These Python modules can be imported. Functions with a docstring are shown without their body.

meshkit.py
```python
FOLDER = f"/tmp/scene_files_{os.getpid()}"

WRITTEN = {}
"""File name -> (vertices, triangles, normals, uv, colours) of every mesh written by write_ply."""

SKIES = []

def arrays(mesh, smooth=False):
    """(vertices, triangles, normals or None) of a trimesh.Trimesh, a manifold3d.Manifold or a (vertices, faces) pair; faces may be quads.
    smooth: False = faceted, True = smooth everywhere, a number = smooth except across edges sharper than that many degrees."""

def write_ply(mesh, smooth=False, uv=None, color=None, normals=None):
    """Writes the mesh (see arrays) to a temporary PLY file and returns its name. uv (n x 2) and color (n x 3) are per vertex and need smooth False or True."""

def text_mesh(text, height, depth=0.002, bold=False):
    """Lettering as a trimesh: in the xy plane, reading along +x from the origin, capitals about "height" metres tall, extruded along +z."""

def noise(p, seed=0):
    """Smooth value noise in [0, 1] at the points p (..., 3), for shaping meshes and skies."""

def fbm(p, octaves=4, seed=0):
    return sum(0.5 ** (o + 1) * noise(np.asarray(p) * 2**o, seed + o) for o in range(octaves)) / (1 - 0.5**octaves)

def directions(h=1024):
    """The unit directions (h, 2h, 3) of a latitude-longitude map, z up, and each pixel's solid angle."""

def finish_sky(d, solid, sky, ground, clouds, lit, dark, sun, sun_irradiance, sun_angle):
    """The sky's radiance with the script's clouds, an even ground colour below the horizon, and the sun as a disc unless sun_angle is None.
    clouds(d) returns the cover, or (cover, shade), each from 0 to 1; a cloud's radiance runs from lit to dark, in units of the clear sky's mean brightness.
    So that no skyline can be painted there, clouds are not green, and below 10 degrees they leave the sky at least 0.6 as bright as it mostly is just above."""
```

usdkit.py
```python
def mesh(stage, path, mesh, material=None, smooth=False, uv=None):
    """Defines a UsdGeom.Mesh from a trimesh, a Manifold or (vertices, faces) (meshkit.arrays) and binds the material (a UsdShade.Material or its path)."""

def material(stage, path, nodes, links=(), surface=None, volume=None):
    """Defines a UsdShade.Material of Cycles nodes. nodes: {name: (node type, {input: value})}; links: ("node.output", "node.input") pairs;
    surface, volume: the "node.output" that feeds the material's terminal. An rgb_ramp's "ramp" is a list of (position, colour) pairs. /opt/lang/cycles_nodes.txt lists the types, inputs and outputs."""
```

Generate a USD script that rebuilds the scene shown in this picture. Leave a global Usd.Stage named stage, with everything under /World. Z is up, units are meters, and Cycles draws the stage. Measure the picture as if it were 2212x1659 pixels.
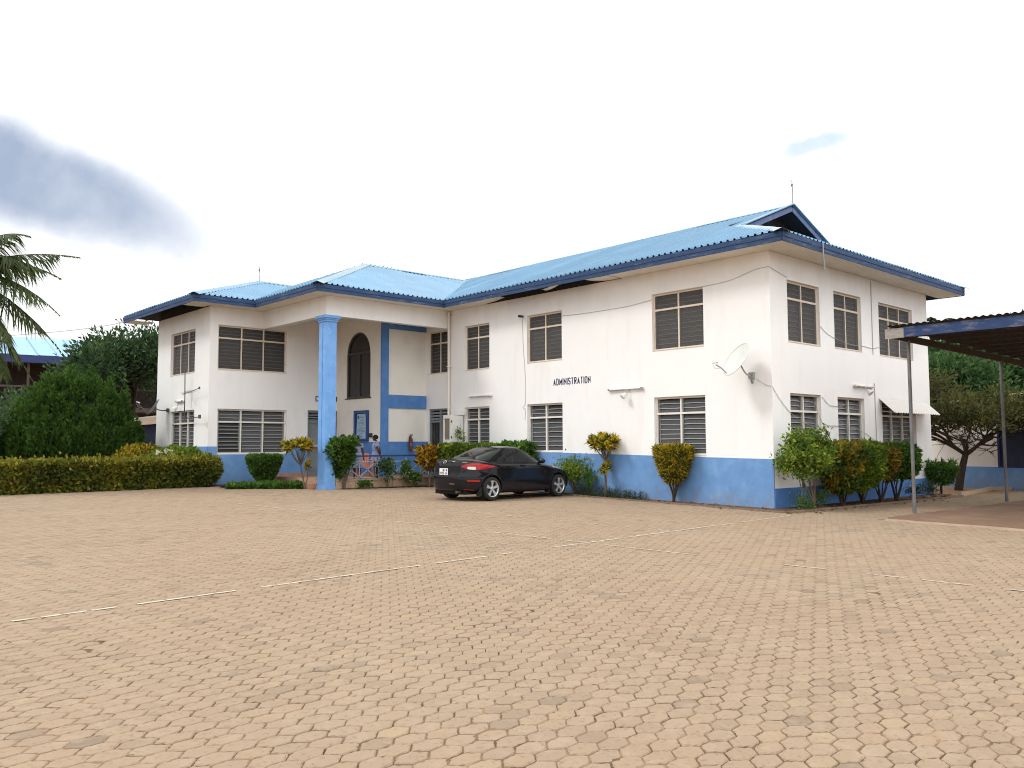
import math, random
import numpy as np
import trimesh
import manifold3d as m3
from shapely.geometry import Polygon, box as sbox, LineString
from shapely.ops import unary_union
from pxr import Usd, UsdGeom, UsdLux, UsdShade, Sdf, Gf, Vt
import usdkit, meshkit

stage = Usd.Stage.CreateInMemory()
UsdGeom.SetStageUpAxis(stage, "Z")
UsdGeom.SetStageMetersPerUnit(stage, 1.0)
UsdGeom.Xform.Define(stage, "/World")
rng = np.random.default_rng(11)

# ------------------------------------------------------------------ camera
CAM_Z = 1.6
YAW, PITCH, ROLL = np.radians([47.67, 4.108, 0.19])
fw = np.array([math.cos(YAW) * math.cos(PITCH), math.sin(YAW) * math.cos(PITCH), math.sin(PITCH)])
rt = np.array([math.sin(YAW), -math.cos(YAW), 0.0])
up = np.cross(rt, fw)
rt, up = math.cos(ROLL) * rt - math.sin(ROLL) * up, math.sin(ROLL) * rt + math.cos(ROLL) * up
cam = UsdGeom.Camera.Define(stage, "/World/camera")
cam.CreateHorizontalApertureAttr(36.0)
cam.CreateVerticalApertureAttr(27.0)
cam.CreateFocalLengthAttr(36.0 * 1822 / 2212)
cam.CreateClippingRangeAttr(Gf.Vec2f(0.05, 3000))
cam.CreateExposureAttr(0.56)
cam.AddTransformOp().Set(Gf.Matrix4d(*rt, 0, *up, 0, *(-fw), 0, 0, 0, CAM_Z, 1))

# ------------------------------------------------------------------ sky and sun
SUN_EL = math.radians(48)
sun_h = np.array([-0.85, 0.53]); sun_h /= np.linalg.norm(sun_h)
SUN = np.array([sun_h[0] * math.cos(SUN_EL), sun_h[1] * math.cos(SUN_EL), math.sin(SUN_EL)])


def azel(az, el):
    a, e = math.radians(az), math.radians(el)
    return np.array([math.cos(a) * math.cos(e), math.sin(a) * math.cos(e), math.sin(e)])


def cloud_frame(az, el, tilt):
    c = azel(az, el)
    right = np.array([c[1], -c[0], 0.0]); right /= np.linalg.norm(right)
    upv = np.cross(right, c)
    t = math.radians(tilt)
    return c, math.cos(t) * right + math.sin(t) * upv, -math.sin(t) * right + math.cos(t) * upv


def sky_material():
    nodes = {
        "tc": ("texture_coordinate", {}),
        "sky": ("sky_texture", {"sky_type": "single_scattering", "sun_disc": False, "sun_elevation": SUN_EL,
                                "sun_rotation": math.atan2(SUN[0], SUN[1]), "altitude": 120.0, "aerosol_density": 2.0}),
        "n0": ("noise_texture", {"scale": 2.2, "detail": 5.0, "roughness": 0.55}),
        "veil": ("rgb_ramp", {"ramp": [(0.0, (0.90, 0.91, 0.93)), (0.45, (1.0, 1.0, 1.0)), (1.0, (1.1, 1.1, 1.09))]}),
        "sz": ("separate_xyz", {}), "zen": ("map_range", {"from_min": 0.0, "from_max": 1.0, "to_min": 7.7, "to_max": 14.5, "clamp": True}),
        "vs": ("vector_math", {"math_type": "scale"}),
        "mixv": ("mix", {"fac": 0.96}),
        "warp": ("noise_texture", {"scale": 9.0, "detail": 5.0, "roughness": 0.6}),
        "tex": ("noise_texture", {"scale": 7.0, "detail": 6.0, "roughness": 0.6, "distortion": 0.4}),
        "txr": ("map_range", {"from_min": 0.3, "from_max": 0.62, "to_min": 0.76, "to_max": 1.0, "clamp": True}),
        "wsub": ("math", {"math_type": "subtract", "value2": 0.5}),
        "bg": ("background_shader", {"strength": 0.1}),
    }
    links = [("tc.generated", "n0.vector"), ("tc.generated", "warp.vector"), ("tc.generated", "tex.vector"), ("n0.fac", "veil.fac"),
             ("sky.color", "mixv.color1"), ("tc.generated", "sz.vector"), ("sz.z", "zen.value"), ("veil.color", "vs.vector1"), ("zen.result", "vs.scale"), ("vs.vector", "mixv.color2"), ("warp.fac", "wsub.value1")]
    last = "mixv.color"
    # grey cloud bank low on the left, a small bluish gap on the right, and the same kind of grey banks elsewhere
    banks = [(78.2, 15.7, -15, 0.198, 0.054, (2.6, 3.2, 4.35), 0.97), (27.4, 18.7, 4, 0.05, 0.012, (4.6, 5.6, 6.2), 0.9),
             (150, 22, -10, 0.30, 0.08, (3.2, 3.9, 5.0), 0.9), (-70, 26, 12, 0.33, 0.09, (3.4, 4.1, 5.2), 0.85), (230, 20, 5, 0.3, 0.07, (3.2, 4.0, 5.2), 0.85)]
    for i, (az, el, tilt, A, B, colr, amt) in enumerate(banks):
        c, e1, e2 = cloud_frame(az, el, tilt)
        k = f"b{i}"
        nodes.update({
            k + "da": ("vector_math", {"math_type": "dot_product", "vector2": e1}),
            k + "db": ("vector_math", {"math_type": "dot_product", "vector2": e2}),
            k + "dc": ("vector_math", {"math_type": "dot_product", "vector2": c}),
            k + "wa": ("math", {"math_type": "multiply_add", "value2": 0.05}),
            k + "wb": ("math", {"math_type": "multiply_add", "value2": -0.045}),
            k + "sa": ("math", {"math_type": "divide", "value2": A}),
            k + "sb": ("math", {"math_type": "divide", "value2": B}),
            k + "qa": ("math", {"math_type": "multiply"}),
            k + "qb": ("math", {"math_type": "multiply"}),
            k + "su": ("math", {"math_type": "add"}),
            k + "sq": ("math", {"math_type": "sqrt"}),
            k + "mr": ("map_range", {"range_type": "smoothstep", "from_min": 1.32, "from_max": 0.45, "to_min": 0.0, "to_max": amt, "clamp": True}),
            k + "gt": ("math", {"math_type": "greater_than", "value2": 0.3}),
            k + "mu": ("math", {"math_type": "multiply"}),
            k + "tm": ("math", {"math_type": "multiply"}), k + "mx": ("mix", {"color2": colr}),
        })
        links += [("tc.generated", k + "da.vector1"), ("tc.generated", k + "db.vector1"), ("tc.generated", k + "dc.vector1"),
                  ("wsub.value", k + "wa.value1"), (k + "da.value", k + "wa.value3"), ("wsub.value", k + "wb.value1"), (k + "db.value", k + "wb.value3"),
                  (k + "wa.value", k + "sa.value1"), (k + "wb.value", k + "sb.value1"),
                  (k + "sa.value", k + "qa.value1"), (k + "sa.value", k + "qa.value2"), (k + "sb.value", k + "qb.value1"), (k + "sb.value", k + "qb.value2"),
                  (k + "qa.value", k + "su.value1"), (k + "qb.value", k + "su.value2"), (k + "su.value", k + "sq.value1"), (k + "sq.value", k + "mr.value"),
                  (k + "dc.value", k + "gt.value1"), (k + "gt.value", k + "mu.value1"), (k + "mr.result", k + "mu.value2"),
                  ("tex.fac", "txr.value") if i == 0 else ("tc.generated", "n0.vector"),
                  (k + "mu.value", k + "tm.value1"), ("txr.result", k + "tm.value2"), (k + "tm.value", k + "mx.fac"), (last, k + "mx.color1")]
        last = k + "mx.color"
    links += [(last, "bg.color")]
    return usdkit.material(stage, "/World/Looks/sky", nodes, links, surface="bg.background")


dome = UsdLux.DomeLight.Define(stage, "/World/sky")
dome.GetPrim().SetCustomDataByKey("kind", "structure")
UsdShade.MaterialBindingAPI.Apply(dome.GetPrim()).Bind(sky_material())
sun = UsdLux.DistantLight.Define(stage, "/World/sun")
sun.CreateIntensityAttr(0.30)
sun.CreateAngleAttr(14.0)
sun.CreateNormalizeAttr(True)
sun.CreateColorAttr(Gf.Vec3f(1.0, 0.975, 0.94))
zax = SUN
xax = np.cross([0, 0, 1.0], zax); xax /= np.linalg.norm(xax)
yax = np.cross(zax, xax)
sun.AddTransformOp().Set(Gf.Matrix4d(*xax, 0, *yax, 0, *zax, 0, *(SUN * 60), 1))

# ------------------------------------------------------------------ helpers


def gz(x, y):
    """height of the gently sloping yard"""
    x = np.clip(x, -30, 60); y = np.clip(y, -30, 60)
    return -0.003 * (x - 18.81) + 0.0135 * (y - 11.08)


class MB:
    """collects shapes into one mesh"""

    def __init__(self):
        self.v, self.f, self.n, self.attr, self.toned = [], [], 0, [], False

    def add(self, v, f, tone=None):
        v = np.asarray(v, float).reshape(-1, 3); f = np.asarray(f, int)
        if f.ndim == 2 and f.shape[1] == 4:
            f = np.vstack([f[:, [0, 1, 2]], f[:, [0, 2, 3]]])
        self.v.append(v); self.f.append(f + self.n); self.n += len(v)
        self.attr.append(np.broadcast_to(np.asarray(0.3 if tone is None else tone, float), (len(v),)))
        self.toned = self.toned or tone is not None
        return self

    def tm(self, t):
        return self.add(t.vertices, t.faces)

    def man(self, m):
        mm = m.to_mesh()
        return self.add(mm.vert_properties[:, :3], mm.tri_verts)

    def box(self, a, b, rz=0.0, about=None):
        a, b = np.minimum(a, b), np.maximum(a, b)
        x0, y0, z0 = a; x1, y1, z1 = b
        v = np.array([[x0, y0, z0], [x1, y0, z0], [x1, y1, z0], [x0, y1, z0], [x0, y0, z1], [x1, y0, z1], [x1, y1, z1], [x0, y1, z1]], float)
        if rz:
            c = (a + b) / 2 if about is None else np.asarray(about, float)
            cs, sn = math.cos(rz), math.sin(rz)
            d = v - c
            v = c + np.stack([d[:, 0] * cs - d[:, 1] * sn, d[:, 0] * sn + d[:, 1] * cs, d[:, 2]], 1)
        return self.add(v, BOXF)

    def bar(self, p, q, w, h=None, upv=(0, 0, 1)):
        """box section w x h along p -> q"""
        h = w if h is None else h
        p, q = np.asarray(p, float), np.asarray(q, float)
        d = q - p; d = d / np.linalg.norm(d)
        s = np.cross(d, upv)
        if np.linalg.norm(s) < 1e-6:
            s = np.cross(d, (1, 0, 0))
        s /= np.linalg.norm(s); t = np.cross(s, d)
        v = [e + a * s * w / 2 + b * t * h / 2 for e in (p, q) for a, b in ((-1, -1), (1, -1), (1, 1), (-1, 1))]
        return self.add(v, [[0, 1, 2, 3], [7, 6, 5, 4], [0, 4, 5, 1], [1, 5, 6, 2], [2, 6, 7, 3], [3, 7, 4, 0]])

    def tube(self, pts, r, k=8, cap=True):
        pts = np.asarray(pts, float); n = len(pts)
        r = np.broadcast_to(np.asarray(r, float), (n,))
        tan = np.gradient(pts, axis=0); tan /= np.maximum(np.linalg.norm(tan, axis=1, keepdims=True), 1e-9)
        ref = np.array([0, 0, 1.0]) if abs(tan[0, 2]) < 0.9 else np.array([1.0, 0, 0])
        s = np.cross(tan[0], ref); s /= np.linalg.norm(s)
        ang = np.arange(k) / k * 2 * math.pi
        vs = []
        for i in range(n):
            s = s - tan[i] * np.dot(s, tan[i]); s /= max(np.linalg.norm(s), 1e-9)
            t = np.cross(tan[i], s)
            vs.append(pts[i] + r[i] * (np.cos(ang)[:, None] * s + np.sin(ang)[:, None] * t))
        v = np.vstack(vs)
        f = []
        for i in range(n - 1):
            for j in range(k):
                f.append([i * k + j, i * k + (j + 1) % k, (i + 1) * k + (j + 1) % k, (i + 1) * k + j])
        self.add(v, f)
        if cap:
            for i, sgn in ((0, -1), (n - 1, 1)):
                c = pts[i][None]
                ring = v[i * k:(i + 1) * k]
                ff = [[0, 1 + j, 1 + (j + 1) % k] if sgn > 0 else [0, 1 + (j + 1) % k, 1 + j] for j in range(k)]
                self.add(np.vstack([c, ring]), ff)
        return self

    def arrays(self):
        return np.vstack(self.v), np.vstack(self.f)


BOXF = np.array([[0, 3, 2, 1], [4, 5, 6, 7], [0, 1, 5, 4], [1, 2, 6, 5], [2, 3, 7, 6], [3, 0, 4, 7]])
_used = {}


def free_path(parent, name):
    key = (parent, name)
    k = _used.get(key, 0); _used[key] = k + 1
    return f"{parent}/{name}" if k == 0 else f"{parent}/{name}_{k:03d}"


def data(prim, label=None, cat=None, group=None, kind=None):
    for k, v in (("label", label), ("category", cat), ("group", group), ("kind", kind)):
        if v:
            prim.SetCustomDataByKey(k, v)


class Thing:
    def __init__(self, name, label, cat, loc=(0, 0, 0), group=None, kind=None):
        self.loc = np.asarray(loc, float)
        self.path = free_path("/World", name)
        x = UsdGeom.Xform.Define(stage, self.path)
        x.AddTranslateOp().Set(Gf.Vec3d(*map(float, self.loc)))
        data(x.GetPrim(), label, cat, group, kind)

    def part(self, name, mesh, mat, parent=None, smooth=False, label=None, kind=None):
        return put(name, mesh, mat, parent or self.path, self.loc, smooth, label, kind)


def put(name, mesh, mat, parent="/World", loc=(0, 0, 0), smooth=False, label=None, kind=None, cat=None, group=None):
    tone = None
    if isinstance(mesh, MB):
        if mesh.toned:
            tone = np.concatenate(mesh.attr)
        mesh = mesh.arrays()
    elif hasattr(mesh, "to_mesh"):
        mm = mesh.to_mesh(); mesh = (mm.vert_properties[:, :3], mm.tri_verts)
    elif hasattr(mesh, "vertices"):
        mesh = (mesh.vertices, mesh.faces)
    v, f = np.asarray(mesh[0], float) - np.asarray(loc, float), mesh[1]
    path = free_path(parent, name)
    if smooth is not False and smooth is not True:
        mesh = trimesh.Trimesh(v, f, process=True)
    else:
        mesh = (v, f)
    m = usdkit.mesh(stage, path, mesh, M[mat] if isinstance(mat, str) else mat, smooth=smooth)
    if tone is not None and smooth is False:
        UsdGeom.PrimvarsAPI(m).CreatePrimvar("tone", Sdf.ValueTypeNames.FloatArray, "vertex").Set(Vt.FloatArray.FromNumpy(tone.astype(np.float32)))
    data(m.GetPrim(), label, cat, group, kind)
    return path


# ------------------------------------------------------------------ materials
M = {}


def pmat(name, c1, c2=None, scale=6.0, stretch=(1, 1, 1), rough=0.7, spec=0.35, bump=0.0, bscale=40.0, dirt=None, dirt_amt=0.0, dirt_scale=2.0, dirt_stretch=(1, 1, 1),
         dirt_lo=0.52, dirt_hi=0.72, metallic=0.0, coat=0.0, coord="position", detail=4.0, sheen=0.0, band=None, vary=0.0):
    c2 = c1 if c2 is None else c2
    nodes = {"g": ("geometry", {}), "m1": ("mapping", {"scale": stretch}), "n1": ("noise_texture", {"scale": scale, "detail": detail, "roughness": 0.6}),
             "r1": ("rgb_ramp", {"ramp": [(0.3, c1), (0.7, c2)]}),
             "p": ("principled_bsdf", {"roughness": rough, "specular_ior_level": spec, "metallic": metallic, "coat_weight": coat, "sheen_weight": sheen})}
    links = [("g.position", "m1.vector"), ("m1.vector", "n1.vector"), ("n1.fac", "r1.fac")]
    col = "r1.color"
    if dirt is not None:
        nodes.update({"m2": ("mapping", {"scale": dirt_stretch, "location": (3.1, 7.7, 1.3)}), "n2": ("noise_texture", {"scale": dirt_scale, "detail": 6.0, "roughness": 0.65}),
                      "d": ("map_range", {"from_min": dirt_lo, "from_max": dirt_hi, "to_min": 0.0, "to_max": dirt_amt, "clamp": True}), "mx": ("mix", {"color2": dirt})})
        links += [("g.position", "m2.vector"), ("m2.vector", "n2.vector"), ("n2.fac", "d.value"), ("d.result", "mx.fac"), (col, "mx.color1")]
        col = "mx.color"
    if band is not None:      # grime that gathers towards one height, broken up in streaks
        za, zb, bcol, bamt, stre = band
        nodes.update({"sx": ("separate_xyz", {}), "m3": ("mapping", {"scale": stre}), "n3": ("noise_texture", {"scale": 2.5, "detail": 5.0, "roughness": 0.65}),
                      "zz": ("map_range", {"from_min": za, "from_max": zb, "to_min": 0.0, "to_max": 1.0, "clamp": True}), "st": ("map_range", {"from_min": 0.4, "from_max": 0.68, "to_min": 0.1, "to_max": 1.0, "clamp": True}),
                      "pr": ("math", {"math_type": "multiply"}), "am": ("math", {"math_type": "multiply", "value2": bamt}), "bx": ("mix", {"color2": bcol})})
        links += [("g.position", "sx.vector"), ("g.position", "m3.vector"), ("m3.vector", "n3.vector"), ("sx.z", "zz.value"), ("n3.fac", "st.value"), ("zz.result", "pr.value1"), ("st.result", "pr.value2"),
                  ("pr.value", "am.value1"), ("am.value", "bx.fac"), (col, "bx.color1")]
        col = "bx.color"
    if vary:
        nodes.update({"oi": ("object_info", {}), "vr": ("map_range", {"from_min": 0.0, "from_max": 1.0, "to_min": 1 - vary, "to_max": 1 + vary}), "hv": ("hsv", {})})
        links += [("oi.random", "vr.value"), ("vr.result", "hv.value"), (col, "hv.color")]
        col = "hv.color"
    links.append((col, "p.base_color"))
    if bump:
        nodes.update({"nb": ("noise_texture", {"scale": bscale, "detail": 3.0}), "b": ("bump", {"strength": bump, "distance": 0.02})})
        links += [("g.position", "nb.vector"), ("nb.fac", "b.height"), ("b.normal", "p.normal")]
    M[name] = usdkit.material(stage, f"/World/Looks/{name}", nodes, links, surface="p.BSDF")


def leafmat(name, ramp, rough=0.45, trans=0.3, clump=0.35, cscale=3.0, patch=None, patch_amt=0.0, patch_scale=2.0, gain=1.35):
    """leaves: every leaf its own tone, drifting in clumps; optional second colour in patches; some light passes"""
    ramp = [(q, tuple(gain * x for x in c)) for q, c in ramp]
    nodes = {"g": ("geometry", {}), "tn": ("attribute", {"attribute": "tone"}), "n": ("noise_texture", {"scale": cscale, "detail": 3.0}),
             "a": ("math", {"math_type": "multiply_add", "value2": 1 - clump}), "c": ("map_range", {"from_min": 0.36, "from_max": 0.64, "to_min": 0.0, "to_max": clump, "clamp": True}),
             "r": ("rgb_ramp", {"ramp": ramp}),
             "p": ("principled_bsdf", {"roughness": 0.6, "specular_ior_level": 0.2}), "t": ("translucent_bsdf", {}), "mx": ("mix_closure", {"fac": trans})}
    links = [("g.position", "n.vector"), ("n.fac", "c.value"), ("tn.fac", "a.value1"), ("c.result", "a.value3"), ("a.value", "r.fac")]
    col = "r.color"
    if patch is not None:
        patch = [(q, tuple(gain * x for x in c)) for q, c in patch]
        nodes.update({"n2": ("noise_texture", {"scale": patch_scale, "detail": 2.0}), "d": ("map_range", {"from_min": 0.46, "from_max": 0.56, "to_min": 0.0, "to_max": patch_amt, "clamp": True}),
                      "pr": ("rgb_ramp", {"ramp": patch}), "pm": ("mix", {})})
        links += [("g.position", "n2.vector"), ("n2.fac", "d.value"), ("d.result", "pm.fac"), ("a.value", "pr.fac"), (col, "pm.color1"), ("pr.color", "pm.color2")]
        col = "pm.color"
    links += [(col, "p.base_color"), (col, "t.color"), ("p.BSDF", "mx.closure1"), ("t.BSDF", "mx.closure2")]
    M[name] = usdkit.material(stage, f"/World/Looks/{name}", nodes, links, surface="mx.closure")


WHITE = (0.78, 0.78, 0.772)
pmat("wall_white", WHITE, (0.81, 0.81, 0.80), scale=0.9, rough=0.85, spec=0.2, bump=0.12, bscale=60, dirt=(0.60, 0.565, 0.50), dirt_amt=0.36, dirt_scale=1.3, dirt_stretch=(1.7, 1.7, 0.32), dirt_lo=0.52, dirt_hi=0.8, band=(5.3, 6.5, (0.55, 0.51, 0.45), 0.3, (0.9, 0.9, 0.35)))
pmat("porch_white", (0.74, 0.72, 0.66), (0.79, 0.77, 0.71), scale=1.2, rough=0.85, spec=0.2, bump=0.12, bscale=60, dirt=(0.52, 0.46, 0.37), dirt_amt=0.35, dirt_scale=1.4, dirt_lo=0.54, dirt_hi=0.8)
pmat("plinth_blue", (0.115, 0.245, 0.48), (0.15, 0.295, 0.55), scale=2.4, rough=0.75, spec=0.25, bump=0.15, bscale=45, dirt=(0.25, 0.41, 0.64), dirt_amt=0.6, dirt_scale=1.7, dirt_lo=0.52, dirt_hi=0.78, band=(0.55, 0.05, (0.24, 0.20, 0.17), 0.65, (1.6, 1.6, 1.2)))
pmat("deep_blue", (0.07, 0.18, 0.44), (0.095, 0.225, 0.5), scale=3, rough=0.7, spec=0.25, bump=0.1, bscale=45, dirt=(0.15, 0.32, 0.66), dirt_amt=0.4, dirt_scale=3)
pmat("column_blue", (0.13, 0.31, 0.64), (0.175, 0.37, 0.70), scale=2.2, rough=0.7, spec=0.3, bump=0.1, bscale=45, dirt=(0.36, 0.56, 0.85), dirt_amt=0.6, dirt_scale=3.5, dirt_lo=0.55, dirt_hi=0.75)
pmat("groove_blue", (0.02, 0.06, 0.2), rough=0.8)
pmat("barge_blue", (0.085, 0.125, 0.25), (0.12, 0.17, 0.30), scale=5, rough=0.75, dirt=(0.25, 0.28, 0.34), dirt_amt=0.5, dirt_scale=3)
pmat("fascia_blue", (0.018, 0.042, 0.105), (0.028, 0.062, 0.14), scale=5, stretch=(1, 1, 6), rough=0.7, spec=0.25, bump=0.2, bscale=30, dirt=(0.17, 0.20, 0.26), dirt_amt=0.7, dirt_scale=2.2, dirt_stretch=(1, 1, 7), dirt_lo=0.55, dirt_hi=0.75)
pmat("soffit_white", (0.72, 0.68, 0.60), (0.77, 0.73, 0.66), scale=2, rough=0.85, spec=0.2, dirt=(0.5, 0.43, 0.34), dirt_amt=0.35, dirt_scale=1.5)
pmat("roof_blue", (0.092, 0.235, 0.375), (0.12, 0.28, 0.43), scale=0.8, rough=0.42, spec=0.5, dirt=(0.24, 0.38, 0.47), dirt_amt=0.5, dirt_scale=1.3, dirt_lo=0.5, dirt_hi=0.8, vary=0.10)
pmat("ridge_grey", (0.25, 0.33, 0.36), (0.33, 0.40, 0.42), scale=3, rough=0.5, spec=0.4, dirt=(0.14, 0.30, 0.45), dirt_amt=0.5, dirt_scale=4)
pmat("ridge_blue", (0.13, 0.26, 0.38), (0.2, 0.34, 0.44), scale=2, rough=0.45, spec=0.45)
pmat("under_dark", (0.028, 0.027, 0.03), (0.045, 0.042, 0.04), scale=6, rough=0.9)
pmat("frame_cream", (0.62, 0.53, 0.42), (0.68, 0.60, 0.50), scale=5, rough=0.65, dirt=(0.36, 0.25, 0.16), dirt_amt=0.5, dirt_scale=6, dirt_lo=0.55)
pmat("frame_pale", (0.66, 0.63, 0.57), (0.72, 0.69, 0.63), scale=5, rough=0.65, dirt=(0.40, 0.33, 0.26), dirt_amt=0.35, dirt_scale=6, dirt_lo=0.55)
pmat("frame_dark", (0.05, 0.045, 0.04), (0.075, 0.065, 0.055), rough=0.6)
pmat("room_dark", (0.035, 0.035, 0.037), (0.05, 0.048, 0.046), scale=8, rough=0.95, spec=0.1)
pmat("room_wall", (0.13, 0.13, 0.125), rough=0.95, spec=0.1)
pmat("curtain", (0.30, 0.29, 0.27), (0.38, 0.37, 0.34), scale=4, rough=0.9)
pmat("door_grey", (0.17, 0.195, 0.20), (0.21, 0.235, 0.24), scale=3, rough=0.6, dirt=(0.3, 0.3, 0.29), dirt_amt=0.3, dirt_scale=5)
pmat("metal_grey", (0.28, 0.29, 0.30), (0.36, 0.37, 0.38), scale=6, rough=0.45, metallic=0.3)
pmat("metal_dark", (0.06, 0.06, 0.06), (0.10, 0.095, 0.09), scale=6, rough=0.5, metallic=0.3)
pmat("post_grey", (0.12, 0.125, 0.135), (0.19, 0.19, 0.19), scale=4, stretch=(1, 1, 0.6), rough=0.55, metallic=0.2, dirt=(0.20, 0.11, 0.06), dirt_amt=0.6, dirt_scale=3, dirt_lo=0.58)
pmat("rail_blue", (0.02, 0.035, 0.09), (0.03, 0.05, 0.12), rough=0.5)
pmat("rail_grey", (0.30, 0.33, 0.37), (0.38, 0.41, 0.45), scale=5, rough=0.5, metallic=0.2)
pmat("dish_white", (0.54, 0.575, 0.54), (0.60, 0.63, 0.59), scale=4, rough=0.5, spec=0.4, dirt=(0.38, 0.38, 0.33), dirt_amt=0.3, dirt_scale=5)
pmat("dish_grey", (0.16, 0.165, 0.17), (0.22, 0.22, 0.225), scale=4, rough=0.5)
pmat("lamp_white", (0.66, 0.65, 0.62), (0.74, 0.73, 0.70), scale=8, rough=0.55, dirt=(0.2, 0.13, 0.09), dirt_amt=0.7, dirt_scale=7, dirt_lo=0.5, dirt_hi=0.7)
pmat("plastic_white", (0.72, 0.72, 0.70), (0.77, 0.77, 0.75), rough=0.5)
pmat("cabinet_white", (0.70, 0.69, 0.65), (0.76, 0.75, 0.71), scale=4, rough=0.55, dirt=(0.42, 0.36, 0.28), dirt_amt=0.5, dirt_scale=4, dirt_stretch=(2, 2, 0.6), dirt_lo=0.56)
pmat("cabinet_grey", (0.34, 0.38, 0.42), (0.40, 0.44, 0.48), scale=4, rough=0.55)
pmat("board_beige", (0.20, 0.17, 0.12), (0.26, 0.22, 0.15), scale=3, rough=0.7)
pmat("cable_dark", (0.03, 0.03, 0.03), rough=0.6)
pmat("cable_grey", (0.38, 0.37, 0.35), rough=0.7)
pmat("text_blue", (0.010, 0.016, 0.06), (0.014, 0.022, 0.075), scale=30, rough=0.8, dirt=(0.3, 0.3, 0.35), dirt_amt=0.12, dirt_scale=25, dirt_lo=0.6)
pmat("text_black", (0.012, 0.012, 0.014), rough=0.8)
pmat("notice_frame", (0.018, 0.045, 0.15), (0.03, 0.065, 0.2), scale=8, rough=0.5)
pmat("notice_sheet", (0.42, 0.55, 0.66), (0.26, 0.42, 0.58), scale=5, rough=0.35)
pmat("notice_print", (0.05, 0.07, 0.12), rough=0.5)
pmat("notice_red", (0.25, 0.12, 0.12), rough=0.5)
pmat("tile_terra", (0.36, 0.17, 0.09), (0.44, 0.23, 0.13), scale=5, rough=0.6, dirt=(0.40, 0.30, 0.22), dirt_amt=0.6, dirt_scale=2.5)
pmat("porch_floor", (0.30, 0.20, 0.14), (0.38, 0.27, 0.19), scale=4, rough=0.6, dirt=(0.40, 0.34, 0.28), dirt_amt=0.6, dirt_scale=1.5)
pmat("riser_brick", (0.34, 0.23, 0.15), (0.42, 0.30, 0.20), scale=5, rough=0.85, bump=0.2, dirt=(0.16, 0.10, 0.07), dirt_amt=0.5, dirt_scale=5)
pmat("soil", (0.095, 0.062, 0.042), (0.15, 0.095, 0.06), scale=5, rough=0.95, spec=0.1, bump=0.5, bscale=30)
pmat("earth", (0.33, 0.20, 0.12), (0.42, 0.27, 0.17), scale=1.5, rough=0.95, spec=0.1, bump=0.4, bscale=20)
pmat("joint_sand", (0.13, 0.085, 0.052), (0.33, 0.215, 0.13), scale=1.6, rough=0.95, spec=0.1, bump=0.4, bscale=80, dirt=(0.07, 0.046, 0.03), dirt_amt=0.85, dirt_scale=3.2, dirt_lo=0.42, dirt_hi=0.62, detail=6)
pmat("slab_red", (0.17, 0.105, 0.07), (0.22, 0.14, 0.095), scale=1.2, rough=0.9, spec=0.15, bump=0.3, bscale=25, dirt=(0.27, 0.19, 0.13), dirt_amt=0.6, dirt_scale=1.1, dirt_lo=0.5)
pmat("slab_edge", (0.28, 0.20, 0.135), (0.34, 0.25, 0.175), scale=4, rough=0.9, bump=0.4, bscale=25)
pmat("kerb_brown", (0.16, 0.105, 0.075), (0.24, 0.16, 0.11), scale=5, rough=0.9, bump=0.4, bscale=25)
pmat("kerb_pale", (0.42, 0.32, 0.23), (0.48, 0.38, 0.28), scale=5, rough=0.9, bump=0.3, bscale=25)
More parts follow.
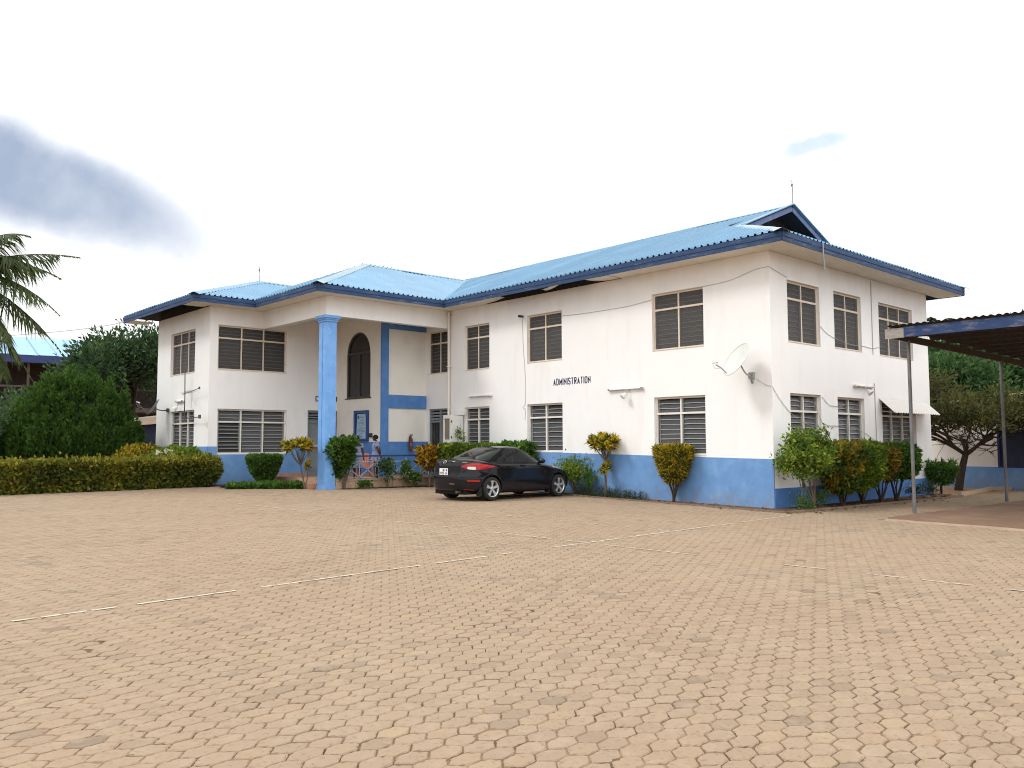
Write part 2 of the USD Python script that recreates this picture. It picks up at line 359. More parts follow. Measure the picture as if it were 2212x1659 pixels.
pmat("line_paint", (0.58, 0.52, 0.42), (0.50, 0.42, 0.32), scale=6, rough=0.85, dirt=(0.34, 0.25, 0.17), dirt_amt=0.9, dirt_scale=8, dirt_lo=0.48, dirt_hi=0.66)
pmat("bark", (0.10, 0.075, 0.055), (0.17, 0.13, 0.10), scale=14, stretch=(1, 1, 0.35), rough=0.9, spec=0.15, bump=0.6, bscale=40)
pmat("bark_dark", (0.04, 0.03, 0.024), (0.075, 0.055, 0.042), scale=14, stretch=(1, 1, 0.35), rough=0.9, spec=0.15, bump=0.6, bscale=40)
pmat("bark_palm", (0.15, 0.12, 0.09), (0.22, 0.18, 0.14), scale=8, stretch=(1, 1, 3), rough=0.9, bump=0.5)
pmat("awning_white", (0.74, 0.72, 0.68), (0.78, 0.76, 0.72), scale=3, rough=0.5, spec=0.4, dirt=(0.45, 0.30, 0.2), dirt_amt=0.35, dirt_scale=6, dirt_lo=0.6)
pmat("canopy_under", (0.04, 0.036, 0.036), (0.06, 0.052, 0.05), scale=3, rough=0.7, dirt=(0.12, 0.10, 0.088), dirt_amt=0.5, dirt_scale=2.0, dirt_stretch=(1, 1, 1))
pmat("canopy_timber", (0.045, 0.036, 0.032), (0.075, 0.055, 0.045), scale=6, stretch=(1, 4, 1), rough=0.85)
pmat("canopy_fascia", (0.014, 0.036, 0.11), (0.022, 0.052, 0.14), scale=4, rough=0.7, dirt=(0.20, 0.19, 0.20), dirt_amt=0.75, dirt_scale=3.0, dirt_stretch=(1, 1, 4), dirt_lo=0.52, dirt_hi=0.7)
pmat("timber_grey", (0.24, 0.22, 0.20), (0.34, 0.31, 0.28), scale=6, stretch=(1, 1, 4), rough=0.9)
pmat("far_roof", (0.17, 0.36, 0.55), (0.22, 0.42, 0.60), scale=0.5, rough=0.4, spec=0.5)
pmat("far_fascia", (0.02, 0.035, 0.12), rough=0.7)
pmat("far_dark", (0.05, 0.036, 0.032), (0.07, 0.05, 0.045), rough=0.9)
pmat("far_cream", (0.66, 0.58, 0.50), (0.72, 0.64, 0.56), scale=2, rough=0.8)
pmat("far_pale_blue", (0.30, 0.46, 0.72), rough=0.8)
pmat("far_white", (0.68, 0.66, 0.62), rough=0.85)
pmat("shed_cream", (0.62, 0.50, 0.38), (0.66, 0.54, 0.42), rough=0.7)
pmat("tarp_blue", (0.012, 0.018, 0.05), (0.02, 0.03, 0.075), scale=3, rough=0.6)
pmat("shutter_blue", (0.016, 0.022, 0.05), (0.025, 0.035, 0.075), scale=4, rough=0.6)
pmat("skin", (0.045, 0.024, 0.016), (0.065, 0.034, 0.022), scale=10, rough=0.5, spec=0.4)
pmat("hair", (0.006, 0.005, 0.005), (0.010, 0.009, 0.008), scale=60, rough=0.9, bump=0.4, bscale=200)
pmat("dress", (0.19, 0.21, 0.36), (0.25, 0.275, 0.43), scale=60, rough=0.85, spec=0.15, sheen=0.3)
pmat("dress_white", (0.50, 0.51, 0.58), (0.6, 0.61, 0.66), scale=30, rough=0.85)
pmat("belt", (0.16, 0.18, 0.32), rough=0.8)
pmat("sandal", (0.05, 0.022, 0.018), rough=0.6)
pmat("chair_orange", (0.55, 0.16, 0.06), (0.62, 0.20, 0.09), scale=4, rough=0.45, spec=0.4)
pmat("ext_red", (0.11, 0.022, 0.016), (0.16, 0.032, 0.024), scale=6, rough=0.35)
pmat("ext_label", (0.14, 0.11, 0.10), rough=0.5)
pmat("sticker_red", (0.45, 0.05, 0.04), rough=0.5)
pmat("sticker_blue", (0.25, 0.45, 0.62), rough=0.5)
pmat("cloth_pale", (0.40, 0.34, 0.27), (0.46, 0.40, 0.32), scale=6, rough=0.9)
pmat("car_paint", (0.004, 0.004, 0.0055), (0.005, 0.005, 0.007), scale=3, rough=0.09, spec=0.36)
pmat("car_glass", (0.006, 0.007, 0.007), rough=0.05, spec=0.22)
pmat("window_dark", (0.012, 0.012, 0.013), rough=0.12, spec=0.4)
pmat("car_rubber", (0.012, 0.012, 0.012), (0.022, 0.02, 0.018), scale=10, rough=0.85)
pmat("car_trim", (0.006, 0.006, 0.007), rough=0.4, spec=0.2)
pmat("alloy", (0.62, 0.63, 0.64), (0.68, 0.69, 0.70), scale=6, rough=0.3, metallic=0.85)
pmat("chrome", (0.75, 0.75, 0.76), rough=0.15, metallic=1.0)
pmat("lamp_red", (0.26, 0.008, 0.008), (0.36, 0.014, 0.012), scale=14, rough=0.12, spec=0.5)
pmat("lamp_clear", (0.60, 0.58, 0.54), rough=0.15, spec=0.6)
pmat("lamp_amber", (0.55, 0.16, 0.03), rough=0.2)
pmat("lamp_smoke", (0.12, 0.13, 0.14), rough=0.1, spec=0.7)
pmat("plate_white", (0.72, 0.72, 0.72), rough=0.45)

# louvre glass: mostly dark, a little see-through, reflects the sky; pale tone is a painted edge glint
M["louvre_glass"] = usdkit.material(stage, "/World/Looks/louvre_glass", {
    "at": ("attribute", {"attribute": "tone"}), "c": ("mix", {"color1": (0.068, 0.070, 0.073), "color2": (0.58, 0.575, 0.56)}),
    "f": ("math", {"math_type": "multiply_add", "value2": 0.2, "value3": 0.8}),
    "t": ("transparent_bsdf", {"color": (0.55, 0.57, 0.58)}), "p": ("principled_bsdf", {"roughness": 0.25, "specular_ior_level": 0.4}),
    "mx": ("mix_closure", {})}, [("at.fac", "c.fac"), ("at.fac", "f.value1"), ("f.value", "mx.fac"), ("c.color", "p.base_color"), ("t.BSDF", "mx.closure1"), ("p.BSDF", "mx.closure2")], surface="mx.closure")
M["insect_net"] = usdkit.material(stage, "/World/Looks/insect_net", {
    "t": ("transparent_bsdf", {"color": (0.8, 0.8, 0.8)}), "p": ("principled_bsdf", {"base_color": (0.085, 0.08, 0.075), "roughness": 0.9}),
    "mx": ("mix_closure", {"fac": 0.24})}, [("t.BSDF", "mx.closure1"), ("p.BSDF", "mx.closure2")], surface="mx.closure")
M["clear_pane"] = usdkit.material(stage, "/World/Looks/clear_pane", {
    "t": ("transparent_bsdf", {"color": (0.85, 0.86, 0.86)}), "gl": ("glossy_bsdf", {"color": (0.8, 0.8, 0.8), "roughness": 0.05}), "f": ("fresnel", {"IOR": 1.5}),
    "mx": ("mix_closure", {})}, [("f.fac", "mx.fac"), ("t.BSDF", "mx.closure1"), ("gl.BSDF", "mx.closure2")], surface="mx.closure")
# paving blocks: each block its own tone, worn and speckled
M["paver"] = usdkit.material(stage, "/World/Looks/paver", {
    "a": ("attribute", {"attribute": "tone"}), "g": ("geometry", {}),
    "r": ("rgb_ramp", {"ramp": [(0.0, (0.19, 0.146, 0.105)), (0.14, (0.235, 0.178, 0.125)), (0.4, (0.283, 0.213, 0.147)), (0.65, (0.305, 0.23, 0.157)), (0.85, (0.303, 0.22, 0.147)), (1.0, (0.325, 0.247, 0.157))]}),
    "n1": ("noise_texture", {"scale": 0.3, "detail": 6.0, "roughness": 0.62}), "d1": ("map_range", {"from_min": 0.35, "from_max": 0.68, "to_min": 0.0, "to_max": 0.6, "clamp": True}),
    "m1": ("mix", {"color2": (0.275, 0.19, 0.128)}),
    "n2": ("noise_texture", {"scale": 26.0, "detail": 5.0, "roughness": 0.7}), "d2": ("map_range", {"from_min": 0.54, "from_max": 0.74, "to_min": 0.0, "to_max": 0.75, "clamp": True}),
    "m2": ("mix", {"color2": (0.14, 0.105, 0.075)}),
    "n3": ("noise_texture", {"scale": 7.0, "detail": 4.0}), "d3": ("map_range", {"from_min": 0.5, "from_max": 0.75, "to_min": 0.0, "to_max": 0.5, "clamp": True}),
    "m3": ("mix", {"color2": (0.36, 0.28, 0.20)}),
    "nb": ("noise_texture", {"scale": 70.0, "detail": 4.0}), "b": ("bump", {"strength": 0.5, "distance": 0.006}),
    "p": ("principled_bsdf", {"roughness": 0.9, "specular_ior_level": 0.2})},
    [("a.fac", "r.fac"), ("g.position", "n1.vector"), ("g.position", "n2.vector"), ("g.position", "n3.vector"), ("g.position", "nb.vector"), ("n1.fac", "d1.value"), ("n2.fac", "d2.value"), ("n3.fac", "d3.value"),
     ("r.color", "m1.color1"), ("d1.result", "m1.fac"), ("m1.color", "m3.color1"), ("d3.result", "m3.fac"), ("m3.color", "m2.color1"), ("d2.result", "m2.fac"), ("m2.color", "p.base_color"),
     ("nb.fac", "b.height"), ("b.normal", "p.normal")], surface="p.BSDF")

leafmat("leaf_hedge", [(0.0, (0.020, 0.036, 0.008)), (0.4, (0.060, 0.074, 0.012)), (0.7, (0.12, 0.12, 0.016)), (1.0, (0.24, 0.21, 0.025))], cscale=1.1, clump=0.4)
leafmat("leaf_hedge_top", [(0.0, (0.06, 0.075, 0.012)), (0.4, (0.17, 0.16, 0.018)), (1.0, (0.36, 0.30, 0.03))], cscale=0.8, clump=0.4, gain=1.1)
leafmat("leaf_thuja", [(0.0, (0.013, 0.032, 0.007)), (0.5, (0.029, 0.064, 0.010)), (1.0, (0.055, 0.11, 0.016))], cscale=2.6, clump=0.3, trans=0.25, gain=1.6)
leafmat("leaf_dark", [(0.0, (0.012, 0.026, 0.012)), (0.5, (0.026, 0.054, 0.020)), (1.0, (0.075, 0.125, 0.05))], cscale=0.9, clump=0.55)
leafmat("leaf_forest", [(0.0, (0.014, 0.034, 0.012)), (0.5, (0.034, 0.075, 0.022)), (1.0, (0.085, 0.15, 0.04))], cscale=0.8, clump=0.5, gain=1.1)
leafmat("leaf_palm", [(0.0, (0.030, 0.045, 0.016)), (0.5, (0.055, 0.075, 0.024)), (1.0, (0.12, 0.13, 0.045))], cscale=1.2, clump=0.4, rough=0.35, gain=1.5)
leafmat("leaf_green", [(0.0, (0.016, 0.040, 0.008)), (0.5, (0.042, 0.092, 0.014)), (1.0, (0.11, 0.19, 0.030))], cscale=5)
leafmat("leaf_bright", [(0.0, (0.028, 0.058, 0.010)), (0.45, (0.075, 0.125, 0.016)), (0.75, (0.15, 0.20, 0.02)), (1.0, (0.28, 0.30, 0.03))], cscale=3)
leafmat("leaf_yellow", [(0.0, (0.030, 0.045, 0.010)), (0.32, (0.075, 0.085, 0.012)), (0.5, (0.24, 0.19, 0.016)), (0.75, (0.40, 0.29, 0.02)), (1.0, (0.55, 0.40, 0.025))], cscale=5, clump=0.4, gain=1.1)
leafmat("leaf_croton", [(0.0, (0.022, 0.042, 0.010)), (0.36, (0.065, 0.10, 0.012)), (0.46, (0.30, 0.22, 0.015)), (1.0, (0.56, 0.41, 0.03))], cscale=6, clump=0.2, gain=1.1)
leafmat("leaf_orange", [(0.0, (0.040, 0.035, 0.012)), (0.3, (0.13, 0.07, 0.014)), (0.55, (0.36, 0.205, 0.018)), (1.0, (0.58, 0.40, 0.03))], cscale=5, clump=0.35, gain=1.1)
leafmat("leaf_mixed", [(0.0, (0.018, 0.034, 0.008)), (0.5, (0.045, 0.075, 0.012)), (1.0, (0.12, 0.15, 0.02))], cscale=4, patch=[(0.0, (0.055, 0.048, 0.01)), (0.5, (0.19, 0.14, 0.014)), (1.0, (0.38, 0.28, 0.02))], patch_amt=0.9, patch_scale=2.4)
leafmat("leaf_olive", [(0.0, (0.024, 0.032, 0.012)), (0.5, (0.060, 0.066, 0.020)), (1.0, (0.15, 0.14, 0.04))], cscale=1.8, clump=0.4, gain=1.15)
leafmat("leaf_rust", [(0.0, (0.03, 0.032, 0.01)), (0.4, (0.085, 0.072, 0.013)), (0.7, (0.18, 0.13, 0.016)), (1.0, (0.34, 0.24, 0.02))], cscale=4)
leafmat("leaf_fallen", [(0.0, (0.09, 0.06, 0.03)), (1.0, (0.24, 0.17, 0.08))], cscale=4, gain=1.0, trans=0.1)
leafmat("leaf_weed", [(0.0, (0.016, 0.030, 0.014)), (1.0, (0.055, 0.075, 0.03))], cscale=5)
# ------------------------------------------------------------------ ground


def sheet(xs, ys, dz, fz=gz):
    X, Y = np.meshgrid(xs, ys, indexing="ij")
    v = np.stack([X, Y, fz(X, Y) + dz], -1).reshape(-1, 3)
    a, b = len(xs), len(ys)
    i = np.arange(a * b).reshape(a, b)
    f = np.stack([i[:-1, :-1], i[1:, :-1], i[1:, 1:], i[:-1, 1:]], -1).reshape(-1, 4)
    return MB().add(v, f)


far = np.array([-900, -300, -100, -60, -30, -15, 0, 15, 30, 45, 60, 90, 140, 300, 900.0])
put("ground", sheet(far, far, -0.05), "earth", kind="structure")

# paved yard: everything between the beds, the canopy floor and the planted strip on the left
yard = Polygon([(-9, -9), (24, -9), (24, 5.0), (18.13, 5.2), (18.1, 8.22), (34.0, 8.0), (33.6, 9.75), (27.6, 9.98), (17.98, 10.22), (17.96, 11.2), (18.22, 17.5), (18.2, 22.6), (17.0, 23.5), (14.2, 23.85),
                (13.6, 24.2), (13.3, 25.4), (11.4, 26.6), (11.9, 27.45), (5.3, 26.72), (-9, 25.0)])
yard = yard.difference(sbox(18.1, -9, 40, 8.2))
bed = MB()
cx, cy = zip(*yard.exterior.coords[:-1])


def flat_poly(poly, dz, fz=gz):
    v, f = trimesh.creation.triangulate_polygon(poly.segmentize(1.5), engine="earcut")
    v = np.asarray(v)
    f = np.asarray(f)
    tri = v[f]
    area = (tri[:, 1, 0] - tri[:, 0, 0]) * (tri[:, 2, 1] - tri[:, 0, 1]) - (tri[:, 1, 1] - tri[:, 0, 1]) * (tri[:, 2, 0] - tri[:, 0, 0])
    f = np.where((area < 0)[:, None], f[:, ::-1], f)
    return np.column_stack([v, fz(v[:, 0], v[:, 1]) + dz]), f


pav = Thing("paved_yard", "", None, kind="structure")
# (sand that fills the joints)
pav.part("joint_sand", flat_poly(yard, -0.0115), "joint_sand")


def near_sand():
    """the nearer joints, filled unevenly: in places level with the blocks, in places washed out"""
    st = 0.065
    xs, ys = np.arange(0.2, 12, st), np.arange(0.2, 12, st)
    X, Y = np.meshgrid(xs, ys, indexing="ij")
    q = np.stack([X, Y, 0 * X], -1)
    hN = meshkit.fbm(q * 0.8, 3, 12) * 0.6 + meshkit.fbm(q * 4.0, 2, 5) * 0.4
    Z = gz(X, Y) - 0.0095 + 0.0060 * np.clip((hN - 0.40) / 0.28, 0, 1)
    f_ = (X * fw[0] + Y * fw[1]); s_ = np.abs(X * rt[0] + Y * rt[1])
    ok = (f_ > 1.5) & (f_ < 11) & (s_ < 0.66 * f_ + 2.3)
    v = np.stack([X, Y, Z], -1).reshape(-1, 3)
    i = np.arange(X.size).reshape(X.shape)
    k = ok[:-1, :-1] & ok[1:, 1:]
    f = np.stack([i[:-1, :-1], i[1:, :-1], i[1:, 1:], i[:-1, 1:]], -1)[k]
    used = np.unique(f); re = np.zeros(X.size, int); re[used] = np.arange(len(used))
    pav.part("near_sand", MB().add(v[used], re[f]), "joint_sand", smooth=True)


near_sand()


def pavers():
    th = math.radians(5.5)
    ex, ey = np.array([math.cos(th), math.sin(th)]), np.array([-math.sin(th), math.cos(th)])
    SL, HW = 0.107, 0.0735            # long hexagon: two flat sides, two right-angled points
    n = 190
    i, j = np.meshgrid(np.arange(-n, n), np.arange(-n, n), indexing="ij")
    i, j = i.ravel(), j.ravel()
    C = i[:, None] * (SL + HW) * ex + (j + 0.5 * (i % 2))[:, None] * 2 * HW * ey + np.array([8.0, 9.0])
    # region in (or just outside) the camera's view
    d = C - 0.0
    fwd = d @ (fw[:2] / np.linalg.norm(fw[:2])); side = d @ rt[:2]
    keep = (fwd > 1.6) & (np.abs(side) < 0.66 * fwd + 2.2)
    C = C[keep]
    import shapely
    inside = shapely.contains_xy(yard.buffer(-0.02), C[:, 0], C[:, 1])
    C = C[inside]
    fwd = C @ (fw[:2] / np.linalg.norm(fw[:2])); side = C @ rt[:2]
    r = np.random.default_rng(5)
    n = len(C)

    def hexo(g):
        c, h = SL / 2 + HW - g * math.sqrt(2), HW - g
        return np.array([[c, 0], [c - h, h], [h - c, h], [-c, 0], [h - c, -h], [c - h, -h]])
    tone = np.clip(0.5 + 0.14 * r.standard_normal(n) + 0.28 * (meshkit.noise(np.column_stack([C * 0.7, np.zeros(n)]), 3) - 0.5) + 0.25 * (meshkit.noise(np.column_stack([C * 3, np.zeros(n)]), 8) - 0.5), 0, 1)
    tone = np.where(r.random(n) < 0.018, r.uniform(0.02, 0.18, n), tone)
    gap = 0.0042
    top_h = r.normal(0, 0.0013, n) + 0.0012 * (meshkit.noise(np.column_stack([C * 0.9, np.zeros(n)]), 1) - 0.5) * 2
    tilt = r.normal(0, 0.014, (n, 2))
    rot = r.normal(0, 0.012, n)
    sc = r.normal(1.0, 0.012, n)

    def build(idx, fine):
        c = C[idx]
        m = len(c)
        sub = 4 if fine else 1

        def ring(g):
            q = hexo(g)
            return np.vstack([q[k] + (q[(k + 1) % 6] - q[k]) * t for k in range(6) for t in (np.arange(sub) / sub)])
        outer, inner = ring(gap), ring(gap + 0.0065)
        K = len(outer)
        base = outer
        rad = np.linalg.norm(base, axis=1, keepdims=True)
        P = np.zeros((m, 2 * K + 1 + K, 3))
        jo = r.normal(0, 0.0022 if fine else 0.0018, (m, K, 2))
        ji = r.normal(0, 0.0030 if fine else 0.0022, (m, K, 2))
        if fine:   # worn corners and chips
            chip = (r.random((m, K)) < 0.08)[..., None] * r.uniform(0.004, 0.013, (m, K, 1))
        else:
            chip = np.zeros((m, K, 1))
        dirn = base / rad
        xy_o = outer[None] * sc[idx][:, None, None] + jo * 0.6 - dirn[None] * chip * 0.7
        xy_i = inner[None] * sc[idx][:, None, None] + ji - dirn[None] * chip
        cr, sr = np.cos(rot[idx])[:, None], np.sin(rot[idx])[:, None]

        def place(xy, dz):
            x = xy[..., 0] * cr - xy[..., 1] * sr; y = xy[..., 0] * sr + xy[..., 1] * cr
            wx = c[:, None, 0] + x * ex[0] + y * ey[0]; wy = c[:, None, 1] + x * ex[1] + y * ey[1]
            z = gz(wx, wy) + top_h[idx][:, None] + tilt[idx][:, :1] * x + tilt[idx][:, 1:] * y + dz
            return np.stack([wx, wy, z], -1)
        P[:, :K] = place(xy_i, 0.0)
        P[:, K:2 * K] = place(xy_o, -0.006)
        P[:, 2 * K:3 * K] = place(xy_o, -0.018)
        P[:, 3 * K:] = place(np.zeros((m, 1, 2)), 0.0008)
        f = []
        for k in range(K):
            k2 = (k + 1) % K
            f += [[k, k2, 3 * K], [K + k, K + k2, k2], [K + k, k2, k]]
            f += [[2 * K + k, 2 * K + k2, K + k2], [2 * K + k, K + k2, K + k]]
        return P, np.array(f)
    dist = np.linalg.norm(C, axis=1)
    inframe = (np.abs(side) < 0.60 * fwd) & (fwd > 3.55)
    order = np.argsort(np.where(inframe, dist, 1e9))[:300]
    P, f = build(order, True)
    for k, i in enumerate(order):
        put("paver", MB().add(P[k], f, tone[i]), "paver", pav.path)
    rest = np.setdiff1d(np.arange(n), order)
    near = rest[dist[rest] < 8.5]; farr = rest[dist[rest] >= 8.5]
    mb = MB()
    for idx, fine in ((near, True), (farr, False)):
        P, f = build(idx, fine)
        K3 = P.shape[1]
        mb.add(P.reshape(-1, 3), (f[None] + (np.arange(len(idx)) * K3)[:, None, None]).reshape(-1, 3), np.repeat(tone[idx], K3))
    put("paver_field", mb, "paver", pav.path, kind="stuff")
    return n


NPAV = pavers()


# worn white court lines painted across the paving
def court_line(pts, width, seed, name_label, wear):
    r = np.random.default_rng(seed)
    pts = np.asarray(pts, float)
    seg = np.linalg.norm(np.diff(pts, axis=0), axis=1)
    L = np.concatenate([[0], np.cumsum(seg)])
    s = 0.0
    mb = MB()
    while s < L[-1] - 0.1:
        l = r.uniform(0.13, 0.34)
        if r.random() > wear:
            a, b = s + r.uniform(0, 0.02), min(s + l - r.uniform(0.008, 0.03), L[-1])
            k = max(2, int((b - a) / 0.05) + 1)
            q = np.linspace(a, b, k)
            x = np.interp(q, L, pts[:, 0]); y = np.interp(q, L, pts[:, 1])
            t = np.array([np.gradient(x), np.gradient(y)]); t /= np.linalg.norm(t, axis=0)
            nx, ny = -t[1], t[0]
            w = width * 0.5 * r.uniform(0.75, 1.1, k); w2 = width * 0.5 * r.uniform(0.75, 1.1, k)
            v = np.vstack([np.column_stack([x + nx * w, y + ny * w]), np.column_stack([x - nx * w2, y - ny * w2])])
            v = np.column_stack([v, gz(v[:, 0], v[:, 1]) + 0.0065])
            mb.add(v, [[k + i, k + i + 1, i + 1, i] for i in range(k - 1)])
        s += l
    p = put("court_line", mb, "line_paint", "/World", kind="structure")


court_line([(1.87, 8.77), (9.24, 9.35), (17.65, 9.91)], 0.05, 1, "", 0.2)
court_line([(9.07, 21.46), (9.65, 15.56), (10.33, 8.03), (10.84, 3.27)], 0.042, 2, "", 0.5)
court_line([(11.62, 21.8), (12.44, 12.98), (12.72, 9.53)], 0.042, 3, "", 0.55)

# planted beds along the walls
put("planting_bed", flat_poly(Polygon([(17.98, 10.2), (27.7, 9.97), (28.6, 10.9), (28.6, 11.2), (18.85, 11.2), (18.85, 24.1), (17.2, 24.1), (17.05, 23.55), (18.25, 22.6), (18.26, 17.5), (17.98, 11.2)]), 0.012), "soil", kind="structure")
put("planting_bed", flat_poly(Polygon([(14.25, 23.9), (17.0, 23.55), (18.8, 23.6), (18.8, 24.05), (14.25, 24.05)]), 0.016), "soil", kind="structure")
put("planting_bed", flat_poly(Polygon([(-9, 25.05), (5.3, 26.78), (11.85, 27.5), (13.6, 27.0), (13.6, 24.5), (14.2, 24.9), (14.2, 28.6), (11.7, 28.6), (11.7, 36), (-9, 36)]), 0.0), "soil", kind="structure")


# low kerbs: separate blocks set end to end
def kerb(pts, w, h, mat, label, cat="kerb", L=0.55, seed=0, dz=0.0):
    r = np.random.default_rng(seed)
    pts = np.asarray(pts, float)
    t = Thing("bed_kerb", label, cat, (pts[0][0], pts[0][1], gz(*pts[0])))
    for p, q in zip(pts[:-1], pts[1:]):
        D = np.linalg.norm(q - p); n = max(1, int(D / L))
        for k in range(n):
            a, b = p + (q - p) * (k + 0.01) / n, p + (q - p) * (k + 0.99) / n
            hh = h + r.normal(0, 0.006)
            za, zb = gz(*a) + hh / 2 - 0.03 + dz, gz(*b) + hh / 2 - 0.03 + dz
            t.part("kerb_block", MB().bar((*a, za), (*b, zb), w + r.normal(0, 0.004), hh + 0.06), mat)
    return t


kerb([(18.02, 10.3), (18.0, 11.2), (18.26, 17.4), (18.24, 22.4)], 0.07, 0.03, "kerb_brown", "low brown kerb edging the bed under the front wall", seed=1)
kerb([(18.08, 10.22), (27.7, 9.95)], 0.09, 0.05, "kerb_brown", "low dark kerb edging the shrub bed along the end wall", seed=2)
kerb([(28.6, 10.35), (33.4, 11.0), (35.5, 9.6)], 0.12, 0.07, "kerb_pale", "pale kerb in front of the low building on the right", seed=3)

# the canopy's rough reddish floor
fl = Thing("canopy_floor", "", None, kind="structure")
edge = np.array([(34, 8.06), (30, 8.1), (26, 8.14), (22, 8.18), (19.2, 8.25), (18.35, 8.24), (18.03, 8.1), (17.97, 7.3), (18.08, 6.5), (18.02, 5.6), (18.08, 4.6), (18.0, 3.2), (18.1, 1.5), (18.0, -2), (34, -2)])
slab = Polygon(edge).segmentize(0.12)
e2 = np.array(slab.exterior.coords[:-1])
e2 += (meshkit.noise(np.column_stack([e2 * 5, np.zeros(len(e2))]), 4)[:, None] - 0.5) * 0.10
slab = Polygon(e2).buffer(0)


def slab_z(x, y):
    return gz(np.asarray(x), np.asarray(y))


fl.part("floor_slab", flat_poly(slab.buffer(-0.10), 0.045), "slab_red")
rim_o, rim_i = np.array(slab.exterior.coords[:-1]), None
sv, sf = [], []
inner = slab.buffer(-0.10)
mb = MB()
v, f = flat_poly(slab.difference(inner.buffer(0.0)), 0.0)
d = np.array([inner.distance(__import__("shapely").Point(p[0], p[1])) for p in v])
v[:, 2] += np.where(d < 0.02, 0.041, -0.012)
fl.part("floor_edge", (v, f), "slab_edge")
# ------------------------------------------------------------------ the office building
FX, EY = 18.81, 11.08          # front wall faces -x, end wall faces -y
FZ = 0.48                      # porch floor
bld = Thing("office_building", "white two storey block with blue plinth and blue corrugated roof", "building", (FX, EY, 0))


def mapper(o, plane):
    if o == "x":
        return lambda a, d, z: np.stack(np.broadcast_arrays(plane + np.asarray(d, float), np.asarray(a, float), np.asarray(z, float)), -1)
    return lambda a, d, z: np.stack(np.broadcast_arrays(np.asarray(a, float), plane + np.asarray(d, float), np.asarray(z, float)), -1)


def slab_on(o, plane, poly, d0, d1):
    """a flat polygon in wall coordinates (along, up) given thickness from depth d0 to d1"""
    mb = MB()
    for g in getattr(poly, "geoms", [poly]):
        t = trimesh.creation.extrude_polygon(g, d1 - d0, engine="earcut")
        v, f = np.array(t.vertices), np.array(t.faces)
        P = mapper(o, plane)(v[:, 0], v[:, 2] + d0, v[:, 1])
        mb.add(P, f if o == "x" else f[:, ::-1])
    return mb


def wbox(mb, o, plane, a0, a1, d0, d1, z0, z1):
    p = mapper(o, plane)
    return mb.box(p(a0, d0, z0), p(a1, d1, z1))


def rect(a0, a1, z0, z1):
    return sbox(min(a0, a1), min(z0, z1), max(a0, a1), max(z0, z1))


WT = 0.22
# name, orientation, plane, outline, windows (a0, a1, z0, z1, columns, upper floor?)
W_FRONT = [(13.06, 14.78, 4.20, 5.81, 2, 1), (13.05, 14.75, 1.29, 2.90, 2, 0), (18.33, 19.92, 4.24, 5.80, 2, 1), (18.32, 19.92, 1.355, 2.90, 2, 0), (21.80, 23.14, 4.20, 5.79, 2, 1), (21.80, 23.14, 1.40, 2.91, 2, 0),
           (23.99, 25.28, 4.20, 5.79, 2, 1)]
W_END = [(19.65, 21.32, 4.20, 5.81, 2, 1), (22.12, 23.75, 4.22, 5.82, 2, 1), (24.89, 27.27, 4.20, 5.81, 3, 1), (19.67, 21.25, 1.30, 2.89, 2, 0), (22.18, 23.77, 1.30, 2.88, 2, 0), (24.91, 27.29, 1.30, 2.86, 3, 0)]
W_LBF = [(12.11, 14.72, 4.24, 5.82, 3, 1), (12.14, 14.75, 1.29, 2.88, 3, 0)]
W_LBS = [(29.77, 32.08, 4.20, 5.78, 3, 1), (29.72, 32.02, 1.25, 2.87, 3, 0)]
D4 = (23.97, 25.25, FZ, 2.92)
DL = (15.61, 16.84, FZ, 2.91)


def holes(poly, ws):
    for w in ws:
        poly = poly.difference(rect(*w[:4]))
    return poly


GB = -0.6
TOP = 6.44
bld.part("wall", slab_on("x", FX, holes(rect(EY + WT, 25.42, GB, TOP), W_FRONT + [D4]), 0, WT), "wall_white")
bld.part("wall", slab_on("y", EY, holes(rect(FX, 28.43, GB, TOP), W_END), 0, WT), "wall_white")
bld.part("wall", slab_on("y", 28.5, holes(rect(11.81, 16.84, GB, TOP), W_LBF + [DL]), 0, WT), "wall_white")
bld.part("wall", slab_on("x", 11.81, holes(rect(28.5 + WT, 33.42, GB, TOP), W_LBS), 0, WT), "wall_white")
arch_o = [(26.16, 3.35), (27.81, 3.35), (27.81, 5.02)] + [(26.985 + 0.80 * math.cos(t), 5.02 + 0.78 * math.sin(t)) for t in np.linspace(0, math.pi, 25)] + [(26.16, 5.02)]
ARCH = Polygon(arch_o)
bld.part("wall", slab_on("x", 16.84, rect(25.42 + WT, 28.5, GB, TOP).difference(ARCH), 0, WT), "porch_white")
bld.part("wall", slab_on("y", 25.42, rect(16.84, FX, GB, TOP), 0, WT), "porch_white")
mb = MB()
mb.box((28.43 - WT, EY + WT, GB), (28.43, 36.0, TOP)).box((11.81 + WT, 33.42 - WT, GB), (28.43 - WT, 33.42, TOP))
bld.part("back_wall", mb, "wall_white")
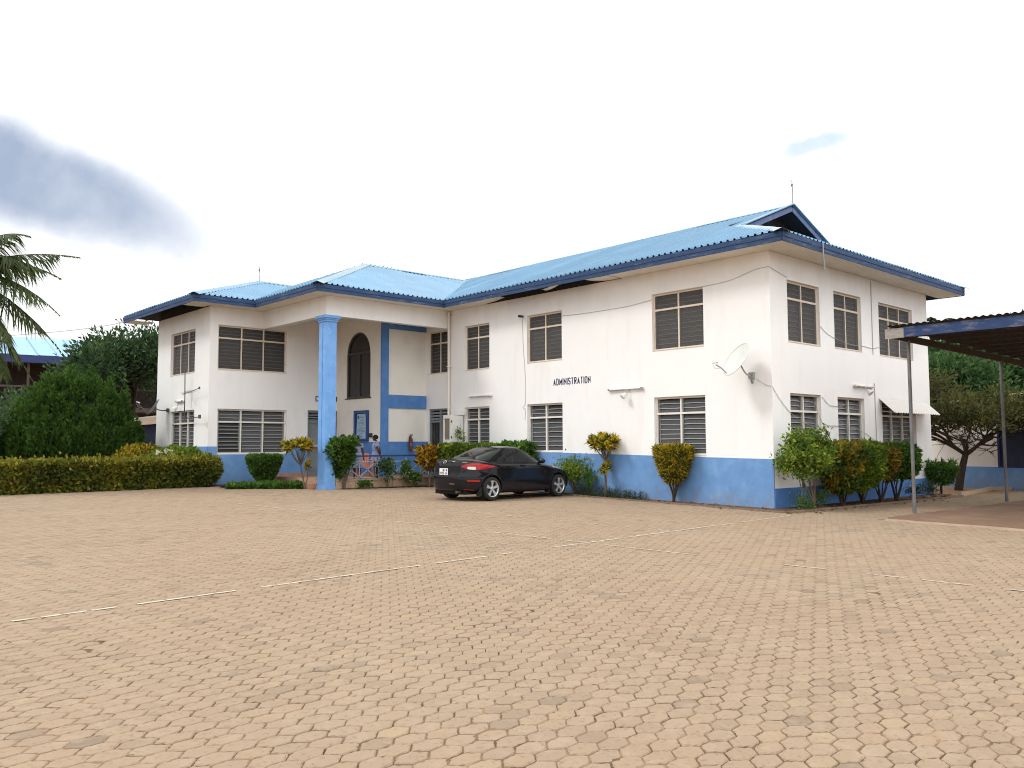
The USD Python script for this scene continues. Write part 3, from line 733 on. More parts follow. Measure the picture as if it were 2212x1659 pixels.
# floors and partitions inside, seen only as darkness behind the louvres
mb = MB()
mb.box((FX + WT, EY + WT, 3.1), (28.2, 33.1, 3.3)).box((FX + WT, EY + WT, 0.3), (28.2, 33.1, 0.48)).box((FX + WT, EY + WT, 6.3), (28.2, 33.1, 6.42))
mb.box((12.05, 28.75, 3.1), (FX + WT - 0.01, 33.1, 3.3)).box((12.05, 28.75, 0.3), (FX + WT - 0.01, 33.1, 0.48)).box((12.05, 28.75, 6.3), (FX + WT - 0.01, 33.1, 6.42))
mb.box((22.6, EY + WT, 0.48), (22.75, 33.0, 3.1)).box((22.6, 17.0, 3.3), (22.75, 33.0, 6.3)).box((17.1, 28.8, 0.48), (17.25, 33.1, 3.1)).box((17.1, 28.8, 3.3), (17.25, 33.1, 6.3))
mb.box((FX + WT, 16.2, 0.48), (22.6, 16.35, 3.1)).box((FX + WT, 20.9, 0.48), (22.6, 21.05, 3.1)).box((FX + WT, 16.2, 3.3), (22.6, 16.35, 6.3)).box((FX + WT, 20.9, 3.3), (22.6, 21.05, 6.3))
bld.part("inner_floor", mb, "room_wall")

# painted plinths, a finger proud of the walls
pf = Polygon([(EY, GB), (EY, 1.22), (23.95, 1.44), (23.95, GB)])
bld.part("plinth", slab_on("x", FX, holes(pf, W_FRONT), -0.022, 0.01), "plinth_blue")
bld.part("plinth", slab_on("y", EY, rect(FX + 0.002, 28.43, GB, 0.495), -0.022, 0.01), "deep_blue")
bld.part("plinth", slab_on("y", 28.5, holes(rect(11.81, 15.60, GB, 1.57), W_LBF), -0.022, 0.01), "plinth_blue")
bld.part("plinth", slab_on("x", 11.81, holes(rect(28.478, 33.42, GB, 1.57), W_LBS), -0.022, 0.01), "plinth_blue")
bld.part("plinth", slab_on("x", 16.84, rect(25.44, 28.5, FZ + 0.06, 1.71), -0.02, 0.01), "deep_blue")
bld.part("plinth", slab_on("y", 25.42, rect(17.13, FX - 0.03, FZ + 0.06, 1.72), -0.02, 0.01), "deep_blue")
bld.part("plinth", slab_on("x", FX, rect(25.27, 25.40, FZ, 1.72), -0.02, 0.01), "deep_blue")

# blue bands framing the panel beside the notice
bld.part("blue_pilaster", wbox(MB(), "y", 25.42, 16.80, 17.11, -0.05, 0.012, FZ, TOP), "deep_blue")
bld.part("blue_band", wbox(MB(), "y", 25.42, 17.112, 18.78, -0.045, 0.012, 5.80, 6.06), "deep_blue")
bld.part("blue_band", wbox(MB(), "y", 25.42, 17.112, 18.78, -0.045, 0.012, 2.93, 3.41), "deep_blue")

# porch: floor, risers, corner column, beams, ceiling
bld.part("porch_floor", MB().box((14.0, 24.012, 0.05), (16.84 - 0.002, 28.498, FZ)).box((16.84, 24.012, 0.05), (FX - 0.002, 25.418, FZ)), "porch_floor")
mb = MB()
for a, b in ((14.16, 18.75),):
    n = 19
    for k in range(n):
        x0 = a + (b - a) * k / n
        bld.part("riser_tile", MB().box((x0 + 0.004, 23.965 + rng.normal(0, 0.002), 0.02), (x0 + (b - a) / n - 0.006, 23.998, FZ - 0.045)), "riser_brick")
for k in range(16):
    x0 = 14.16 + k * 0.287
    bld.part("nosing_tile", MB().box((x0 + 0.002, 23.95, FZ - 0.043), (x0 + 0.284, 24.24, FZ + 0.012)), "porch_floor")
bld.part("skirting", MB().box((16.82, 25.40, FZ + 0.002), (18.78, 25.418, FZ + 0.10)).box((16.818, 25.425, FZ + 0.002), (16.838, 28.48, FZ + 0.10)).box((14.0, 28.476, FZ + 0.002), (15.59, 28.498, FZ + 0.10)), "tile_terra")
mb = MB().box((13.52, 24.62, -0.2), (13.998, 28.47, FZ - 0.13)).box((14.0, 24.3, FZ + 0.001), (14.12, 28.47, FZ + 0.02))
bld.part("porch_step", mb, "tile_terra")
CX0, CX1, CY0, CY1 = 13.77, 14.15, 24.0, 24.46
col = bld.part("corner_column", slab_on("x", CX0, rect(CY0, CY1, -0.2, 5.62).difference(rect(24.205, 24.245, 0.55, 5.52)), 0, 0.03), "column_blue")
mb = MB().box((CX0 + 0.03, CY0, -0.2), (CX1, CY1, 5.62))
bld.part("column_core", mb, "column_blue", parent=col)
for z0, z1, e in ((5.60, 5.66, 0.03), (5.66, 5.71, 0.055), (5.71, 5.80, 0.09)):
    bld.part("capital_step", MB().box((CX0 - e, CY0 - e, z0 + 0.001), (CX1 + e, CY1 + e, z1)), "column_blue", parent=col)
bld.part("column_base", MB().box((CX0 - 0.02, CY0 - 0.02, -0.2), (CX1 + 0.02, CY1 + 0.02, 0.30)), "column_blue", parent=col)
bld.part("porch_beam", MB().box((13.76, 24.0, 5.80), (FX - 0.003, 24.26, TOP)).box((13.76, 24.262, 5.80), (14.02, 28.497, TOP)), "wall_white")
bld.part("porch_ceiling", MB().box((14.022, 24.262, 6.30), (FX - 0.003, 25.417, 6.40)).box((14.022, 25.42, 6.30), (16.837, 28.497, 6.40)), "soffit_white")

# ------------------------------------------------------------------ louvred windows
def blade(pts, f, mb=None):
    """louvre blade: dark glass with light reflections painted along the front edge"""
    mb = MB() if mb is None else mb
    P = np.array(pts)
    mb.add(P, [q for q in f if q != [0, 4, 7, 3] and q != [3, 7, 4, 0]], 0.0)
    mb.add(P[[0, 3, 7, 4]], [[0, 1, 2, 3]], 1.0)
    n = (P[3] - P[0]) / np.linalg.norm(P[3] - P[0]) * 0.0012      # pale strip: edge reflection painted along the lower front
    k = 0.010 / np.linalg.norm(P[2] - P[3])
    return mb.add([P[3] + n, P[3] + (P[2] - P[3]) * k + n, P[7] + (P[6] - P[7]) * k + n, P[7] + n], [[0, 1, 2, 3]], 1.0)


BLADES = [0]
spare_blades = MB()


def window(o, plane, w, frame_mat, detail, net, seed):
    a0, a1, z0, z1, cols, upper = w
    r = np.random.default_rng(seed)
    d0, d1 = 0.075, 0.125
    fwid = 0.055
    mb = MB()
    wbox(mb, o, plane, a0, a0 + fwid, d0, d1, z0, z1); wbox(mb, o, plane, a1 - fwid, a1, d0, d1, z0, z1)
    wbox(mb, o, plane, a0 + fwid, a1 - fwid, d0, d1, z1 - fwid, z1); wbox(mb, o, plane, a0 + fwid, a1 - fwid, d0, d1, z0, z0 + fwid)
    win = bld.part("window", mb, frame_mat)
    zt = z1 - 0.285 * (z1 - z0)
    ia0, ia1 = a0 + fwid, a1 - fwid
    bld.part("transom_bar", wbox(MB(), o, plane, ia0, ia1, d0 - 0.003, d1, zt - 0.027, zt + 0.027), frame_mat, parent=win)
    edges = np.linspace(ia0, ia1, cols + 1)
    for k in range(1, cols):
        m = MB()
        wbox(m, o, plane, edges[k] - 0.024, edges[k] + 0.024, d0 + 0.002, d1, zt + 0.028, z1 - fwid); wbox(m, o, plane, edges[k] - 0.024, edges[k] + 0.024, d0 + 0.002, d1, z0 + fwid, zt - 0.028)
        bld.part("mullion", m, frame_mat, parent=win)
    # reveal sill
    bld.part("sill", wbox(MB(), o, plane, a0 + 0.002, a1 - 0.002, -0.012, 0.073, z0 + 0.002, z0 + 0.022), frame_mat, parent=win)
    p = mapper(o, plane)
    for k in range(cols):
        c0, c1 = edges[k] + (0.026 if k else 0.002), edges[k + 1] - (0.026 if k < cols - 1 else 0.002)
        for lo, hi in ((z0 + fwid, zt - 0.028), (zt + 0.028, z1 - fwid)):
            n = max(2, int(round((hi - lo) / 0.137)))
            pitch = (hi - lo) / n
            ang = math.radians(76 if upper else 77) + r.normal(0, 0.05) - (0.35 if r.random() < 0.10 else 0)
            for q in range(n):
                zc = lo + (q + 0.5) * pitch + r.normal(0, 0.002)
                aa = ang + r.normal(0, 0.03)
                L, T = 0.155, (0.019 if upper else 0.02)
                dd, dz = math.cos(aa) * L / 2, math.sin(aa) * L / 2
                nd, nz = -math.sin(aa) * T / 2, math.cos(aa) * T / 2
                dc = 0.165
                pts = []
                for A in (c0, c1):
                    for sgn_l, sgn_t in ((-1, -1), (1, -1), (1, 1), (-1, 1)):
                        pts.append(p(A, dc + sgn_l * dd + sgn_t * nd, zc + sgn_l * dz + sgn_t * nz))
                f = [[0, 1, 2, 3], [7, 6, 5, 4], [0, 4, 5, 1], [1, 5, 6, 2], [2, 6, 7, 3], [3, 7, 4, 0]]
                if detail and BLADES[0] < 300:
                    BLADES[0] += 1
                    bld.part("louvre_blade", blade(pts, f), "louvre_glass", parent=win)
                else:
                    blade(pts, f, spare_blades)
        # clips holding the blades: a grey channel on both sides of every light
    m = MB()
    for k in range(cols):
        for A in (edges[k] + 0.03, edges[k + 1] - 0.045):
            wbox(m, o, plane, A, A + 0.014, 0.126, 0.18, z0 + fwid, z1 - fwid)
    bld.part("blade_channel", m, "frame_dark" if upper else "metal_grey", parent=win)
    if net:
        bld.part("insect_screen", slab_on(o, plane, rect(ia0, ia1, z0 + fwid, z1 - fwid), d0 + 0.012, d0 + 0.0135), "insect_net", parent=win)
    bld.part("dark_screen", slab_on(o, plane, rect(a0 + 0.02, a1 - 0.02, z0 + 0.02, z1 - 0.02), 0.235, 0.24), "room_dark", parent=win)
    if not upper:   # a gathered curtain shows at one side of each light
        m = MB()
        for k in range(cols):
            c0 = edges[k] + 0.03
            wdt = (edges[k + 1] - edges[k]) * r.uniform(0.12, 0.25)
            n = 7
            aa = np.linspace(c0, c0 + wdt, n); dd = 0.225 + 0.006 * np.cos(np.arange(n) * math.pi)
            v = np.vstack([p(aa, dd, z0 + fwid), p(aa, dd, z1 - fwid)])
            m.add(v, [[i, i + 1, n + i + 1, n + i] for i in range(n - 1)])
        bld.part("curtain", m, "curtain", parent=win)


k = 0
for ws, o, plane, mat in ((W_FRONT[:6], "x", FX, None), (W_END, "y", EY, None)):
    for w in ws:
        k += 1
        window(o, plane, w, "frame_cream" if w[5] else "frame_pale", True, bool(w[5]), k)
for ws, o, plane in ((W_FRONT[6:], "x", FX), (W_LBF, "y", 28.5), (W_LBS, "x", 11.81)):
    for w in ws:
        k += 1
        window(o, plane, w, "frame_cream" if w[5] else "frame_pale", False, bool(w[5]), k)
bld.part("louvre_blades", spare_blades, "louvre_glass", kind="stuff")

# arched window: dark frame and two dark panes
ring = ARCH.difference(ARCH.buffer(-0.07))
aw = bld.part("arched_window", slab_on("x", 16.84, ring, 0.03, 0.10), "frame_dark")
m = MB(); wbox(m, "x", 16.84, 26.955, 27.015, 0.035, 0.10, 3.42, 5.02); wbox(m, "x", 16.84, 26.23, 27.74, 0.04, 0.10, 4.98, 5.05)
bld.part("mullion", m, "frame_dark", parent=aw)
for a0, a1 in ((26.23, 26.955), (27.015, 27.74)):
    bld.part("pane", slab_on("x", 16.84, rect(a0, a1, 3.42, 4.98), 0.08, 0.088), "window_dark", parent=aw)
bld.part("pane", slab_on("x", 16.84, ARCH.buffer(-0.068).intersection(rect(26, 28, 5.05, 6)), 0.08, 0.088), "window_dark", parent=aw)
bld.part("arch_sill", wbox(MB(), "x", 16.84, 26.10, 27.87, -0.03, 0.03, 3.31, 3.352), "frame_dark", parent=aw)

# grey double door in the porch
m = MB(); a0, a1, z0, z1 = DL
for A, B, Z0, Z1 in ((a0, a0 + 0.07, z0, z1), (a1 - 0.07, a1 - 0.001, z0, z1), (a0 + 0.07, a1 - 0.07, z1 - 0.06, z1), (a0 + 0.07, a1 - 0.07, 2.44, 2.51)):
    wbox(m, "y", 28.5, A, B, 0.05, 0.13, Z0, Z1)
dr = bld.part("porch_door", m, "door_grey")
mid = (a0 + a1) / 2
for A, B in ((a0 + 0.072, mid - 0.004), (mid + 0.004, a1 - 0.072)):
    bld.part("door_leaf", wbox(MB(), "y", 28.5, A, B, 0.085, 0.125, z0 + 0.01, 2.438), "door_grey", parent=dr)
    m = MB()
    for Z0, Z1 in ((0.62, 1.25), (1.38, 2.32)):
        wbox(m, "y", 28.5, A + 0.10, B - 0.10, 0.07, 0.0855, Z0, Z1)
    bld.part("door_panel", m, "door_grey", parent=dr)
m = MB()
for q in range(4):
    zc = 2.55 + q * 0.095
    m.bar((a0 + 0.075, 28.62, zc), (a1 - 0.075, 28.62, zc), 0.09, 0.012, upv=(0, -0.5, 1))
bld.part("louvre_blade", m, "cabinet_grey", parent=dr)
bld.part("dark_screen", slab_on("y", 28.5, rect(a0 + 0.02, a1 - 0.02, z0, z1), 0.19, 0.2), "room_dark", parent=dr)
bld.part("door_sticker", wbox(MB(), "y", 28.5, 15.86, 16.13, 0.055, 0.068, 1.46, 1.53), "sticker_red", parent=dr)
bld.part("door_sticker", wbox(MB(), "y", 28.5, 15.88, 16.10, 0.055, 0.068, 1.535, 1.62), "sticker_blue", parent=dr)

# side entrance with a grey metal grille door
m = MB(); a0, a1, z0, z1 = D4
for A, B, Z0, Z1 in ((a0, a0 + 0.06, z0, z1), (a1 - 0.06, a1, z0, z1), (a0 + 0.06, a1 - 0.06, z1 - 0.06, z1), (a0 + 0.06, a1 - 0.06, 2.42, 2.49), (24.58, 24.64, z0, 2.42), (24.58, 24.64, 2.49, 2.86)):
    wbox(m, "x", FX, A, B, 0.05, 0.13, Z0, Z1)
d4 = bld.part("side_door", m, "door_grey")
bld.part("door_leaf", wbox(MB(), "x", FX, a0 + 0.062, 24.578, 0.08, 0.12, z0 + 0.01, 2.418), "door_grey", parent=d4)
m = MB()
for A in np.linspace(24.70, 25.14, 5):
    wbox(m, "x", FX, A - 0.012, A + 0.012, 0.09, 0.115, z0 + 0.01, 2.418)
wbox(m, "x", FX, 24.642, 25.188, 0.09, 0.115, 1.4, 1.44)
bld.part("grille_bars", m, "metal_dark", parent=d4)
m = MB()
for q in range(3):
    zc = 2.56 + q * 0.11
    m.bar((FX + 0.11, a0 + 0.065, zc), (FX + 0.11, a1 - 0.065, zc), 0.10, 0.012, upv=(-0.6, 0, 1))
bld.part("louvre_blade", m, "cabinet_grey", parent=d4)
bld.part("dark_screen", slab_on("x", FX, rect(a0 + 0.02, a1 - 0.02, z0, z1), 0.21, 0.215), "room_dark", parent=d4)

# ------------------------------------------------------------------ roof
ZE = 6.68           # underside line of the sheets at the eaves
EX, EYR = 18.07, 10.27
PX0, PY0 = 13.08, 23.40
LX0, LY0, LY1 = 10.92, 27.75, 34.83
RX1 = 29.55
S1, S2 = 0.405, 0.425


class Hip:
    """planes z = ZE + s * distance from an eave; the roof is their minimum"""

    def __init__(self, planes):
        self.pl = planes          # (nx, ny, c, s): z = ZE + s * (nx x + ny y - c)

    def z(self, k, x, y):
        nx, ny, c, s = self.pl[k]
        return ZE + s * (nx * x + ny * y - c)

    def coef(self, k):
        nx, ny, c, s = self.pl[k]
        return np.array([s * nx, s * ny, ZE - s * c])


RIDGE_X, GAB = 23.60, 13.05
main = Hip([(1, 0, EX, S1), (0, 1, EYR, S1), (-1, 0, -(2 * RIDGE_X - EX), S1)])
wing = Hip([(1, 0, PX0, S2), (0, 1, PY0, S2), (0, -1, -32.74, S2)])
left = Hip([(1, 0, LX0, 0.36), (0, 1, LY0, 0.36), (0, -1, -LY1, 0.60)])
big = sbox(5, 5, 45, 45)


def halfplane(c):      # region where c0 x + c1 y + c2 >= 0
    n = c[:2]; L = np.linalg.norm(n)
    if L < 1e-9:
        return big if c[2] >= 0 else Polygon()
    n = n / L; p = -c[2] / L * n; t = np.array([-n[1], n[0]])
    q = [p + t * 200, p - t * 200, p - t * 200 + n * 300, p + t * 200 + n * 300]
    return big.intersection(Polygon(q))


def region(roof, k, foot, others):
    r = foot
    for j in range(len(roof.pl)):
        if j != k:
            r = r.intersection(halfplane(roof.coef(j) - roof.coef(k)))
    for o, ofoot in others:
        hid = ofoot
        for j in range(len(o.pl)):
            hid = hid.intersection(halfplane(o.coef(j) - roof.coef(k)))
        r = r.difference(hid)
    return r


F_MAIN = sbox(EX, EYR, RX1, 36.5)
F_WING = sbox(PX0, PY0, 24.5, 32.74)
F_LEFT = sbox(LX0, LY0, 20.0, LY1)
slopes = [("main front", main, 0, region(main, 0, F_MAIN, [(wing, F_WING)])), ("main end", main, 1, region(main, 1, F_MAIN, [])), ("main back", main, 2, region(main, 2, F_MAIN, [])),
          ("wing side", wing, 0, region(wing, 0, F_WING, [(left, F_LEFT)])), ("wing front", wing, 1, region(wing, 1, F_WING, [(main, F_MAIN)])), ("wing back", wing, 2, region(wing, 2, F_WING, [(main, F_MAIN), (left, F_LEFT)])),
          ("left side", left, 0, region(left, 0, F_LEFT, [(wing, F_WING)])), ("left front", left, 1, region(left, 1, F_LEFT, [(wing, F_WING)])), ("left back", left, 2, region(left, 2, F_LEFT, [(wing, F_WING)]))]
# gablet: the end hip stops below the ridge, the front and back slopes run on to the verge above it
zg = main.z(1, 0, GAB)
xg0 = EX + (GAB - EYR)
verge_f = Polygon([(xg0, GAB), (RIDGE_X, GAB), (RIDGE_X, GAB + 6), (xg0, GAB + 6)])
verge_b = Polygon([(2 * RIDGE_X - xg0, GAB), (RIDGE_X, GAB), (RIDGE_X, GAB + 6), (2 * RIDGE_X - xg0, GAB + 6)])
PITCH_R, RIBH = 0.195, 0.044
PROF = [(0.0, 0.0), (0.52, 0.0), (0.64, 1.0), (0.84, 1.0), (0.96, 0.0)]


def corrugated(poly, zfun, along, s_off=0.0):
    """ribbed sheet over a plan polygon; ribs run across 'along' (0: ribs repeat along x, 1: along y)"""
    mb = MB()
    lo, hi = (poly.bounds[0], poly.bounds[2]) if along == 0 else (poly.bounds[1], poly.bounds[3])
    bps = []
    k0 = int(math.floor((lo - s_off) / PITCH_R)) - 1
    while s_off + k0 * PITCH_R < hi:
        bps += [(s_off + (k0 + a) * PITCH_R, h * RIBH) for a, h in PROF]
        k0 += 1
    bps.append((s_off + k0 * PITCH_R, 0.0))
    for (sa, ha), (sb, hb) in zip(bps[:-1], bps[1:]):
        if sb <= lo or sa >= hi:
            continue
        strip = sbox(sa, -100, sb, 100) if along == 0 else sbox(-100, sa, 100, sb)
        q = poly.intersection(strip)
        for g in getattr(q, "geoms", [q]):
            if g.geom_type != "Polygon" or g.area < 1e-6:
                continue
            c = np.array(g.exterior.coords[:-1])
            if g.exterior.is_ccw is False:
                c = c[::-1]
            s = c[:, along]
            h = ha + (hb - ha) * (s - sa) / (sb - sa)
            v = np.column_stack([c, [zfun(x, y) for x, y in c] + h])
            m = len(c)
            mb.add(v, [[0, i, i + 1] for i in range(1, m - 1)])
    return mb


under = MB()
sheets = []
for nm, roof, k, poly in slopes:
    along = 1 if roof.pl[k][0] else 0
    zf = (lambda roof, k: (lambda x, y: roof.z(k, x, y)))(roof, k)
    if nm == "main front":
        poly = unary_union([poly, verge_f])
    if nm == "main back":
        poly = unary_union([poly, verge_b])
    if nm == "main end":
        poly = poly.intersection(sbox(0, 0, 60, GAB + 0.75))
    for g in getattr(poly, "geoms", [poly]):
        if g.geom_type != "Polygon" or g.area < 0.05:
            continue
        v2, f2 = trimesh.creation.triangulate_polygon(g, engine="earcut")
        v2 = np.asarray(v2)
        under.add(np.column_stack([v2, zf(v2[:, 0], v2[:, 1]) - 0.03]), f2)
        lo, hi = (g.bounds[0], g.bounds[2]) if along == 0 else (g.bounds[1], g.bounds[3])
        n = max(1, int(round((hi - lo) / 1.17)))
        cuts = lo + np.round(np.arange(n + 1) * (hi - lo) / n / PITCH_R) * PITCH_R
        cuts[-1] = hi + 0.01
        for a, b in zip(cuts[:-1], cuts[1:]):
            s = g.intersection(sbox(a, -100, b, 100) if along == 0 else sbox(-100, a, 100, b))
            if s.is_empty or s.area < 0.01:
                continue
            dzs = rng.normal(0, 0.0035)
            tilt = rng.normal(0, 0.0006)
            fz = (lambda zf, dzs, tilt: (lambda x, y: zf(x, y) + dzs + tilt * (x + y - 30)))(zf, dzs, tilt)
            sheets.append(corrugated(s, fz, along, lo))
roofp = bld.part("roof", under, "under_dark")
for s in sheets:
    if s.n:
        bld.part("roof_sheet", s, "roof_blue", parent=roofp)


def cap(p, q, w, mat, lift=0.045, steps=8, drop=0.40):
    """folded ridge or hip cap, slightly uneven"""
    p, q = np.asarray(p, float), np.asarray(q, float)
    t = np.linspace(0, 1, steps)[:, None]
    c = p + (q - p) * t + np.array([0, 0, lift]) + np.array([0, 0, 1]) * rng.normal(0, 0.006, (steps, 1))
    d = (q - p)[:2]; d /= np.linalg.norm(d); s = np.array([-d[1], d[0], 0])
    rows = [c - s * w - np.array([0, 0, w * drop]), c - s * w * 0.12, c + s * w * 0.12, c + s * w - np.array([0, 0, w * drop])]
    v = np.vstack(rows + [r - np.array([0, 0, 0.012]) for r in rows])
    f = []
    for i in range(steps - 1):
        for k in range(3):
            f.append([k * steps + i, k * steps + i + 1, (k + 1) * steps + i + 1, (k + 1) * steps + i])
            f.append([(k + 5) * steps + i, (k + 5) * steps + i + 1, (k + 4) * steps + i + 1, (k + 4) * steps + i])
        f.append([i, 4 * steps + i, 4 * steps + i + 1, i + 1]); f.append([3 * steps + i, 3 * steps + i + 1, 7 * steps + i + 1, 7 * steps + i])
    return MB().add(v, f)


ZR = main.z(0, RIDGE_X, 0); ZW = wing.z(1, 0, 28.07); xw = PX0 + (28.07 - PY0)
xl = LX0 + 4.4; ZL = left.z(0, xl, 0)
for p, q, w, mat in [((RIDGE_X, GAB - 0.02, ZR), (RIDGE_X, 36.3, ZR), 0.2, "ridge_blue"),
                     ((EX - 0.02, EYR - 0.02, ZE), (xg0 + 0.2, GAB + 0.2, zg + 0.08), 0.2, "ridge_grey"), ((RX1 + 0.02, EYR - 0.02, ZE), (2 * RIDGE_X - xg0, GAB, zg), 0.2, "ridge_blue"),
                     ((PX0 - 0.02, PY0 - 0.02, ZE), (xw, 28.07, ZW), 0.2, "ridge_grey"), ((xw - 0.1, 28.07, ZW), (RIDGE_X - 0.4, 28.07, ZW), 0.2, "ridge_blue"),
                     ((LX0 - 0.02, LY0 - 0.02, ZE), (xl, LY0 + 4.4, ZL), 0.2, "ridge_blue"), ((xl - 0.1, LY0 + 4.4, ZL), (xl + 2.5, LY0 + 4.4, ZL), 0.2, "ridge_blue")]:
    bld.part("ridge_cap", cap(p, q, w, mat), mat, parent=roofp)
# gablet: dark sheet set back as the shade of the opening, with barge boards along the verges
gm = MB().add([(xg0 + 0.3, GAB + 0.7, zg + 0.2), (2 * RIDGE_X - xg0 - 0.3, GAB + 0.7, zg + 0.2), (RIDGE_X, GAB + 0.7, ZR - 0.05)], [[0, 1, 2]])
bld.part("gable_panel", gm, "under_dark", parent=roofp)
for sx in (-1, 1):
    e = (RIDGE_X + sx * (RIDGE_X - xg0), GAB, zg)
    bld.part("barge_board", MB().bar((RIDGE_X + sx * 0.01, GAB + 0.02, ZR - 0.10), (e[0], GAB + 0.02, zg - 0.10), 0.03, 0.15), "barge_blue", parent=roofp)
    bld.part("verge_cap", MB().bar((RIDGE_X + sx * 0.01, GAB + 0.01, ZR + 0.045), (e[0], GAB + 0.01, zg + 0.045), 0.16, 0.03), "ridge_blue", parent=roofp)

# fascia boards (two boards one above the other, as the photograph shows) and soffits
FB = 6.43


def fascia(p, q, out):
    p, q, out = np.array(p, float), np.array(q, float), np.array(out, float)
    d = (q - p) / np.linalg.norm(q - p)
    for z0, z1, e in ((FB, FB + 0.115, 0.022), (FB + 0.118, FB + 0.235, 0.034)):
        a, b = p, q
        m = MB()
        o1 = out * e
        v = [(*(a + out * -0.005), z0), (*(b + out * -0.005), z0), (*(b + o1), z0), (*(a + o1), z0), (*(a + out * -0.005), z1), (*(b + out * -0.005), z1), (*(b + o1), z1), (*(a + o1), z1)]
        m.add(v, BOXF)
        bld.part("fascia_board", m, "fascia_blue")


e = 0.03
fascia((EX + e, EYR + e), (EX + e, PY0 + e), (-1, 0))
fascia((EX + e, EYR + e), (RX1 - e, EYR + e), (0, -1))
fascia((PX0 + e, PY0 + e), (EX + 0.06, PY0 + e), (0, -1))
fascia((PX0 + e, PY0 + e), (PX0 + e, LY0 + e), (-1, 0))
fascia((LX0 + e, LY0 + e), (PX0 + 0.06, LY0 + e), (0, -1))
fascia((LX0 + e, LY0 + e), (LX0 + e, LY1), (-1, 0))
fascia((RX1 - e, EYR + e), (RX1 - e, 20), (1, 0))


def soffit(x0, y0, x1, y1, dz=0.0):
    bld.part("soffit_panel", MB().box((x0, y0, FB + 0.012 + dz), (x1, y1, FB + 0.022 + dz)), "soffit_white")


i_ = 0.035
# front eave: panels missing between y 15.9 and 21.9
for y0, y1 in ((EYR + i_, 11.06), (11.065, 12.3), (12.305, 13.55), (13.555, 14.8), (14.805, 15.85), (21.9, 22.6), (22.605, 23.997)):
    soffit(EX + i_, y0, FX - 0.003, y1)
for x0, x1 in ((FX, 20.0), (20.005, 21.2), (21.205, 22.4), (22.405, 23.6), (23.605, 24.8), (24.805, 26.0), (26.005, 27.2), (27.205, 28.43), (28.435, RX1 - i_)):
    soffit(x0, EYR + i_, x1, EY - 0.003)
for x0, x1 in ((PX0 + i_, 14.2), (14.205, 15.4), (15.405, 16.6), (16.605, 17.6), (17.605, EX + i_ - 0.002)):
    soffit(x0, PY0 + i_, x1, 23.998)
for y0, y1 in ((24.003, 25.2), (25.205, 26.4), (26.405, 27.6), (27.605, 28.497)):
    soffit(PX0 + i_, y0, 13.757, y1)
soffit(LX0 + i_, LY0 + i_, 12.0, 28.497)
soffit(12.003, LY0 + i_, PX0 + i_ - 0.003, 28.497)
soffit(LX0 + i_, 33.9, 11.807, LY1)
# sagging strips where the ceiling has come down
def sag(pts, w, mat="soffit_white"):
    pts = np.array(pts, float); t = np.linspace(0, 1, 9)[:, None]
    c = (1 - t) ** 2 * pts[0] + 2 * t * (1 - t) * pts[1] + t * t * pts[2]
    s = np.array(w, float)
    v = np.vstack([c - s, c + s]); n = 9
    bld.part("sagging_panel", MB().add(v, [[i, i + 1, n + i + 1, n + i] for i in range(n - 1)]).add(v + np.array([0, 0, 0.008]), [[n + i, n + i + 1, i + 1, i] for i in range(n - 1)]), mat)


sag([(EX + 0.40, 15.9, FB + 0.015), (EX + 0.42, 16.5, FB + 0.0), (EX + 0.50, 17.1, FB + 0.12)], (0.30, 0, 0))
sag([(EX + 0.20, 17.9, FB + 0.10), (EX + 0.22, 18.5, FB - 0.08), (EX + 0.55, 19.0, FB + 0.10)], (0.12, 0.05, 0))
sag([(EX + 0.36, 21.95, FB + 0.015), (EX + 0.38, 21.5, FB + 0.01), (EX + 0.45, 21.0, FB + 0.13)], (0.30, 0, 0))
sag([(LX0 + 0.45, 28.5, FB + 0.015), (LX0 + 0.46, 29.0, FB), (LX0 + 0.5, 29.5, FB + 0.12)], (0.36, 0, 0))
# rafters glimpsed in the open eave
m = MB()
for y in np.arange(16.2, 21.8, 0.9):
    m.bar((EX + 0.06, y, ZE - 0.08), (FX + 0.3, y, ZE + 0.24), 0.05, 0.10)
for y in np.arange(29.2, 33.8, 0.9):
    m.bar((LX0 + 0.06, y, ZE - 0.08), (12.0, y, ZE + 0.26), 0.05, 0.10)
bld.part("rafter_ends", m, "canopy_timber", kind="stuff")
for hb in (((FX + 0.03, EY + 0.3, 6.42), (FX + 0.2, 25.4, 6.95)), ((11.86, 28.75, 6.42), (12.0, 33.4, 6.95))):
    bld.part("wall_head", MB().box(*hb), "under_dark")

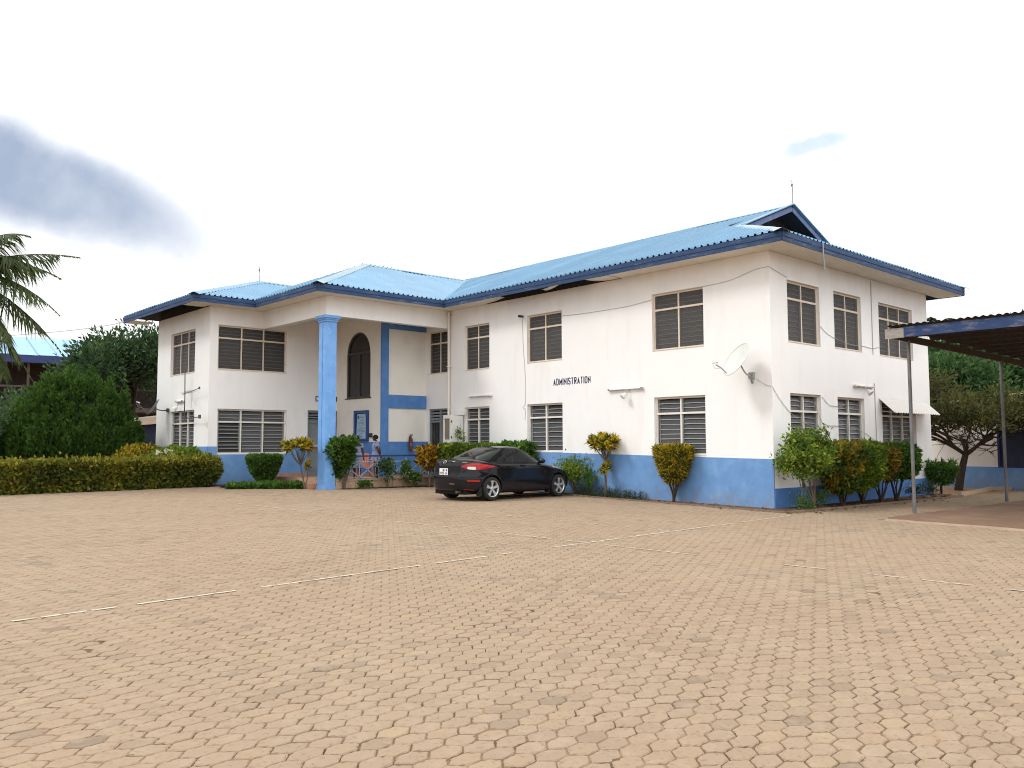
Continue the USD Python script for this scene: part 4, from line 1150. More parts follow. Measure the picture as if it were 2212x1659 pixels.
# painted words in condensed block capitals
GLYPH = {"A": (0.62, [[(0, 0), (0.31, 1), (0.62, 0)], [(0.11, 0.3), (0.51, 0.3)]]), "D": (0.6, [[(0, 0), (0, 1), (0.38, 1), (0.6, 0.8), (0.6, 0.2), (0.38, 0), (-0.095, 0)]]),
         "M": (0.72, [[(0, 0), (0, 1), (0.36, 0.3), (0.72, 1), (0.72, 0)]]), "I": (0.0, [[(0, 0), (0, 1)]]), "N": (0.58, [[(0, 0), (0, 1), (0.58, 0), (0.58, 1)]]),
         "S": (0.56, [[(0.56, 0.8), (0.56, 0.87), (0.43, 1), (0.13, 1), (0, 0.87), (0, 0.65), (0.12, 0.54), (0.44, 0.46), (0.56, 0.35), (0.56, 0.13), (0.43, 0), (0.13, 0), (0, 0.13), (0, 0.2)]]),
         "T": (0.58, [[(0, 1), (0.58, 1)], [(0.29, 0), (0.29, 1)]]), "R": (0.58, [[(0, 0), (0, 1), (0.42, 1), (0.57, 0.87), (0.57, 0.63), (0.42, 0.5), (0, 0.5)], [(0.27, 0.5), (0.58, 0)]]),
         "O": (0.58, [[(0.29, 0), (0.14, 0), (0, 0.15), (0, 0.85), (0.14, 1), (0.44, 1), (0.58, 0.85), (0.58, 0.15), (0.44, 0), (0.29, 0)]]),
         "C": (0.56, [[(0.56, 0.72), (0.56, 0.87), (0.43, 1), (0.14, 1), (0, 0.87), (0, 0.13), (0.14, 0), (0.43, 0), (0.56, 0.13), (0.56, 0.28)]])}


def letters(text, height, a0, a1, z0, o, plane):
    polys, x = [], 0.0
    for ch in text:
        w, lines = GLYPH[ch]
        polys.append(unary_union([LineString([(x + p, q) for p, q in l]).buffer(0.115, cap_style="flat", join_style="mitre") for l in lines]))
        x += w + 0.42
    x -= 0.42
    mb = MB()
    for p in polys:
        for g in getattr(p, "geoms", [p]):
            t = trimesh.creation.extrude_polygon(g, 0.004, engine="earcut")
            v = np.array(t.vertices)
            mb.add(mapper(o, plane)(a0 + (v[:, 0] / max(x, 0.5)) * (a1 - a0), -0.001 - v[:, 2], z0 + np.clip(v[:, 1], -0.02, 1.02) * height), t.faces)
    return mb


bld.part("wall_lettering", letters("ADMINISTRATION", 0.205, 18.70, 17.15, 3.45, "x", FX), "text_blue")
bld.part("wall_lettering", letters("C", 0.2, 15.94, 16.04, 3.25, "y", 28.5), "text_blue")
bld.part("wall_lettering", letters("N", 0.2, 16.72, 16.82, 3.25, "y", 28.5), "text_blue")
# ------------------------------------------------------------------ things on the building
def tube_arc(a, b, c, n=10):
    t = np.linspace(0, 1, n)[:, None]
    a, b, c = (np.asarray(q, float) for q in (a, b, c))
    return (1 - t) ** 2 * a + 2 * t * (1 - t) * b + t * t * c


def frame_from(n, upv=(0, 0, 1)):
    n = np.asarray(n, float); n /= np.linalg.norm(n)
    s = np.cross(upv, n); s /= np.linalg.norm(s)
    return s, np.cross(n, s), n


def dish(center, normal, ru, rv, depth, mat, name, label, lnb, foot, pipe_mat, roll=0.0, arm_from=None):
    c = np.asarray(center, float)
    s, t, n = frame_from(normal)
    s, t = math.cos(roll) * s + math.sin(roll) * t, -math.sin(roll) * s + math.cos(roll) * t
    T = Thing(name, label, "satellite dish", foot)
    rr = np.linspace(0, 1, 7); k = 36
    ang = np.arange(k) / k * 2 * math.pi
    rows = []
    for r in rr[1:]:
        rows.append(c + ru * r * np.cos(ang)[:, None] * s + rv * r * np.sin(ang)[:, None] * t + n * (depth * r * r - depth))
    v = np.vstack([[c - n * depth]] + rows)
    f = [[0, 1 + j, 1 + (j + 1) % k] for j in range(k)]
    for i in range(5):
        for j in range(k):
            a, b = 1 + i * k + j, 1 + i * k + (j + 1) % k
            f += [[a, a + k, b + k], [a, b + k, b]]
    nv = len(v)
    v2 = v - n * 0.012
    f2 = [[x + nv, z + nv, y + nv] for x, y, z in f]
    T.part("reflector", MB().add(np.vstack([v, v2]), np.vstack([f, f2])), mat, smooth=40)
    T.part("reflector_rim", MB().tube(np.vstack([rows[-1], rows[-1][:2]]), 0.010, 5, False), mat)
    low = c - t * rv * 0.98 if arm_from is None else np.asarray(arm_from, float)
    lnb = np.asarray(lnb, float)
    T.part("arm", MB().tube([low - n * 0.03, low + (lnb - low) * 0.5, lnb - np.array([0, 0, 0.06])], 0.016, 6), pipe_mat)
    dv = (c - lnb) / np.linalg.norm(c - lnb)
    h = T.part("receiver", MB().tube([lnb - dv * 0.08, lnb - dv * 0.02, lnb, lnb + dv * 0.05], [0.025, 0.028, 0.022, 0.035], 8), "lamp_white")
    T.part("receiver_cable", MB().tube(tube_arc(lnb - dv * 0.08, lnb + np.array([0, 0, -0.22]) - dv * 0.06, low + (lnb - low) * 0.55), 0.005, 5), "cable_grey", parent=h)
    ft = np.asarray(foot, float)
    T.part("mount_pipe", MB().tube(tube_arc(c - n * (depth + 0.04), (c - n * (depth + 0.08)) * [0.6, 0.6, 0] + ft * [0.4, 0.4, 1.0] + np.array([0, 0, -0.05]), ft + (c - ft) * [0.15, 0.05, 0]), 0.019, 8), pipe_mat)
    return T


D = dish((18.20, 11.69, 3.70), (-0.86, 0.28, 0.52), 0.36, 0.47, 0.07, "dish_white", "satellite_dish", "large pale satellite dish on the front wall near the building's corner", (17.85, 12.05, 3.63), (FX, 11.62, 3.32), "metal_grey", roll=-0.28, arm_from=(18.13, 11.90, 3.33))
D.part("wall_bracket", MB().box((FX - 0.07, 11.55, 3.24), (FX - 0.001, 11.70, 3.40)).bar((FX - 0.06, 11.62, 3.22), (FX - 0.005, 11.62, 3.12), 0.05, 0.02), "metal_grey")
D = dish((11.30, 32.35, 3.05), (-0.78, 0.28, 0.56), 0.30, 0.36, 0.06, "dish_grey", "satellite_dish", "small grey satellite dish seen edge-on beside the left wing's lower window", (10.92, 32.80, 3.22), (11.81, 32.15, 2.93), "metal_dark")
D.part("wall_bracket", MB().box((11.74, 32.08, 2.86), (11.809, 32.22, 3.0)), "metal_dark")

# television aerial on a bracket
A = Thing("tv_aerial", "thin television aerial mast with bent arms on the left wing's side wall", "aerial", (11.81, 30.08, 2.55))
A.part("mast", MB().tube([(11.62, 30.12, 2.50), (11.62, 30.12, 3.4), (11.60, 30.11, 4.30)], 0.018, 6), "metal_dark")
A.part("wall_arm", MB().tube([(11.62, 30.14, 2.56), (11.63, 29.4, 2.58), (11.60, 28.72, 2.58)], 0.016, 6).box((11.57, 28.66, 2.53), (11.63, 28.76, 2.66)), "metal_dark")
A.part("boom", MB().tube([(11.62, 30.3, 3.43), (11.60, 29.4, 3.52), (11.58, 28.75, 3.58)], 0.012, 6).box((11.56, 28.71, 3.54), (11.60, 28.77, 3.63)), "metal_dark")
m = MB()
for q in range(5):
    y = 30.0 - q * 0.14; z = 3.46 + q * 0.014
    m.tube([(11.42, y, z), (11.80, y, z + 0.01)], 0.005, 5)
A.part("elements", m, "metal_dark")
A.part("cable", MB().tube([(11.62, 29.45, 3.50), (11.66, 29.5, 3.2), (11.62, 29.15, 3.1), (11.68, 29.2, 3.0)], 0.005, 5).tube([(11.66, 29.6, 3.5), (11.72, 29.75, 3.0), (11.76, 29.5, 2.5), (11.77, 29.6, 2.3)], 0.005, 5), "cable_grey")

# tube lamps on brackets, some with a flood lamp under them


def strip_lamp(o, plane, a0, a1, z, label, rusty=True):
    p = mapper(o, plane)
    T = Thing("wall_strip_lamp", label, "lamp", p((a0 + a1) / 2, 0, z))
    T.part("batten", wbox(MB(), o, plane, a0, a1, -0.05, -0.001, z - 0.025, z + 0.025), "lamp_white")
    T.part("lamp_tube", MB().tube([p(a0 + 0.06, -0.075, z), p(a1 - 0.06, -0.075, z)], 0.016, 8), "plastic_white")
    m = MB()
    for a in (a0 + 0.02, a1 - 0.06):
        wbox(m, o, plane, min(a, a + 0.04), max(a, a + 0.04), -0.095, -0.052, z - 0.03, z + 0.028)
    T.part("lamp_holder", m, "lamp_white" if not rusty else "timber_grey")
    return T


strip_lamp("x", FX, 15.10, 16.40, 3.19, "rusty tube lamp on the front wall right of the painted word", True)
strip_lamp("x", FX, 21.65, 22.85, 3.28, "pale tube lamp on the front wall above the middle lower window", False)
strip_lamp("y", EY, 23.10, 24.30, 3.23, "tube lamp on the end wall above the lower windows", False)
strip_lamp("x", 11.81, 30.65, 31.35, 3.22, "rusty tube lamp on the left wing's side wall above its lower window", True)


def flood(o, plane, a, z, label):
    p = mapper(o, plane)
    T = Thing("flood_lamp", label, "lamp", p(a, 0, z))
    T.part("bracket", MB().tube([p(a - 0.03, -0.003, z + 0.10), p(a - 0.05, -0.08, z + 0.10), p(a, -0.12, z + 0.02)], 0.012, 6), "metal_grey")
    c = np.asarray(p(a, -0.12, z)); d = np.asarray(p(0.0, -0.55, -0.55)) - np.asarray(p(0.0, 0.0, 0.0)); d /= np.linalg.norm(d)
    if o == "x":
        d = d + np.array([0, 0.35, 0]); d /= np.linalg.norm(d)
    T.part("lamp_head", MB().tube([c, c + d * 0.03, c + d * 0.12, c + d * 0.16], [0.03, 0.055, 0.085, 0.088], 12), "plastic_white", smooth=40)
    return T


flood("x", FX, 15.66, 3.05, "white bell shaped flood lamp under the rusty tube lamp right of the painted word")
flood("x", 11.81, 31.0, 3.02, "white flood lamp under the tube lamp on the left wing's side wall")
flood("y", EY, 23.72, 3.13, "small flood lamp under the tube lamp on the end wall")

# little camera and its hanging wire
T = Thing("wall_camera", "small black camera on the front wall at the top left of an upper window", "camera", (FX, 20.09, 5.79))
T.part("camera_body", MB().box((FX - 0.20, 20.06, 5.76), (FX - 0.06, 20.13, 5.83)), "cable_dark")
T.part("camera_mount", MB().box((FX - 0.06, 20.07, 5.77), (FX - 0.001, 20.12, 5.82)), "cable_dark")


def cable(pts, label, r=0.006, mat="cable_grey", name="wall_cable", loc=None):
    pts = np.array(pts, float)
    k = len(pts); t = np.linspace(0, k - 1, (k - 1) * 6 + 1)
    from scipy.interpolate import PchipInterpolator
    s = np.column_stack([PchipInterpolator(np.arange(k), pts[:, i])(t) for i in range(3)])
    T = Thing(name, label, "cable", pts[0])
    T.part("wire", MB().tube(s, r, 5), mat)
    return T


w = FX - 0.012
cable([(w, 20.12, 5.72), (w, 20.10, 5.0), (w, 20.02, 4.1), (w, 19.98, 3.4), (w, 20.0, 2.95), (w - 0.03, 20.08, 2.80), (w, 20.0, 2.75), (w, 20.02, 2.4)], "thin wire dropping from the wall camera past the lower window")
cable([(w, 18.33, 5.62), (w, 17.2, 5.58), (w, 16.0, 5.58), (w, 14.78, 5.66)], "thin wire strung between the two upper front windows")
cable([(w, 13.06, 5.80), (w, 12.3, 5.83), (w, 11.4, 6.02), (w, EY - 0.015, 6.03), (18.95, EY - 0.012, 5.99), (19.65, EY - 0.012, 5.86)], "thin wire running round the building's corner between upper windows")
v_ = EY - 0.012
cable([(FX - 0.02, 11.5, 3.22), (FX - 0.012, 11.2, 3.05), (FX + 0.02, v_, 3.0), (19.1, v_, 2.75), (19.7, v_, 2.36), (20.4, v_, 2.12), (21.2, v_ - 0.01, 2.03)], "wire from the large dish round the corner to the first lower end window")
cable([(20.9, v_, 2.7), (21.3, v_, 2.15), (21.7, v_, 2.08), (22.2, v_, 2.08), (22.9, v_, 2.05), (23.7, v_, 1.9), (24.9, v_, 1.45)], "wire looped between the lower windows of the end wall")
cable([(21.3, v_, 2.85), (21.8, v_, 2.62), (22.2, v_, 2.62), (22.8, v_, 2.72)], "short wire sagging above the second lower end window")
cable([(21.32, v_ - 0.02, 2.05), (21.45, v_ - 0.05, 1.85), (21.58, v_ - 0.05, 1.72), (21.50, v_ - 0.04, 1.68), (21.40, v_ - 0.04, 1.90)], "tangled dark loop of wire beside the first lower end window", 0.012, "cable_dark")
cable([(21.32, v_, 4.75), (21.8, v_, 4.55), (22.4, v_, 4.45), (23.2, v_ + 0.05, 4.4), (23.76, v_, 4.40), (24.3, v_, 4.38), (24.9, v_, 4.46)], "wire sagging across the upper windows of the end wall")
T = Thing("conduit", "thin grey conduit running down the end wall beside the third window", "conduit", (24.42, EY, 5))
T.part("pipe", MB().tube([(24.42, v_, 6.38), (24.42, v_, 4.2)], 0.010, 6).tube([(24.44, v_, 3.35), (24.46, v_, 1.6)], 0.010, 6), "cable_grey")
T = Thing("rain_pipe", "pale downpipe in the corner between front wall and porch", "pipe", (18.70, 23.91, 2))
T.part("pipe", MB().tube([(18.71, 23.93, 6.40), (18.71, 23.93, 3.4), (18.71, 23.93, 0.6)], 0.042, 10), "soffit_white")
for z in (6.2, 4.4, 2.6):
    T.part("pipe_clip", MB().box((18.655, 23.875, z), (18.80, 23.985, z + 0.03)), "frame_pale")
T = Thing("eave_pipe", "short pipe end hanging from the end wall eave", "pipe", (20.0, EYR, 6.4))
T.part("pipe", MB().tube([(19.98, EYR - 0.03, 6.66), (19.98, EYR - 0.03, 6.35), (20.0, EYR - 0.03, 6.2), (20.04, EYR - 0.03, 5.98)], 0.020, 6), "metal_grey")
for x, y, z, h, lab in ((RIDGE_X + 0.1, GAB + 0.05, ZR, 0.85, "thin lightning rod at the near end of the main ridge"), (xl, LY0 + 4.4, ZL, 0.62, "thin lightning rod on the left wing's roof peak")):
    T = Thing("lightning_rod", lab, "lightning rod", (x, y, z))
    T.part("rod", MB().tube([(x, y, z - 0.1), (x + 0.03, y, z + h * 0.5), (x, y, z + h)], 0.012, 5), "metal_dark")
    T.part("rod_tip", MB().tube([(x, y, z + h * 0.72), (x, y, z + h * 0.8), (x, y, z + h * 0.86)], [0.012, 0.035, 0.012], 6), "metal_dark")

# corrugated awning over a lower end window
T = Thing("window_awning", "small white corrugated metal awning over the last lower end window", "awning", (26.3, EY, 2.9))
xs = np.linspace(24.72, 28.0, 74)
hh = 0.014 * np.sin(np.arange(74) * 2 * math.pi / 4)
rows = []
for t in (0.0, 1.0):
    x = xs - t * 0.12; y = EY - 0.01 - t * 0.50; z = 2.92 - t * 0.43 + hh
    rows.append(np.column_stack([x, np.full(74, y), z]))
v = np.vstack(rows); v2 = v - [0, 0, 0.004]
f = [[i + 1, i, 74 + i, 74 + i + 1] for i in range(73)]
T.part("awning_sheet", MB().add(np.vstack([v, v2]), f + [[148 + a for a in q[::-1]] for q in f]), "awning_white", smooth=True)
for x in (24.85, 27.9):
    T.part("awning_bracket", MB().bar((x, EY - 0.002, 2.55), (x - 0.06, EY - 0.46, 2.50), 0.03), "timber_grey")
    T.part("awning_bracket", MB().bar((x, EY - 0.01, 2.87), (x - 0.1, EY - 0.49, 2.465), 0.03), "timber_grey")

# meter cabinet beside the side door
T = Thing("meter_cabinet", "white metal cabinet with a glazed door on a stand by the side entrance", "cabinet", (18.55, 23.5, 0.4))
x0, x1, y0, y1, z0, z1 = 18.25, 18.76, 23.16, 23.62, 1.62, 2.62
T.part("cabinet_body", MB().box((x0 + 0.02, y0, z0), (x1, y1, z1)), "cabinet_white")
fr = slab_on("x", x0, rect(y0 - 0.005, y1 + 0.005, z0 - 0.005, z1 + 0.02).difference(rect(y0 + 0.10, y1 - 0.06, z0 + 0.16, z1 - 0.1)), -0.02, 0.018)
dd = T.part("cabinet_door", fr, "plastic_white")
T.part("door_board", MB().box((x0 + 0.008, y0 + 0.10, z0 + 0.16), (x0 + 0.016, y1 - 0.06, z1 - 0.1)), "board_beige", parent=dd)
T.part("door_hinge", MB().box((x0 - 0.03, y0 - 0.012, z0 + 0.2), (x0 + 0.01, y0 + 0.012, z0 + 0.28)).box((x0 - 0.03, y0 - 0.012, z1 - 0.25), (x0 + 0.01, y0 + 0.012, z1 - 0.17)), "metal_dark", parent=dd)
T.part("cabinet_stand", MB().box((x0 + 0.03, y1 - 0.06, 0.4), (x0 + 0.10, y1, z0 - 0.005)).box((x1 - 0.1, y0, 0.4), (x1 - 0.03, y0 + 0.06, z0 - 0.005)), "cabinet_white")
T.part("lower_box", MB().box((x0 + 0.10, y0 + 0.03, 0.85), (x1 - 0.02, y1 - 0.09, z0 - 0.06)), "cabinet_grey")
T.part("rear_plate", MB().box((x1 - 0.05, y0 - 0.12, z1 + 0.03), (x1 + 0.03, y1 - 0.12, z1 + 0.16)), "cabinet_white")
T.part("cable_tail", MB().tube([(x0 + 0.25, y0 - 0.01, z0 - 0.01), (x0 + 0.3, y0 - 0.04, z0 - 0.18), (x0 + 0.42, y0 - 0.06, z0 - 0.36), (x0 + 0.46, y0 - 0.05, z0 - 0.6)], 0.02, 6), "cable_dark")

# notice board, switch, extinguisher
T = Thing("notice_board", "tall blue framed notice board on the porch wall beside the arched window", "notice board", (16.84, 26.7, 1.72))
na0, na1, nz0, nz1 = 26.22, 27.16, 1.73, 2.87
frp = rect(na0, na1, nz0, nz1)
fr = T.part("board_frame", slab_on("x", 16.84, frp.difference(rect(na0 + 0.10, na1 - 0.10, nz0 + 0.10, nz1 - 0.09)), -0.075, -0.001), "notice_frame")
T.part("frame_bead", slab_on("x", 16.84, rect(na0 + 0.085, na1 - 0.085, nz0 + 0.085, nz1 - 0.075).difference(rect(na0 + 0.10, na1 - 0.10, nz0 + 0.10, nz1 - 0.09)), -0.083, -0.076), "deep_blue", parent=fr)
T.part("board_back", wbox(MB(), "x", 16.84, na0 + 0.10, na1 - 0.10, -0.03, -0.001, nz0 + 0.10, nz1 - 0.09), "notice_frame")
sheet_p = Polygon([(na0 + 0.17, 1.84), (na1 - 0.15, 1.84), (na1 - 0.17, 2.3), (na1 - 0.19, 2.74), (na0 + 0.21, 2.74), (na0 + 0.15, 2.4)])
ns = T.part("notice_sheet", slab_on("x", 16.84, sheet_p, -0.036, -0.031), "notice_sheet")
r_ = np.random.default_rng(9)
mk, mr = MB(), MB()
LN = [(2.665, .28, .70, 0), (2.605, .28, .72, 0), (2.51, .38, .64, 1), (2.435, .26, .76, 0), (2.385, .34, .68, 0), (2.335, .3, .72, 0), (2.255, .36, .64, 1), (2.19, .24, .76, 0), (2.14, .22, .76, 0), (2.085, .22, .78, 0), (2.005, .34, .66, 1), (1.955, .34, .46, 0), (1.91, .34, .68, 0), (1.87, .34, .56, 0)]
for z, u0, u1, red in LN:
    wl = na1 - na0
    a, end = na1 - u0 * wl, na1 - u1 * wl
    hgt = 0.026 if red else 0.02
    while a > end + 0.02:     # short strokes, too small to read in the photograph
        l = r_.uniform(0.006, 0.02)
        wbox(mr if red else mk, "x", 16.84, a - l, a, -0.0385, -0.0365, z - hgt / 2, z + hgt / 2 * r_.uniform(0.5, 1))
        a -= l + r_.uniform(0.003, 0.008) + (0.015 if r_.random() < 0.15 else 0)
T.part("notice_print", mk, "notice_print", parent=ns, kind="stuff"); T.part("notice_heading", mr, "notice_red", parent=ns, kind="stuff")
T.part("notice_crest", slab_on("x", 16.84, Polygon([(26.93, 2.66), (26.85, 2.66), (26.85, 2.58), (26.89, 2.54), (26.93, 2.58)]), -0.0385, -0.0365), "notice_print", parent=ns)
T = Thing("wall_switch", "small black switch box on the porch wall right of the notice board", "switch", (16.84, 26.07, 1.95))
T.part("switch_box", wbox(MB(), "x", 16.84, 25.98, 26.16, -0.05, -0.001, 1.88, 2.03), "cable_dark")
T.part("switch_rocker", wbox(MB(), "x", 16.84, 26.05, 26.10, -0.06, -0.051, 1.93, 1.98), "metal_dark")
T = Thing("fire_extinguisher", "dark red fire extinguisher hung on the blue band of the porch wall", "fire extinguisher", (18.03, 25.3, 1.42))
ex, ey = 18.03, 25.29
ang = np.arange(14)
T.part("cylinder", MB().tube([(ex, ey, 1.40), (ex, ey, 1.42), (ex, ey, 1.78), (ex, ey, 1.84), (ex, ey, 1.88), (ex, ey, 1.90)], [0.06, 0.075, 0.075, 0.06, 0.03, 0.022], 14), "ext_red", smooth=40)
T.part("label_band", MB().tube([(ex, ey, 1.55), (ex, ey, 1.68)], 0.0765, 14, False), "ext_label")
T.part("valve", MB().box((ex - 0.025, ey - 0.025, 1.90), (ex + 0.03, ey + 0.025, 1.95)).bar((ex - 0.04, ey, 1.97), (ex + 0.10, ey, 2.0), 0.02).bar((ex - 0.02, ey, 1.95), (ex + 0.10, ey, 1.94), 0.02), "metal_dark")
T.part("hose", MB().tube([(ex - 0.02, ey, 1.92), (ex - 0.09, ey - 0.02, 1.88), (ex - 0.10, ey - 0.03, 1.7), (ex - 0.085, ey - 0.03, 1.55)], 0.012, 6), "cable_dark")
T.part("wall_hook", MB().box((ex - 0.02, ey + 0.03, 1.84), (ex + 0.02, 25.369, 1.92)), "metal_dark")

# porch railing: dark top rail, grey frame with crossed bars
T = Thing("porch_railing", "low metal railing with crossed bars along the porch edge", "railing", (16.3, 24.05, FZ))
ry, x0, x1 = 24.07, 14.22, 18.70
T.part("top_rail", MB().box((x0, ry - 0.03, 1.21), (x1, ry + 0.03, 1.265)), "rail_blue")
T.part("lower_rail", MB().box((x0, ry - 0.012, 1.035), (x1, ry + 0.012, 1.06)), "rail_grey")
T.part("bottom_rail", MB().box((x0, ry - 0.014, 0.515), (x1, ry + 0.014, 0.54)), "rail_grey")
posts = np.arange(15.10 - 2 * 0.62, x1, 0.62)
posts = [p for p in posts if p > x0 + 0.05]
for k, px in enumerate(posts):
    T.part("upright", MB().bar((px, ry, FZ - 0.01), (px, ry, 1.208), 0.028), "rail_grey")
for k, (a, b) in enumerate(zip(posts[:-1], posts[1:])):
    c = (a + b) / 2; zc = 0.785
    for (p, q) in (((a, 1.03), (c - 0.028, zc + 0.03)), ((b, 1.03), (c + 0.028, zc + 0.03)), ((a, 0.545), (c - 0.028, zc - 0.03)), ((b, 0.545), (c + 0.028, zc - 0.03))):
        T.part("cross_bar", MB().bar((p[0], ry, p[1]), (q[0], ry, q[1]), 0.028, 0.024), "rail_grey")
    th = np.linspace(0, 2 * math.pi, 13)
    T.part("cross_ring", MB().tube(np.column_stack([c + 0.036 * np.cos(th), np.full(13, ry), zc + 0.036 * np.sin(th)]), 0.008, 5, False), "rail_grey")

# orange plastic chair behind the railing
def plastic_chair(x, y, z, rz, label):
    T = Thing("plastic_chair", label, "chair", (x, y, z))
    cs, sn = math.cos(rz), math.sin(rz)

    def tr(mb):
        v, f = mb.arrays(); v = np.column_stack([v[:, 0] * cs - v[:, 1] * sn + x, v[:, 0] * sn + v[:, 1] * cs + y, v[:, 2] + z])
        return v, f
    T.part("seat", tr(MB().box((-0.22, -0.22, 0.40), (0.22, 0.22, 0.425)).box((-0.22, -0.235, 0.36), (0.22, -0.221, 0.42))), "chair_orange")
    m = MB()
    for k in range(5):
        a = -0.19 + k * 0.08
        m.bar((a + 0.03, 0.21, 0.43), (a + 0.03, 0.30, 0.80), 0.055, 0.014, upv=(0, 1, 0))
    m.bar((-0.21, 0.295, 0.80), (0.21, 0.295, 0.80), 0.02, 0.07); m.bar((-0.21, 0.22, 0.46), (0.21, 0.22, 0.46), 0.02, 0.05)
    T.part("backrest", tr(m), "chair_orange")
    for sx in (-1, 1):
        T.part("armrest", tr(MB().bar((sx * 0.235, -0.2, 0.60), (sx * 0.235, 0.25, 0.63), 0.045, 0.02).bar((sx * 0.235, -0.2, 0.6), (sx * 0.225, -0.21, 0.41), 0.03)), "chair_orange")
        for sy in (-1, 1):
            T.part("leg", tr(MB().bar((sx * 0.205, sy * 0.2, 0.405), (sx * 0.235, sy * 0.24, 0.0), 0.04)), "chair_orange")


plastic_chair(15.72, 24.72, FZ, math.radians(-20), "orange plastic chair on the porch between the standing people")

# ------------------------------------------------------------------ canopy at the right
T = Thing("open_canopy", "open sided corrugated metal canopy with blue fascia on grey posts", "canopy", (20.4, 8.4, 0))
cx0, cx1, cy0, cy1 = 19.5, 31.0, -0.6, 8.55


def cz(x, y):
    return 4.27 + (x - 19.5) * -0.012 + (y - 8.5) * 0.0


ys = np.arange(cy0, cy1, 0.019)
hh = 0.017 * np.sin(ys / 0.152 * 2 * math.pi * 1.0)
xs = np.linspace(cx0 - 0.06, cx1, 6)
k = 0
for a, b in zip(np.arange(0, len(ys) - 1, 40), list(np.arange(40, len(ys) - 1, 40)) + [len(ys) - 1]):
    yy, h2 = ys[a:b + 1], hh[a:b + 1]
    X, Y = np.meshgrid(xs, yy, indexing="ij")
    Z = cz(X, Y) + 0.035 + h2[None, :] + 0.002 * (k % 2)
    v = np.stack([X, Y, Z], -1).reshape(-1, 3); n = len(yy)
    i = np.arange(len(xs) * n).reshape(len(xs), n)
    f = np.stack([i[:-1, :-1], i[1:, :-1], i[1:, 1:], i[:-1, 1:]], -1).reshape(-1, 4)
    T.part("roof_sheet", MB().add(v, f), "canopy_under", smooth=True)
    k += 1
T.part("fascia_board", MB().box((cx0, cy0, 4.02), (cx0 + 0.03, 8.12, 4.255)), "canopy_fascia")
T.part("fascia_board", MB().box((cx0 + 0.005, 8.12, 4.01), (cx0 + 0.035, cy1, 4.24)), "timber_grey", label="bare grey end of the canopy fascia")
T.part("eave_beam", MB().bar((cx0 + 0.04, 8.42, 4.10), (cx1, 8.42, 3.98), 0.06, 0.16), "canopy_timber")
T.part("eave_beam", MB().bar((cx0 + 0.04, 2.2, 4.10), (cx1, 2.2, 3.98), 0.06, 0.16), "canopy_timber")
for q, x in enumerate(np.arange(20.05, cx1, 0.95)):
    T.part("purlin", MB().bar((x, cy0, cz(x, 0) - 0.03), (x, cy1 - 0.08, cz(x, 0) - 0.03), 0.06, 0.085), "canopy_timber")
for x in (20.42, 26.68):
    for y in (8.40, 2.2):
        zb = gz(x, y)
        T.part("post", MB().tube([(x, y, zb - 0.1), (x, y, 2.0), (x, y, cz(x, y) - 0.21)], 0.041, 12), "post_grey", smooth=40)
        T.part("post_foot", MB().tube([(x, y, zb - 0.02), (x, y, zb + 0.11)], [0.047, 0.047], 10), "post_grey")

# ------------------------------------------------------------------ neighbouring buildings
# right: low white building with blue plinth, turned a little
B = Thing("side_building", "low white building with blue plinth and dark shutter behind the bare tree", "building", (34.0, 11.0, 0))
pa, pb = np.array([35.6, 16.9]), np.array([33.2, 7.2])
ud = (pb - pa) / np.linalg.norm(pb - pa); nd = np.array([ud[1], -ud[0]])   # outward, toward the yard
if nd @ (np.zeros(2) - pa) < 0:
    nd = -nd
LEN = np.linalg.norm(pb - pa)


def bpt(s, d, z):      # s along the wall from pa, d outward
    s, d, z = np.broadcast_arrays(np.asarray(s, float), np.asarray(d, float), np.asarray(z, float))
    xy = pa + s[..., None] * ud + d[..., None] * nd
    return np.concatenate([xy, z[..., None]], -1)


def bslab(poly, d0, d1):
    t = trimesh.creation.extrude_polygon(poly, d1 - d0, engine="earcut")
    v = np.array(t.vertices)
    return MB().add(bpt(v[:, 0], v[:, 2] + d0, v[:, 1]), t.faces)


def s_of(x, y):
    return float((np.array([x, y]) - pa) @ ud)


sw0, sw1 = 6.15, 7.75
B.part("wall", bslab(Polygon([(0, -0.5), (LEN, -0.5), (LEN, 3.5), (4.9, 3.0), (4.9, 2.9), (0, 2.9)]).difference(rect(sw0, sw1, 0.72, 2.02)).difference(rect(2.55, 3.2, 0.1, 2.9)), -0.2, 0.0), "far_white")
B.part("plinth", bslab(rect(3.21, LEN, -0.3, 0.72), 0.0, 0.02), "plinth_blue")
wn = B.part("window_shutter", bslab(rect(sw0, sw1, 0.72, 2.02), -0.1, -0.05), "shutter_blue")
B.part("shutter_frame", bslab(rect(sw0 - 0.04, sw1 + 0.04, 0.70, 2.06).difference(rect(sw0 + 0.03, sw1 - 0.03, 0.76, 1.99)), -0.048, 0.03), "far_fascia", parent=wn)
B.part("door", bslab(rect(2.55, 3.2, 0.1, 2.9), -0.1, -0.05), "shutter_blue")
B.part("side_wall", MB().add(np.vstack([bpt([0, 0, LEN, LEN], [-0.21, -5, -5, -0.21], -0.5), bpt([0, 0, LEN, LEN], [-0.21, -5, -5, -0.21], [2.85, 2.85, 3.2, 3.2])]), [[0, 1, 5, 4], [1, 2, 6, 5], [2, 3, 7, 6]]), "far_white")
zl, zr = 2.62, 2.62
B.part("fascia", bslab(Polygon([(4.9, 3.02), (LEN + 0.5, 3.30), (LEN + 0.5, 3.58), (4.9, 3.16)]), 0.62, 0.66), "fascia_blue")
rf = np.vstack([bpt([4.7, LEN + 0.6, LEN + 0.6, 4.7], [0.72, 0.72, -5.2, -5.2], 0)])
rf[:, 2] = [3.17, 3.59, 3.95, 3.5]
